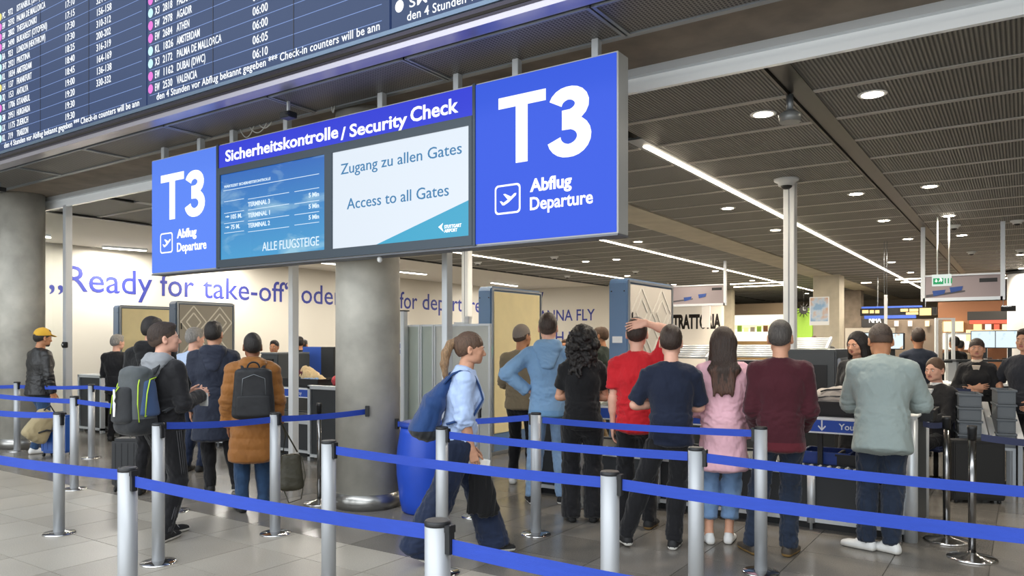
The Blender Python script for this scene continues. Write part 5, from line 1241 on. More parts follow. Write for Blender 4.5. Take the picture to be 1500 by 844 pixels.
lb('man in a navy t-shirt with folded arms and wide stance', at(983, 5.85), 4, 1.705, skin='fair', girth=1.03, top=dict(name='t_shirt', m=cloth('navy jersey', '1b2235'), hem=-.09, sleeve=.44, th=.018), legs=dict(m=T_BLK, w=(.090, .070, .060)), shoe=SH_BW, hair=dict(k='short', m=H_DBR, th=.013),
    arms=[dict(u=(-.42, .12, -.9), f=(.90, .42, .02), d=(.9, .1, .2), n=(0, -1, 0), curl=40), FOLD[1]], stance=((-.36, 0), (.02, .0)), toes=(20, -14), head=(-6, -3))
lb('woman with long dark hair in an oversized pink sweater and cropped jeans', at(1059, 5.98), 4, 1.695, sex='f', skin='mid', top=dict(name='sweater', m=cloth('pink knit', 'e6b5c0', var=.04), hem=-.30, th=.042, flare=1.0, fold=1.5), legs=dict(m=cloth('pale blue denim', '6f8cb0', bs=350, var=.15), w=(.088, .072, .066), bottom=.21), shoe=SH_W, hair=dict(k='long', m=H_DBR, tips=H_CHE, tipz=-.14, len=.27),
    arms=[dict(u=(-.22, .10, -.95), f=(.35, .9, -.05)), dict(u=(.2, .05, -1), f=(-.05, .45, -.9))], stance=((-.11, 0), (.05, .04)))
lb('man in a maroon sweater, blue jeans and brown boots', at(1143, 5.65), 3, 1.74, skin='mid', girth=1.0, top=dict(name='sweater', m=cloth('maroon knit', '441922'), hem=-.12, th=.024, rib=cloth('maroon rib', '5d2029')), legs=dict(m=J_DARK, w=(.092, .068, .058), fold=1.5), shoe=dict(m=S_BRN, sole=S_SOLB, h=.12), hair=dict(k='short', m=hairm('greying brown hair', '4b4541'), th=.008),
    arms=[dict(u=(-.10, .05, -1), f=(.12, .75, -.6)), dict(u=(.12, .05, -1), f=(-.1, .75, -.6))], stance=((-.20, 0), (.06, .02)), toes=(26, -20), head=(-10, -2))
p16, i16 = lb('man in a pale teal jacket leaning over the tray lane', at(1292, 5.78), 0, 1.75, skin='tan', girth=1.12, lean=13, top=dict(name='jacket', m=cloth('pale teal jacket cloth', '909c99', .9, var=.03), hem=-.16, th=.030, collar=.055, flare=1.05, arm=1.12, fold=1.1), legs=dict(m=J_DARK, w=(.096, .070, .058), fold=1.5), shoe=SH_W, hair=dict(k='fade', m=H_DBR, side=H_SHV),
    arms=[dict(u=(-.16, .32, -.92), f=(.25, .9, -.12)), dict(u=(.34, .28, -.85), f=(-.40, .85, -.12))], stance=((-.11, -.02), (.06, -.04)), head=(10, -28), toes=(66, 58))
# -- staff and people beyond the lanes
lb('dark haired woman facing us behind the man in the teal jacket', at(1257, 7.75), 158, 1.68, sex='f', skin='mid', group='security staff', top=dict(name='jacket', m=K_BLKJ, hem=-.08, th=.022, collar=.03), legs=dict(m=T_BLK), shoe=SH_B, hair=dict(k='long', m=H_BLK, len=.2), head=(-12, -8))
sx, sy = at(1371, 8.3)
lb('seated man in a black suit jacket with a white collar', (sx, sy), 142, 1.75, skin='fair', group='security staff', seated=True, seat_z=.48, knees=((-.1, 1, .3), (.1, 1, .3)), stance=((-.13, .42), (.13, .42)), top=dict(name='jacket', m=K_BLKJ, hem=-.01, th=.022, shirt_collar=M_WHITEP), legs=dict(m=T_BLK), shoe=SH_B, hair=dict(k='buzz', m=H_BRN), arms=[dict(u=(-.15, .35, -.9), f=(.3, .9, -.1)), dict(u=(.15, .35, -.9), f=(-.3, .9, -.1))], head=(8, -4))
lb('woman with tied back hair and crossed arms in a black jacket facing us', at(1431, 8.7), 176, 1.62, sex='f', skin='mid', group='security staff', top=dict(name='jacket', m=K_BLKJ, hem=-.10, th=.018, sleeve=.82, shirt_collar=mat('cream blouse', sh('cdbfae'), .7)), legs=dict(m=T_BLK), shoe=SH_B, hair=dict(k='bun', m=H_DBR), arms=[dict(u=(-.30, .18, -.93), f=(.92, .38, .02), d=(.95, .1, .05), n=(0, -1, 0), curl=18), dict(u=(.30, .18, -.93), f=(-.92, .42, .14), d=(-.9, .1, .15), n=(0, -1, 0), curl=30)], head=(4, 4))
lb('dark shirted man seen from behind near the monitors', at(1345, 10.6), 3, 1.77, skin='tan', near=False, group='security staff', top=dict(name='polo_shirt', m=cloth('slate navy cotton', '232a38'), hem=-.08, sleeve=.42, th=.016), legs=dict(m=T_BLK), shoe=SH_B, hair=dict(k='short', m=H_DBR))
lb('man in a dark polo shirt cut by the right edge of the picture', at(1503, 8.3), 155, 1.72, skin='mid', girth=1.08, group='security staff', top=dict(name='polo_shirt', m=cloth('dark grey cotton', '2b2e36'), hem=-.08, sleeve=.44, th=.018), legs=dict(m=T_BLK), shoe=SH_B, hair=dict(k='short', m=H_DBR), arms=[dict(u=(-.2, -.1, -1), f=(.3, .6, -.5)), dict(u=(.55, -.2, -.85), f=(-.5, .75, -.35))])
lb('bearded man in a dark t-shirt between the two scanner walls', at(881, 11.6), 62, 1.80, skin='tan', near=False, group='security staff', top=dict(name='t_shirt', m=cloth('dark green cotton', '2a332c'), hem=-.08, sleeve=.42, th=.016), legs=dict(m=cloth('khaki cloth', '7a6546')), shoe=SH_B, hair=dict(k='short', m=H_BRN), beard=H_BRN, arms=FRONTH)
lb('person with reddish hair far behind the cream scanner panel', at(828, 14.0), 170, 1.62, skin='tan', near=False, group='people far inside the hall', top=dict(name='shirt', m=cloth('white cotton far', 'c9c9c9'), th=.016), legs=dict(m=T_BLK), shoe=SH_B, hair=dict(k='short', m=H_BRN))
lb('dark haired person beside the x-ray machine, far right of the maroon sweater', at(1217, 12.5), 40, 1.5, skin='brown', near=False, group='people far inside the hall', top=dict(name='shirt', m=K_BLK, th=.016), legs=dict(m=T_BLK), shoe=SH_B, hair=dict(k='short', m=H_BLK))
lb('person in front of the square concrete column, far inside the hall', at(1193, 17.0), 170, 1.70, skin='mid', near=False, group='people far inside the hall', top=dict(name='shirt', m=cloth('grey cotton far', '777a80'), th=.016), legs=dict(m=T_BLK), shoe=SH_B, hair=dict(k='short', m=H_BRN))
for px, D, H, l, rel in ((439, 15.5, 1.68, 'dark haired person behind the blue screen left of the round column', 10), (445, 17.0, 1.62, 'second dark head above the blue screen left of the round column', -30), (402, 13.5, 1.60, 'person with dark hair beyond the brown coat', 160), (1398, 14.5, 1.68, 'person in black behind the glass left of the standing staff woman', 30), (1407, 17.5, 1.60, 'person in a light top behind the glass, left of the standing staff woman', -20)):
    lb(l, at(px, D), rel, H, skin='tan', near=False, group='people far inside the hall', top=dict(name='shirt', m=K_BLK if 'light top' not in l else cloth('beige cotton far', 'b9a58c'), th=.016), legs=dict(m=T_BLK), shoe=SH_B, hair=dict(k='short', m=H_BLK))

# ================================================================== BAGS AND THINGS CARRIED
def sdfobj(name, lo, hi, h, fn, m, parent, base, amp=0, fr=(14, 14, 14), post=None, sl=None):
    f = Field(lo, hi, h); fn(f); P, F = f.mesh(); N = vnormals(P, F)
    if amp: P = P+N*(amp*(1-np.abs(wav(P, fr, 6))*1.7))[:, None]
    mi = sl(P[F].mean(1)) if sl else None
    if post is not None: P = post(P)
    return link(name, npmesh(name, P-np.array(base), F, mi), m, parent)
def strap(parent, info, sd, m, base, th=.05):
    up = info['up']; pts = [up(sd*.085, -.17, .42), up(sd*.085, -.11-th*.3, .490+th*.35), up(sd*.090, -.06, .520+th*.4), up(sd*.098, .0, .520+th*.5), up(sd*.102, .05+th*.3, .490+th*.3), up(sd*.108, .085+th*.6, .43), up(sd*.12, .115+th, .33), up(sd*.15, .06+th*.6, .20), up(sd*.15, -.12, .12)]
    mb = MB(); vs = []; 
    for i, p in enumerate(pts):
        d = unit(pts[min(i+1, len(pts)-1)]-pts[max(0, i-1)]); w = V(1, 0, 0); w = unit(w-d*w.dot(d)); n = np.cross(d, w)
        vs += [Vector(p+w*a*.028+n*b*.006-np.array(base)) for a, b in ((-1, -1), (1, -1), (1, 1), (-1, 1))]
    fs = [(4*i+k, 4*i+(k+1) % 4, 4*i+4+(k+1) % 4, 4*i+4+k) for i in range(len(pts)-1) for k in range(4)]
    mb.add(vs, fs, 0, True); return mb.build('shoulder_strap', m, parent)
# grey hiking backpack with lime piping
M_GRYP = cloth('grey pack cloth', '4d5254', .7, bs=300); M_LIME = mat('lime piping', sh('b6d83a'), .5); M_CHAR = cloth('charcoal pack cloth', '25272a', .7, bs=300); M_PBLU = cloth('blue pack cloth', '3d5276', .7)
up = i4['up']; base = up(0, -.26, -.02); bp = worn(p4, 'backpack', 'large grey backpack with lime green piping on the man in profile', 'backpack', base)
c = up(0, -.27, .22)
def f1(f): f.seg(up(0, -.255, .03), up(0, -.25, .42), (.165, .125), (.135, .095), .05, p=2.7, end=.7)
sdfobj('main_compartment', c-.34, c+.36, .009, f1, [M_GRYP, M_CHAR], bp, base, .004, sl=lambda C: (C[:, 2] < up(0, 0, .08)[2]).astype(int))
def f2(f): f.seg(up(-.01, -.355, .08), up(-.01, -.345, .30), (.115, .05), (.090, .038), .03, p=2.6, end=.8)
sdfobj('front_pocket', c-.34, c+.3, .009, f2, M_CHAR, bp, base, .003)
def f3(f): f.seg(up(.15, -.24, .12), up(.135, -.235, .36), (.03, .085), (.025, .05), .02, p=2.4, end=.8)
sdfobj('side_pocket', c-.34, c+.36, .009, f3, M_PBLU, bp, base, .002)
mb = MB()
for pts in ([(.155, -.34, .06), (.152, -.35, .20), (.13, -.33, .34), (.10, -.28, .46)], [(-.155, -.33, .06), (-.152, -.34, .20), (-.13, -.32, .34), (-.10, -.27, .46)], [(.172, -.30, .10), (.175, -.285, .28), (.162, -.25, .385), (.155, -.19, .40)], [(.172, -.30, .10), (.16, -.21, .16)][:2], [(-.10, -.40, .12), (-.085, -.393, .26), (-.02, -.385, .33)]):
    mb.tube([up(*p)-base for p in pts], .005, 6)
mb.build('lime_piping', M_LIME, bp)
mb = MB(); mb.prism([(0, -.1), (.022, -.1), (.03, .0), (.012, .02), (.028, .05), (.02, .11), (0, .11)], 0, .003, Matrix.Translation(Vector(up(-.06, -.405, .20)-base)) @ FRONT); mb.build('white_print', S_WHT, bp)
for sd in (-1, 1): strap(bp, i4, sd, M_CHAR, base, .03)
mb = MB(); mb.tube([up(x, -.20+.0, .44+.035*math.cos(x*26))-base for x in (-.05, -.03, 0, .03, .05)], .008, 8); mb.build('grab_loop', M_CHAR, bp)
# white slip at his wrist
w = i4['wri'][1]+i4['hd'][1][0]*.04; t = worn(p4, 'paper_slip', 'folded white paper held by the man with the grey backpack', 'paper', w+V(0, 0, -.05))
MB().box(-.045, -.004, -.05, .05, .002, .06).box(-.03, -.008, -.04, .06, -.003, .045).build('paper', S_WHT, t, .001)
# black backpack on the quilted coat
up = i7['up']; base = up(0, -.22, .0); bp = worn(p7, 'backpack', 'plain black backpack worn over the quilted brown coat', 'backpack', base); c = up(0, -.22, .24)
def f4(f): f.seg(up(0, -.225, .07), up(0, -.225, .445), (.188, .09), (.160, .07), .05, p=2.9, end=.75)
sdfobj('main_compartment', c-.36, c+.36, .009, f4, mat('black pack nylon', sh('202124'), .6, bump=.2, bscale=250, var=.1), bp, base, .003)
def f5(f): f.seg(up(0, -.30, .06), up(0, -.295, .22), (.155, .035), (.145, .026), .03, p=2.8, end=.9)
sdfobj('front_pocket', c-.36, c+.3, .009, f5, MATS['black pack nylon'], bp, base, .002)
mb = MB(); mb.tube([up(.055*math.cos(a), -.22, .50+.055*math.sin(a))-base for a in [PI*k/10 for k in range(11)]], .008, 8); mb.build('grab_loop', M_CHAR, bp)
mb = MB(); mb.tube([up(x, -.307, z)-base for x, z in ((-.11, .24), (-.10, .40), (0, .44), (.10, .40), (.11, .24))], .003, 5); mb.build('zip', M_ALUD, bp)
for sd in (-1, 1): strap(bp, i7, sd, M_CHAR, base, .07)
# olive shoulder bag held beside the coat
M_OLIV = mat('olive bag leather', sh('3d3a2c'), .5, var=.15, vscale=12, bump=.2, bscale=70)
bx_, by_ = at(426, 7.15); t = thing('handbag', 'dark olive bag hanging beside the quilted brown coat', 'bag', (bx_, by_, .17), p7.rotation_euler.z)
sdfobj('bag_body', (-.2, -.15, -.02), (.2, .15, .45), .008, lambda f: f.seg((0, 0, .07), (0, 0, .34), (.118, .062), (.088, .032), .03, p=2.7, end=.8), M_OLIV, t, (0, 0, 0), .004)
MB().tube([(-.07, 0, .38), (-.05, -.02, .55), (-.085, -.0, .66), (-.03, .02, .55), (.06, 0, .38)], .007, 8).build('handle', M_OLIV, t)
MB().tube([(.10, 0, .34), (.13, -.02, .15), (.09, -.03, -.06), (-.02, -.03, -.09), (-.06, -.02, .02)], .006, 8).build('loose_strap', M_OLIV, t)
# blue drawstring pack of the walking woman
up = i8['up']; base = up(0, -.24, -.02); bp = worn(p8, 'backpack', 'blue backpack with a black base worn by the walking woman', 'backpack', base); c = up(0, -.22, .22)
def f6(f):
    f.seg(up(0, -.275, .035), up(0, -.22, .26), (.175, .105), (.145, .075), .05, p=2.4, end=.6); f.seg(up(0, -.22, .26), up(0, -.12, .46), (.145, .075), (.07, .028), .05, end=.6)
M_BPB = cloth('cobalt pack cloth', '1e3d6e', .7, var=.08)
sdfobj('main_compartment', c-.40, c+.40, .009, f6, [M_BPB, M_CHAR], bp, base, .006, (10, 22, 10), sl=lambda C: (C[:, 2] < up(0, -.275, .05)[2]).astype(int))
for sd in (-1, 1): strap(bp, i8, sd, M_BPB, base, .02)
# papers, phone and dark jacket in her hand
hw = i8['wri'][1]+i8['hd'][1][0]*.09; t = worn(p8, 'papers', 'white papers in the hand of the walking woman', 'paper', hw+V(0, 0, -.05))
MB().box(-.035, -.10, .02, -.028, .10, .085, M=Matrix.Rotation(-.25, 4, 'X')).build('sheet', S_WHT, t); MB().box(-.026, -.11, .0, -.021, .08, .07, M=Matrix.Rotation(-.12, 4, 'X')).build('sheet', S_SOLW, t)
MB().box(-.045, -.04, .03, -.037, .05, .075, M=Matrix.Rotation(-.25, 4, 'X')).build('phone', mat('phone glass', sh('30343a'), .15), t, .002)
b0 = hw+V(-.10, .06, -.42); t = worn(p8, 'folded_jacket', 'black jacket hanging from the hand of the walking woman', 'jacket', b0)
def f7(f): f.seg((0, 0, .05), (0, -.03, .36), (.045, .115), (.035, .05), .03, wide=(1, 0, 0), end=.4); f.seg((0, .05, .02), (0, .02, .30), (.04, .07), (.03, .05), .03, wide=(1, 0, 0), end=.4)
sdfobj('cloth_body', (-.12, -.2, -.05), (.12, .22, .46), .008, f7, K_BLK, t, (0, 0, 0), .010, (9, 30, 6))
# luggage at the left column
x, y = at(62, 10.35); t = thing('travel_bag', 'beige backpack resting on the blue suitcase by the yellow cap man', 'bag', (x, y, .22), p1.rotation_euler.z)
M_BEI = cloth('beige canvas', 'a89a78', .8)
def post_t(P): return P
sdfobj('bag_body', (-.2, -.32, -.05), (.2, .32, .55), .01, lambda f: f.seg((0, -.10, .10), (0, .06, .36), (.10, .17), (.09, .13), .05, wide=(1, 0, 0), p=2.5, end=.8), M_BEI, t, (0, 0, 0), .006)
MB().tube([(.10, -.10, .14), (.115, .0, .17), (.10, .10, .15)], .012, 8).tube([(.08, .12, .40), (.09, .06, .50), (.08, -.02, .44)], .010, 8).build('carry_strap', M_CHAR, t)
M_SUITB = mat('blue hard shell', sh('1e4f9e'), .35); x, y = at(84, 10.55)
def suitcase(x, y, rz, w, h, d, m, label, handle=.35, group=None):
    t = thing('suitcase', label, 'suitcase', (x, y, 0), rz, group)
    MB().box(-w/2, -d/2, .05, w/2, d/2, .05+h).build('shell', m, t, .03)
    for q in range(5): MB().box(-w/2+.05+q*(w-.1)/4-.006, -d/2-.004, .10, -w/2+.05+q*(w-.1)/4+.006, -d/2+.004, h).build('rib', m, t, .002)
    for sx_ in (-1, 1):
        for sy_ in (-1, 1):
            MB().lathe([(.022, -.01), (.025, 0), (.022, .01)], 14, M=Matrix.Translation((sx_*(w/2-.04), sy_*(d/2-.03), .025)) @ Matrix.Rotation(PI/2, 4, 'Y')).box(sx_*(w/2-.04)-.015, sy_*(d/2-.03)-.012, .03, sx_*(w/2-.04)+.015, sy_*(d/2-.03)+.012, .055).build('wheel', M_BLACK, t)
    hb = MB()
    for sx_ in (-1, 1): hb.cyl((sx_*.06, d/2-.03, 0), .007, h+.05, h+.05+handle, 10)
    hb.build('pull_rod', M_ALU, t); MB().box(-.075, d/2-.045, h+.05+handle, .075, d/2-.015, h+.08+handle).build('handle', M_BLACK, t, .006)
    return t
suitcase(x, y, .5, .36, .52, .22, M_SUITB, 'blue hard shell suitcase under the beige backpack', .0)
x, y = at(194, 8.1); suitcase(x, y, .6, .36, .52, .22, mat('black ribbed shell', sh('202225'), .5), 'black ribbed suitcase behind the man with the grey backpack', .30)
# ================================================================== CLUTTER ON AND AROUND THE LANES
zt = .95
heap('coat', 'beige coat heaped in the tray beside the round column', xa+.04, ya, zt, [((-.16, 0, .20), (.24, 0, .05), .080, .05), ((-.12, 0, .12), (.05, .0, .06), .12, .11)], cloth('beige coat cloth', 'cdb58a'))
heap('scarf', 'maroon scarf tucked under the beige coat in the tray', xa-.19, ya-.02, zt, [((-.07, 0, .10), (.06, 0, .17), .08, .085)], cloth('maroon wool', '5b2530'))
heap('scarf', 'striped blue and white cloth at the front of the clothes tray', xa+.10, ya-.15, zt, [((-.14, 0, .06), (.18, 0, .07), .045, .05)], cloth('blue white knit', '6e8bb0', var=.5, vs=30), .008)
heap('jacket', 'dark patterned jacket lying in the left part of the clothes tray', xa-.24, ya-.10, zt, [((-.08, 0, .05), (.10, 0, .08), .06, .05)], cloth('dark tweed', '3a3c48', var=.6, vs=35), .010)
heap('garment', 'coral red garment hanging over the tray end by the round column', onY(493, 7.6)[0]+.12, ya-.03, zt, [((-.1, 0, .08), (.12, 0, .10), .07, .05)], cloth('coral cloth', 'c44a50'))
# grey backpack and black tray on the right lane
xb_, _ = onY(1222, 7.35); tray(xb_-.05, 7.33, .935, .72, .42, .13, 0, 'black tray with the grey striped backpack on the right lane')
t = thing('backpack', 'grey backpack lying in the black tray beside the teal jacket', 'backpack', (xb_+.06, 7.33, .955))
def fb(f): f.seg((-.22, 0, .09), (.20, 0, .12), (.13, .09), (.12, .10), .03, wide=(0, 1, 0), p=2.5, end=.7); f.seg((-.16, 0, .17), (.12, 0, .21), (.10, .04), (.10, .05), .03, wide=(0, 1, 0), p=2.5, end=.7)
f = Field((-.35, -.18, -.01), (.35, .18, .36), .008); fb(f); P_, F_ = f.mesh(); P_ = P_+vnormals(P_, F_)*(.006*(1-np.abs(wav(P_, (14, 14, 30), 3))*1.6))[:, None]
link('main_compartment', npmesh('pack', P_, F_), cloth('stone grey nylon', '9a938c'), t)
for k in range(3): MB().tube([(-.25+.05*k, -.135+.01*k, .07+.06*k), (-.1, -.14+.02*k, .09+.06*k), (.2, -.13+.02*k, .10+.065*k)], .007, 6).build('black_trim', M_BLACK, t)
xt_, _ = onY(1316, 7.2); tray(xt_+.12, 7.28, .935, .30, .40, .10, 0, 'short black tray at the lane end right of the teal jacket')
x, _ = onY(1215, 7.35); t = tray(x, 7.33, .501, .40, .34, .11, 0, 'blue bin standing under the shelf of the right lane', mat('blue bin plastic', sh('1f3f8c'), .45))
x, _ = onY(1255, 7.35); t = tray(x+.05, 7.33, .501, .36, .36, .10, 0, 'black tray on the lower shelf behind the teal jacket man')
# body scanner walls
def scanner(x, y0, y1, thick, zt, label, side, pattern):
    """upright panel facing +X at x; its narrow side faces the queue"""
    t = thing('body_scanner_wall', label, 'scanner', (x-thick/2, (y0+y1)/2, 0)); L = y1-y0; r = .06
    prof = [(-L/2, 0), (L/2, 0), (L/2, zt-r), (L/2-r*.3, zt-r*.3), (L/2-r, zt), (-L/2+r, zt), (-L/2+r*.3, zt-r*.3), (-L/2, zt-r)]
    MB().prism(prof, -thick/2, thick/2, SIDE).build('housing', side, t, .012)
    MB().box(thick/2-.002, -L/2+.07, .30, thick/2+.012, L/2-.07, zt-.07).build('face_panel', M_CREAM if not pattern else mat('grey patterned panel' if pattern == 1 else 'pale patterned panel', sh('837f75') if pattern == 1 else sh('cfc9c0'), .7), t, .004)
    ed = MB(); q = .03
    ed.box(thick/2, -L/2+.02, .06, thick/2+.02, -L/2+.05, zt-.05).box(thick/2, L/2-.05, .06, thick/2+.02, L/2-.02, zt-.05).box(thick/2, -L/2+.02, zt-.05, thick/2+.02, L/2-.02, zt-.02)
    ed.build('edge_frame', M_ALUD, t)
    MB().box(-thick/2-.03, -L/2-.03, 0, thick/2+.03, L/2+.03, .05).build('foot', M_ALUD, t, .006)
    for sx_ in (-.7, .7):
        MB().lathe([(.009, 0), (.009, .006)], 10, M=Matrix.Translation((sx_*thick/2, -L/2-.001, zt-.16)) @ Matrix.Rotation(PI/2, 4, 'X')).build('screw', M_BLACK, t)
    if pattern:
        lm = mat('pale pattern line', sh('dcd8d0'), .6) if pattern == 2 else mat('grey pattern line', sh('b9b5aa'), .6); W_ = L-.16; H_ = zt-.38; mb = MB(); cz = .31+H_/2
        def bar(a, b):
            a = Vector((thick/2+.014, a[0]*W_/2, cz+a[1]*H_/2)); b = Vector((thick/2+.014, b[0]*W_/2, cz+b[1]*H_/2)); d = (b-a); n = Vector((1,0,0)).cross(d).normalized()*.014
            mb.add([a+n, b+n, b-n, a-n, a+n+Vector((.004,0,0)), b+n+Vector((.004,0,0)), b-n+Vector((.004,0,0)), a-n+Vector((.004,0,0))], [(4,5,6,7),(0,1,5,4),(1,2,6,5),(2,3,7,6),(3,0,4,7)])
        for cx_ in (-.5, .5):
            for cz_ in (-.66, 0, .66):
                for hw_, hh_ in ((.48, .315), (.27, .18)):
                    P4 = [(cx_, cz_+hh_), (cx_+hw_, cz_), (cx_, cz_-hh_), (cx_-hw_, cz_)]
                    for q in range(4): bar(P4[q], P4[(q+1) % 4])
        for cz_ in (-.33, .33):
            P4 = [(0, cz_+.19), (.29, cz_), (0, cz_-.19), (-.29, cz_)]
            for q in range(4): bar(P4[q], P4[(q+1) % 4])
        mb.build('pattern_lines', lm, t)
        for zz in (1.1, 1.9): MB().box(thick/2+.012, -L/2+.10, zz-.06, thick/2+.03, -L/2+.115, zz+.06).build('latch', M_BLACK, t)
    return t
sc1 = scanner(-15.9, 8.62, 9.97, .22, 2.37, 'cream faced scanner wall in a dark slate frame at the left', M_SBLUED, 0)
sc2 = scanner(-13.85, 8.65, 10.0, .24, 2.40, 'scanner wall with a grey diamond pattern behind the left queue', M_SBLUED, 1)
sc3 = scanner(-6.16, 8.58, 9.92, .22, 2.37, 'large cream faced scanner wall behind the hoodie man', M_SBLUE, 0)
sc4 = scanner(-4.04, 8.50, 9.95, .25, 2.38, 'scanner wall with a pale diamond pattern beside the red t-shirt', M_SBLUE, 2)
M_GLED = mat('green status light', (.05, 1, .25), .4, emit=3)
for s_ in (sc3, sc4): MB().box(.12, -.70, 1.40, .135, -.685, 1.53).build('status_light', M_GLED, s_)
for s_ in (sc4,): MB().box(.02-.09, -.739, 1.58, .06, -.727, 1.66).build('name_plate', M_LETW, s_)
x, y = onY(892, 8.45)[0], 8.44
# frosted cabin
M_FROST = mat('frosted glass', sh('dfe3e0'), .45, trans=.35, var=.03, vscale=1.5); M_FROSTG = mat('green tinted frosted glass', sh('bfccc6'), .35, trans=.4, var=.05, vscale=1.0)
def screen(px0, px1, Y, z1, m, label, z0=.08):
    a, b = onY(px0, Y)[0], onY(px1, Y)[0]; w = b-a; t = thing('glass_screen', label, 'glass screen', ((a+b)/2, Y, 0), 0, 'frosted cabin screens')
    MB().box(-w/2+.02, -.006, z0, w/2-.02, .006, z1-.02).build('pane', m, t)
    MB().box(-w/2, -.02, 0, -w/2+.022, .02, z1).box(w/2-.022, -.02, 0, w/2, .02, z1).build('upright', M_ALU, t, .002)
    MB().box(-w/2+.022, -.015, z1-.025, w/2-.022, .015, z1).box(-w/2+.022, -.015, .04, w/2-.022, .015, z0).build('cross_rail', M_ALU, t)
screen(661, 719, 7.31, 1.81, M_FROST, 'pale frosted screen behind the walking woman')
screen(637, 660, 7.31, 1.81, M_FROST, 'narrow frosted screen left of the broad pale one')
screen(617, 636, 7.31, 1.81, M_FROSTG, 'narrow greenish frosted screen second from the round column')
screen(597, 616, 7.31, 1.81, M_FROSTG, 'greenish frosted screen next to the round column')
X, D = onY(594, 7.25); t = thing('cabin_post', 'slim aluminium post rising above the frosted screens by the column', 'post', (X, 7.22, 0)); MB().box(-.035, -.035, 0, .035, .035, 1.98).build('shaft', M_ALU, t, .006); MB().box(-.05, -.05, 1.98, .05, .05, 1.995).build('cap_plate', M_BLACK, t)
X, D = onY(587, 7.22); t = thing('notice', 'small blue notice beside the round column', 'sign', (X, 7.19, 1.42)); MB().box(-.05, 0, 0, .05, .006, .17).build('plate', M_LETW, t); MB().box(-.04, -.003, .02, .04, 0, .07).box(-.04, -.003, .09, .04, 0, .15).build('blue_field', M_LBLUE, t)
X, D = onY(688, 7.35); t = thing('sensor_box', 'small white box on top of the frosted screens', 'sensor', (X, 7.31, 1.812)); MB().box(-.04, -.03, 0, .04, .03, .09).build('case', M_WHITEP, t, .006); MB().box(-.20, -.015, 0, -.04, .015, .02).build('arm', M_ALU, t)
# blue drum
x, y = gnd(612, 752); y += .1
t = thing('waste_drum', 'tall blue plastic drum behind the walking woman', 'drum', (x, y, 0))
MB().lathe([(.19, 0), (.215, .02), (.235, .12), (.262, .35), (.268, .48), (.255, .62), (.235, .74), (.225, .80)], 40).build('barrel', mat('blue drum plastic', sh('1f49b8'), .38, var=.04), t)
MB().lathe([(.235, .80), (.24, .815), (.235, .835), (.20, .85)], 40).build('lid', mat('blue drum lid', sh('1c3f9c'), .4), t)
# x-ray machine and roller racks beyond the right lane
x, y = at(1194, 9.3); t = thing('x_ray_machine', 'dark grey x-ray machine right of the maroon sweater', 'machine', (x, y, 0), 0)
MB().box(-.26, -.3, .5, .30, 1.2, 1.50).build('housing', M_GREYD, t, .02); MB().box(-.16, -.315, .95, .20, -.29, 1.32).build('tunnel_curtain', M_BLACK, t); MB().box(-.24, -.28, 0, .28, 1.15, .5).build('base', M_DARK, t)
MB().box(.30, -.25, .6, .34, .5, 1.40).build('side_door', M_ALUD, t, .01)
x, y = at(1232, 9.8); t = thing('control_cabinet', 'pale grey control cabinet beside the x-ray machine', 'cabinet', (x+.05, y, 0)); MB().box(-.06, -.1, 0, .17, .4, 1.42).build('body', mat('pale machine paint', sh('b4bcc6'), .4), t, .01); MB().box(.0, -.11, 1.30, .1, -.10, 1.34).build('label_strip', M_ALUD, t)
def rack(px, D, z, w, n, label, tilt=25):
    x, y = at(px, D); t = thing('roller_rack', label, 'roller rack', (x, y, 0)); R_ = Matrix.Translation((0, 0, z)) @ Matrix.Rotation(math.radians(tilt), 4, 'X')
    MB().box(-w/2, -.18, -.02, -w/2+.03, .22, .05, M=R_).box(w/2-.03, -.18, -.02, w/2, .22, .05, M=R_).build('side_rail', M_WHITEP, t)
    for k in range(n): MB().lathe([(.02, -w/2+.03), (.02, w/2-.03)], 10, M=R_ @ Matrix.Translation((0, -.15+.34*k/(n-1), .03)) @ Matrix.Rotation(PI/2, 4, 'Y')).build('roller', M_ALU, t)
    MB().box(-w/2, .0, 0, -w/2+.04, .04, z).box(w/2-.04, .0, 0, w/2, .04, z).build('stand', M_ALUD, t)
rack(1186, 11.6, 1.53, .58, 6, 'white roller rack above the x-ray machine')
rack(1107, 11.0, 1.42, .82, 6, 'white roller rack between the pink and maroon sweaters')
rack(1012, 10.5, 1.42, .60, 6, 'white roller rack behind the navy t-shirt')
x, y = at(1105, 9.4); t = thing('x_ray_machine', 'black fronted screening machine between the pink and maroon sweaters', 'machine', (x, y, 0)); MB().box(-.55, 0, 0, .30, .9, 1.05).build('base', M_GREYD, t, .01); MB().box(-.30, -.02, 1.05, .02, .5, 1.36).build('hood', M_BLACK, t, .01); MB().box(.04, .0, 1.05, .25, .3, 1.2).build('keyboard_box', M_ALUD, t, .01)
def monitor(px, D, w, h, z, label, rz=0, m=None, stand=True, tilt=0):
    x, y = at(px, D); t = thing('monitor', label, 'monitor', (x, y, z), rz, None)
    MB().box(-w/2, 0, 0, w/2, .035, h).build('case', M_BLACK, t, .005); MB().box(-w/2+.012, -.003, .014, w/2-.012, .0, h-.012).build('screen', m, t)
    if stand: MB().box(-.03, .02, -.16, .03, .05, .05).box(-.10, -.06, -.17, .10, .10, -.155).build('stand', M_BLACK, t)
    return t
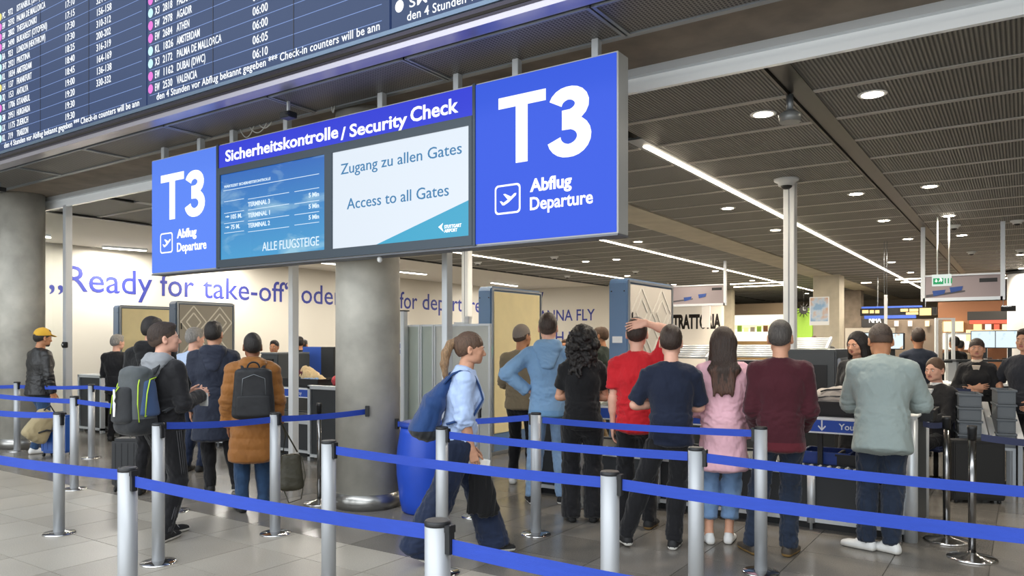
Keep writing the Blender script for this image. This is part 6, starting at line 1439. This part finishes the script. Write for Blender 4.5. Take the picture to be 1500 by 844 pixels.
def scr_mat(name, seed):
    m = mat(name, sh('d6e9f3'), .3, emit=.95, var=.0); nt = m.node_tree; b = nt.nodes['Principled BSDF']; tc = nt.nodes.new('ShaderNodeTexCoord')
    n = nt.nodes.new('ShaderNodeTexNoise'); n.inputs['Scale'].default_value = 9+seed; n.inputs['Detail'].default_value = 2; nt.links.new(tc.outputs['Object'], n.inputs['Vector'])
    r = nt.nodes.new('ShaderNodeValToRGB'); r.color_ramp.elements[0].position = .58; r.color_ramp.elements[0].color = sh('dcedf5')+(1,); r.color_ramp.elements[1].position = .72; r.color_ramp.elements[1].color = sh('d9a86a' if seed else 'a8cfe6')+(1,)
    nt.links.new(n.outputs[0], r.inputs[0]); nt.links.new(r.outputs[0], b.inputs['Emission Color']); return m
MS0, MS1 = scr_mat('pale blue monitor picture', 0), scr_mat('x-ray monitor picture', 3)
monitor(1442.5, 12.4, .40, .29, 1.485, 'left of the two bright monitors above the standing staff woman', 0, MS0)
monitor(1479, 12.2, .40, .29, 1.485, 'right one of the two bright monitors by the right edge', 0, MS0)
monitor(1500, 13.2, .40, .29, 1.48, 'third bright monitor cut by the right edge', 0, MS0)
monitor(1306, 10.9, .34, .24, 1.48, 'monitor showing a bag above the teal jacket shoulder', -.25, MS1)
monitor(1275, 11.2, .36, .22, 1.51, 'monitor behind the head of the dark haired woman facing us', .1, MS0)
monitor(1336, 12.6, .36, .22, 1.16, 'bright monitor beyond the dark shirted man', .1, MS0)
monitor(868, 13.2, .34, .24, 1.42, 'monitor left of the bearded man between the scanner walls', 0, MS0)
def counter(px0, px1, D, z, d, label):
    a, b = Vector(at(px0, D)), Vector(at(px1, D)); c = (a+b)/2; w = (b-a).length; rz = YAW
    t = thing('staff_counter', label, 'counter', (c.x, c.y, 0), rz)
    MB().box(-w/2, 0, 0, w/2, d, z-.04).build('front', M_BLACK, t, .004); MB().box(-w/2-.02, -.03, z-.04, w/2+.02, d+.02, z).build('top', M_COUNTER, t, .004); return t
counter(1390, 1560, 11.6, .95, .9, 'black counter with a white top behind the staff at the right')
counter(1252, 1345, 11.9, .98, .4, 'counter carrying the monitors behind the teal jacket')
counter(858, 895, 13.0, 1.25, .4, 'pale desk between the two scanner walls')
t = thing('monitor_shelf', 'raised shelf on the right counter carrying the bright monitors', 'shelf', at(1470, 12.0)+(.951,), YAW); MB().box(-.75, 0, .32, .75, .32, .355).build('top', M_DARK, t, .004)
for sx_ in (-.7, .7): MB().box(sx_-.02, .05, 0, sx_+.02, .27, .32).build('leg', M_ALUD, t)
t = thing('work_desk', 'raised shelf holding the monitors over the teal jacket', 'desk', at(1306, 11.1)+(0,), YAW); MB().box(-.7, -.25, 1.29, .75, .2, 1.325).build('top', M_DARK, t, .004)
for sx_ in (-.65, .65): MB().box(sx_-.02, -.1, 0, sx_+.02, .1, 1.29).build('leg', M_ALUD, t)
# office chair
x, y = sx, sy; t = thing('office_chair', 'dark blue office chair under the seated man', 'chair', (x, y, 0), math.atan2(y, x)-PI/2+math.radians(142))
MB().box(-.23, -.22, .42, .23, .24, .475).build('seat', mat('navy chair fabric', sh('26304f'), .8), t, .02); MB().box(-.21, -.33, .55, .21, -.27, 1.08).build('backrest', MATS['navy chair fabric'], t, .025)
MB().cyl((0,0,0), .025, .10, .42, 12).build('gas_lift', M_BLACK, t); MB().box(-.03, -.31, .40, .03, -.20, .60).build('back_bracket', M_BLACK, t)
for k in range(5):
    a = k*2*PI/5; MB().tube([(.03*math.cos(a), .03*math.sin(a), .10), (.27*math.cos(a), .27*math.sin(a), .07)], .018, 8).build('foot_spoke', M_BLACK, t); MB().lathe([(.025, -.012), (.028, 0), (.025, .012)], 12, M=Matrix.Translation((.27*math.cos(a), .27*math.sin(a), .029)) @ Matrix.Rotation(PI/2, 4, 'X')).build('caster', M_BLACK, t)
# tray stacks and return slides
def stack(px, D, z0, n, h, w, d, label, rz):
    x, y = at(px, D)
    for k in range(n):
        t = tray(x, y, z0+k*h, w, d, h-.004, rz, label+[', bottom tray', ', second tray from below', ', third tray from below', ', top tray', ', fifth'][k], M_GREY, 'grey trays stacked at the tray return')
    t = thing('tray_rack', 'metal rack under the '+label, 'rack', (x, y, 0), rz); MB().box(-w/2, -d/2, z0-.03, w/2, d/2, z0-.001).build('shelf', M_ALUD, t)
    for a in (-1, 1):
        for b in (-1, 1): MB().box(a*(w/2-.015)-.015, b*(d/2-.015)-.015, 0, a*(w/2-.015)+.015, b*(d/2-.015)+.015, z0-.03).build('leg', M_ALUD, t)
stack(1418, 8.0, .50, 4, .14, .20, .42, 'grey tray stack below the standing staff woman', .15)
stack(1470, 8.0, .50, 4, .15, .16, .42, 'grey tray stack nearest the right edge', .15)
for k, (px, D, l) in enumerate(((1438, 8.1, 'pale slide rail right of the first tray stack'), (1449, 8.2, 'pale slide rail in the middle between the tray stacks'), (1488, 8.0, 'pale slide rail right of the second tray stack'))):
    x, y = at(px, D); t = thing('slide_rail', l, 'conveyor rail', (x, y, 0), .15); M = Matrix.Translation((0, 0, .72)) @ Matrix.Rotation(.45, 4, 'X')
    MB().box(-.03, -.4, -.02, .03, .4, .03, M=M).build('rail', M_COUNTER, t, .003); MB().box(-.02, -.28, 0, .02, -.24, .60).box(-.02, .24, 0, .02, .28, .82).build('support', M_ALUD, t)
x, y = at(1434, 7.45); t = thing('black_case', 'big black box standing behind the steel posts', 'case', (x, y, 0), YAW-.12)
MB().box(-.245, 0, .03, .245, .20, .62).build('shell', mat('matt black board', sh('161617'), .6), t, .01); MB().box(-.22, -.004, .06, .22, 0, .59).build('front_panel', M_BLACK, t, .002)
for a in (-.2, .2):
    for b in (.03, .17): MB().cyl((a, b, 0), .018, 0, .03, 10).build('foot', M_BLACK, t)
# blue screens and machine at the far left lane
x, y = onY(455, 9.2)[0]+.03, 9.25; t = thing('blue_partition', 'blue panel behind the clothes tray left of the round column', 'partition', (x, y, 0)); MB().box(-.30, 0, .2, .22, .03, 1.50).build('panel', mat('blue laminate', sh('2b56b5'), .45), t, .003); MB().box(.22, -.04, .0, .55, .3, 1.50).build('dark_side', M_DARK, t, .01)
MB().box(-.29, .0, 0, -.25, .03, .2).build('foot', M_ALUD, t)
x, y = onY(404, 8.4)[0]-.03, 8.3; t = thing('x_ray_machine', 'grey machine with a black screen right of the brown coat', 'machine', (x, y, 0)); MB().box(-.25, 0, 0, .20, .7, 1.38).build('housing', M_GREYD, t, .015); MB().box(-.20, -.02, 1.0, .10, .0, 1.30).build('black_screen', M_BLACK, t, .004); MB().box(-.25, -.01, 1.38, .20, .7, 1.41).build('roller_top', M_ALUD, t, .01)
x, y = onY(150, 10.3)[0], 10.6; t = thing('wall_cabinet', 'pale grey cabinet against the wall left of the cream scanner', 'cabinet', (x, y, 0)); MB().box(-.5, 0, 0, .25, .4, 2.05).build('body', mat('greige cabinet paint', sh('a7a298'), .6), t, .01); MB().box(.1, -.01, .9, .115, 0, 1.1).build('handle', M_ALUD, t)
# door hardware on the glazing
X, D = onY(98, 5.68); t = thing('door_lock', 'small dark lock case on the mullion beside the yellow cap man', 'lock', (X-.02, 5.68, 1.545)); MB().box(-.10, -.02, -.045, .03, .015, .045).build('case', M_BLACK, t, .008); MB().lathe([(.02, 0), (.02, .03)], 14, M=Matrix.Translation((-.03, -.02, 0)) @ Matrix.Rotation(PI/2, 4, 'X')).build('knob', M_CHROME, t)

# ================================================================== HANGING SIGNS INSIDE
def hang_poster(px0, px1, Y, py0, py1, label, trays, ends=(1, 1)):
    a, Da = onY(px0, Y); b, Db = onY(px1, Y); z1 = (zat(py0, Da)+zat(py0, Db))/2; z0 = (zat(py1, Da)+zat(py1, Db))/2; w = b-a; h = z1-z0
    t = thing('hanging_poster', label, 'sign', ((a+b)/2, Y, z0))
    MB().box(-w/2+.03, 0, .03, w/2-.03, .03, h-.03).build('banner', mat('mauve grey banner', sh('8d8285'), .7, emit=.10), t)
    fr_ = MB().box(-w/2, -.02, -.03, w/2, .05, .03).box(-w/2+.03, -.02, h-.03, w/2-.03, .05, h)
    fr_.build('rail', M_ALU, t)
    for e, sx_ in zip(ends, (-1, 1)):
        if e: MB().box(sx_*w/2-.035, -.02, -.03, sx_*w/2+.035, .05, ZC-z0).build('hanger_post', M_ALU, t)
    for (u, v, s_) in trays:
        x = -w/2+u*w; z = v*h; MB().prism([(0, 0), (s_, .04), (s_+.02, .20*s_/.3), (-.02, .17*s_/.3)], -.012, 0, Matrix.Translation((x, 0, z)) @ FRONT @ Matrix.Scale(-1, 4, (0, 0, 1))).build('printed_tray', mat('printed blue tray', sh('27478a'), .7), t)
    MB().prism([(-w/2+.05, .04), (-w/2+.05+w*.5, h*.28), (-w/2+.05+w*.5, h*.28+.03), (-w/2+.05, .09)], -.004, 0, FRONT @ Matrix.Scale(-1, 4, (0, 0, 1))).build('printed_belt', mat('printed grey belt', sh('4b4a50'), .7), t)
    MB().box(w/2-.35, -.006, h-.16, w/2-.08, -.001, h-.09).build('printed_caption', M_BLACK, t); return t
hang_poster(1352, 1469, 15.8, 401.5, 438, 'hanging grey poster with blue trays printed on it, beside the exit sign', [(.14, .14, .17), (.36, .26, .17)])
hang_poster(965, 1062, 19.5, 418, 447, 'hanging grey poster with blue trays, right of the patterned scanner', [(.40, .20, .18), (.62, .33, .18)], (0, 1))
Ye = 14.6; a, Da = onY(1365, Ye); b, Db = onY(1393.5, Ye); z1, z0 = zat(402, (Da+Db)/2), zat(419, (Da+Db)/2)
t = thing('exit_sign', 'green and white emergency exit sign hanging from two rods', 'sign', ((a+b)/2, Ye, z0)); w = b-a; h = z1-z0
MB().box(-w/2, 0, 0, w/2, .04, h).build('light_box', mat('exit light box', sh('e9f5ee'), .5, emit=.75), t, .004)
MB().box(-w/2+.02, -.003, .03, w*.10, 0, h*.68).build('green_field', mat('exit green', sh('1fae6b'), .5, emit=.7), t)
MB().prism([(-.30*w, .44*h), (-.24*w, .44*h), (-.24*w, .30*h), (-.18*w, .30*h), (-.27*w, .16*h), (-.36*w, .30*h), (-.30*w, .30*h)], 0, .002, Matrix.Translation((0, -.0032, .03)) @ FRONT).build('arrow', M_LITW, t)
MB().prism([(-.10*w, .58*h), (.0*w, .50*h), (.05*w, .35*h), (.0*w, .20*h), (-.04*w, .20*h), (-.04*w, .34*h), (-.12*w, .20*h), (-.15*w, .22*h), (-.08*w, .42*h)], 0, .002, Matrix.Translation((0, -.0032, .03)) @ FRONT).build('running_figure', M_LITW, t)
for k in range(3): MB().box(w*.16+k*.045, -.003, .04, w*.16+k*.045+.02, 0, h*.65).build('green_bar', mat('exit green', sh('1fae6b'), .5), t)
for sx_ in (-.22, .38): MB().cyl((sx_*w, .02, 0), .012, h, ZC-z0, 10).build('rod', M_WHITEP, t)

# ================================================================== SHOPS AND CONCOURSE AT THE FAR END
def far(name, px0, px1, py0, py1, Y, d, m, parent=None, kind=None, label=None, cat=None, group=None):
    a, Da = onY(px0, Y); b, Db = onY(px1, Y); Dm = (Da+Db)/2; z1, z0 = zat(py0, Dm), max(0, zat(py1, Dm)); org_ = parent.location if parent else Vector(((a+b)/2, Y, z0))
    mb = MB().box(a-org_[0], Y-org_[1], z0-org_[2], b-org_[0], Y+d-org_[1], z1-org_[2]); o = mb.build(name, m, parent)
    if not parent: o.location = org_; tag(o, label, cat, group, kind)
    return o
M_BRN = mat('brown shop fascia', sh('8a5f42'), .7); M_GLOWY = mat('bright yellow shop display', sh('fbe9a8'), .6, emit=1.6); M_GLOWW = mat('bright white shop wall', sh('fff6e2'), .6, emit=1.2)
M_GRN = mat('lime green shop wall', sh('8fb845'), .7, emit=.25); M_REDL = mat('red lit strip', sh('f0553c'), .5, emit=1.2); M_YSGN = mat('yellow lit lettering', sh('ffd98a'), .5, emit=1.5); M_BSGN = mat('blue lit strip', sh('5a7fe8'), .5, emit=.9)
M_OR = mat('orange brown shop wall', sh('8d6145'), .7)
struct('wall_back.001', MB().box(-36, 42, 0, 14, 42.2, 4.0), mat('far beige wall', sh('9c8f7d'), .8))
struct('wall_right', MB().box(13.8, -14, 0, 14, 46, 4.0), M_WALL)
struct('floor.002', MB().box(-36, 25.8, -.2, -22, 46, -.003), M_DTF); struct('ceiling.003', MB().box(-36, 25.8, ZC, -22, 46, ZC+.2), M_CONCB)
struct('wall_left.002', MB().box(-36.2, 25.8, 0, -36, 46, 4.0), M_CONCB)
struct('wall_front.001', MB().box(-36, 25.6, 0, -17.4, 25.8, 4.0), M_CONCB)
Yf = 30.0
t = thing('restaurant_front', 'white restaurant wall with big black letters TRATTORIA', 'restaurant', (onY(1010, Yf)[0], Yf, 0))
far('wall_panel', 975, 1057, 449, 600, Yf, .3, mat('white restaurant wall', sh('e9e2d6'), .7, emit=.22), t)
a, Da = onY(986, Yf); b, Db = onY(1056, Yf); cap = 18.5*Da/F_PX
fit('lettering', 'TRATTORIA', a, b, zat(481, Da), cap, mat('black letters', sh('241f1e'), .6), t, Yf-.004, .05, org=t.location)
fit('lettering', 'die', a-.32, a-.06, zat(478, Da), cap*.3, mat('red letters', sh('b5303a'), .6), t, Yf-.004, .02, org=t.location)
far('hanging_board', 1028, 1040, 441, 480, Yf-.6, .05, mat('white board lit', sh('eae4dc'), .6, emit=.3), label='narrow white board hanging before the big black letters', cat='sign')
t_ = COL.objects[-1]; z_ = t_.location[2]; MB().cyl((0, 0, 0), .01, zat(441, 33.5)-z_, ZC-z_, 6).build('wire', M_ALUD, t_)
t = thing('shop_front', 'bright shop with green products left of the tall white post', 'shop', (onY(1110, 33)[0], 33, 0))
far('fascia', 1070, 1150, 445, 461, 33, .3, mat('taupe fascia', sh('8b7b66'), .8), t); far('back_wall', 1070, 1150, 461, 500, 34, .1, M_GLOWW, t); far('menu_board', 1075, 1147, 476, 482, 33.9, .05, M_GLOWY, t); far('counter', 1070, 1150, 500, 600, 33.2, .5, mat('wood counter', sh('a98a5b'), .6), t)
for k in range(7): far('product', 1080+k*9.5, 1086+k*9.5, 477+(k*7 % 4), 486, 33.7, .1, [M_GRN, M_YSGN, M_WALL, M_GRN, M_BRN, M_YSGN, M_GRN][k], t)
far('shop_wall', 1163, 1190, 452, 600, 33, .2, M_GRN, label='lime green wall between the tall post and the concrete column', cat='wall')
t = thing('wall_clock', 'black spiky round clock in front of the lime green wall', 'clock', (onY(1177, 32.7)[0], 32.7, zat(458, 34)))
mb = MB()
for k in range(12): a = k*PI/6; mb.tube([(0, 0, 0), (.30*math.cos(a), 0, .30*math.sin(a))], [.03, .012], 6)
mb.build('rays', M_BLACK, t); MB().lathe([(.17, -.03), (.17, .03)], 20, M=Matrix.Rotation(PI/2, 4, 'X')).build('face', M_BLACK, t); MB().box(-.01, -.05, 0, .01, -.035, .13).box(0, -.05, -.01, .10, -.035, .01).build('hands', M_LETW, t)
MB().cyl((0, 0, 0), .008, .3, ZC-zat(458, 34), 6).build('wire', M_BLACK, t)
# poster on the first concrete column
a, b = Vector(at(1185, 23.3)), Vector(at(1215, 23.3)); c = (a+b)/2
t = thing('column_poster', 'blue and orange poster on the square concrete column', 'poster', (c.x, c.y, zat(476.5, 23.3))); w, h = (b-a).length*.9, 41.5*23.3/F_PX
def poster_mat():
    m = mat('poster print', sh('9fb6cc'), .5, emit=.12); nt = m.node_tree; b = nt.nodes['Principled BSDF']; tc = nt.nodes.new('ShaderNodeTexCoord'); n = nt.nodes.new('ShaderNodeTexNoise'); n.inputs['Scale'].default_value = 2.6; n.inputs['Detail'].default_value = 3
    nt.links.new(tc.outputs['Object'], n.inputs['Vector']); r = nt.nodes.new('ShaderNodeValToRGB'); r.color_ramp.elements[0].color = sh('7fa3c6')+(1,); r.color_ramp.elements[0].position = .40; r.color_ramp.elements[1].color = sh('c99a6c')+(1,); r.color_ramp.elements[1].position = .62
    e = r.color_ramp.elements.new(.5); e.color = sh('b7c3cf')+(1,); nt.links.new(n.outputs[0], r.inputs[0]); nt.links.new(r.outputs[0], b.inputs['Base Color']); return m
MB().box(-w/2, 0, 0, w/2, .02, h).build('frame', M_LETW, t); MB().box(-w/2+.03, -.004, .12, w/2-.03, 0, h-.03).build('print', poster_mat(), t)
# flight direction signs
Yd = 27.0
t = thing('direction_sign', 'black hanging direction sign with yellow lit lettering and blue edges', 'sign', (onY(1315, Yd)[0], Yd, zat(467, 24.5)))
far('sign_box', 1260, 1372, 451, 462, Yd, .25, M_BLACK, t); far('blue_edge', 1262, 1350, 448.5, 451, Yd-.02, .2, M_BSGN, t); far('blue_edge', 1266, 1341, 462, 466.5, Yd-.02, .2, M_BSGN, t)
for a, b, c, d in ((1263, 1272, 454.5, 459), (1274, 1280, 454.5, 459), (1282, 1288, 454.5, 459), (1319, 1330, 452.5, 456.5), (1332, 1345, 452.5, 456.5), (1327, 1345, 457.5, 461)): far('lit_lettering', a, b, c, d, Yd-.03, .02, M_YSGN, t)
far('lit_pictogram', 1347, 1364, 451.5, 462, Yd-.04, .03, M_YSGN, t)
for p in (1285, 1355): far('hanger', p, p+1.2, 402, 450, Yd+.1, .03, M_ALUD, t)
t = far('hanging_lamp', 1295, 1299.5, 432, 483, 17.5, .07, M_WHITEP, label='slim white vertical board hanging between the black signs', cat='sign')
for dx_ in (0, .05): MB().cyl((dx_-.03, .03, zat(432, onY(1297, 17.5)[1])-t.location[2]-.01), .006, 0, ZC-zat(432, onY(1297, 17.5)[1])+.01, 6).build('wire', M_ALUD, t)
t = thing('shop_front', 'dark shop front with white letters below the black direction sign', 'shop', (onY(1290, 31)[0], 31, 0))
far('glass_front', 1264, 1380, 468, 600, 31, .3, mat('dark shop glass', sh('5a5148'), .25), t); far('name_board', 1262, 1296, 467, 479, 30.9, .06, M_BLACK, t)
fit('lettering', 'NHA', onY(1273, 30.9)[0], onY(1291, 30.9)[0], zat(475.5, 31.5), .20, M_LITW, t, 30.89, .03, org=t.location)
for p, m in ((1310, M_GLOWW), (1330, M_GLOWW), (1355, M_GLOWY)): far('shop_lamp', p, p+6, 470, 478, 30.85, .05, m, t)
t = thing('partition_wall', 'cream partition behind the monitors and the dark haired woman', 'partition', (onY(1275, 14.2)[0], 14.2, 0)); far('panel', 1238, 1311, 480.5, 520, 14.2, .05, mat('cream board', sh('d9d0c0'), .7), t)
a, Da = onY(1238, 14.2); b, Db = onY(1311, 14.2); MB().box(a-t.location[0], 0, 0, a-t.location[0]+.05, .05, 1.3).box(b-t.location[0]-.05, 0, 0, b-t.location[0], .05, 1.3).build('leg', M_ALUD, t)
t = thing('shop_front', 'orange brown shop with a red light strip at the far right', 'shop', (onY(1440, 32)[0], 32, 0))
far('shop_wall', 1374, 1520, 441, 600, 33, .3, M_OR, t); far('dark_fascia', 1417, 1482, 456, 469, 31.9, .3, M_BLACK, t); far('red_strip', 1420, 1482, 469, 474, 31.9, .2, M_REDL, t)
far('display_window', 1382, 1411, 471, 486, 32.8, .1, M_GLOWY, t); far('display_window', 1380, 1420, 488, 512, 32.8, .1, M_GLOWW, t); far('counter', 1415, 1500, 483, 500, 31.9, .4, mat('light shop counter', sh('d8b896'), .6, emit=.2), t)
for a, b, m in ((1426, 1438, M_YSGN), (1443, 1452, M_GLOWW), (1468, 1476, M_GLOWY), (1456, 1464, M_REDL)): far('lit_picture', a, b, 475, 483, 31.95, .05, m, t)
t = thing('direction_sign', 'small black hanging sign above the red light strip', 'sign', (onY(1480, 26)[0], 26, zat(455, 23))); far('sign_box', 1466, 1488, 448, 456, 26, .1, M_BLACK, t); far('hanger', 1469, 1470, 393, 448, 26.03, .03, M_ALUD, t); fit('lettering', 'Ausgang', onY(1467, 26)[0], onY(1482, 26)[0], zat(452, 23), .05, M_LITW, t, 25.99, .02, org=t.location)
# warm light panels of the concourse ceiling
for k, (pa, pb2, l) in enumerate((((1312, 431.5), (1352, 431.5), 'warm ceiling light bar left of the hanging poster'), ((1320, 434.5), (1352, 434.5), 'second warm ceiling light bar left of the hanging poster'), ((1470, 427), (1500, 427), 'warm ceiling light bar right of the hanging poster'), ((1470, 430.5), (1500, 430.5), 'lower warm ceiling light bar right of the hanging poster'), ((1070, 440), (1147, 435), 'warm ceiling light bar above the bright shop'), ((1075, 443), (1147, 439), 'second warm ceiling light bar above the bright shop'), ((1262, 436), (1276, 436), 'short warm light bar beside the tapered column'))):
    Yk = [28.5, 30, 28.5, 30, 27.5, 29, 29.5][k]; a, Da = onY(pa[0], Yk); b, Db = onY(pb2[0], Yk)
    t = thing('light_bar', l, 'light', ((a+b)/2, Yk, ZC), 0, 'warm ceiling light bars of the concourse'); w = abs(b-a)
    MB().box(-w/2, -.05, -.02, w/2, .05, 0).build('diffuser', M_STRIP, t); area(t, (0, 0, -.03), w, .1, 110, (1, .86, .68)); MB().box(-w/2-.02, -.08, 0, w/2+.02, .08, .03).build('frame', M_ALUD, t)
# white round pillar at the right
x, y = at(1512, 22.3); t = thing('pillar', 'white lit pillar at the right edge below the dome cameras', 'pillar', (x, y, 0)); t['kind'] = 'structure'
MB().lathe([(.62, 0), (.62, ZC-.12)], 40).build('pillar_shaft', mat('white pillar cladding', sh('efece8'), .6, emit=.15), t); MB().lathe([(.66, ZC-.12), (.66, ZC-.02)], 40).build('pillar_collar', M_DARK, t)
# perspex screens in front of the shops
M_PERS = mat('clear perspex', (.96, .98, .98), .05, trans=1.0); M_PERS.node_tree.nodes['Principled BSDF'].inputs['IOR'].default_value = 1.08
for px, D, w, z1, l in ((1384, 13.0, .34, 2.0, 'white framed perspex screen left of the standing staff woman'), (1415, 13.5, .75, 1.75, 'wide perspex screen behind the standing staff woman')):
    x, y = at(px, D); t = thing('perspex_screen', l, 'screen', (x, y, 0), YAW); MB().box(-w/2+.03, -.004, .95, w/2-.03, .004, z1-.03).build('pane', M_PERS, t)
    MB().box(-w/2, -.02, 0, -w/2+.05, .02, z1).box(w/2-.05, -.02, 0, w/2, .02, z1).build('upright', M_WHITEP, t, .003); MB().box(-w/2+.05, -.015, z1-.03, w/2-.05, .015, z1).build('top_rail', M_WHITEP, t)
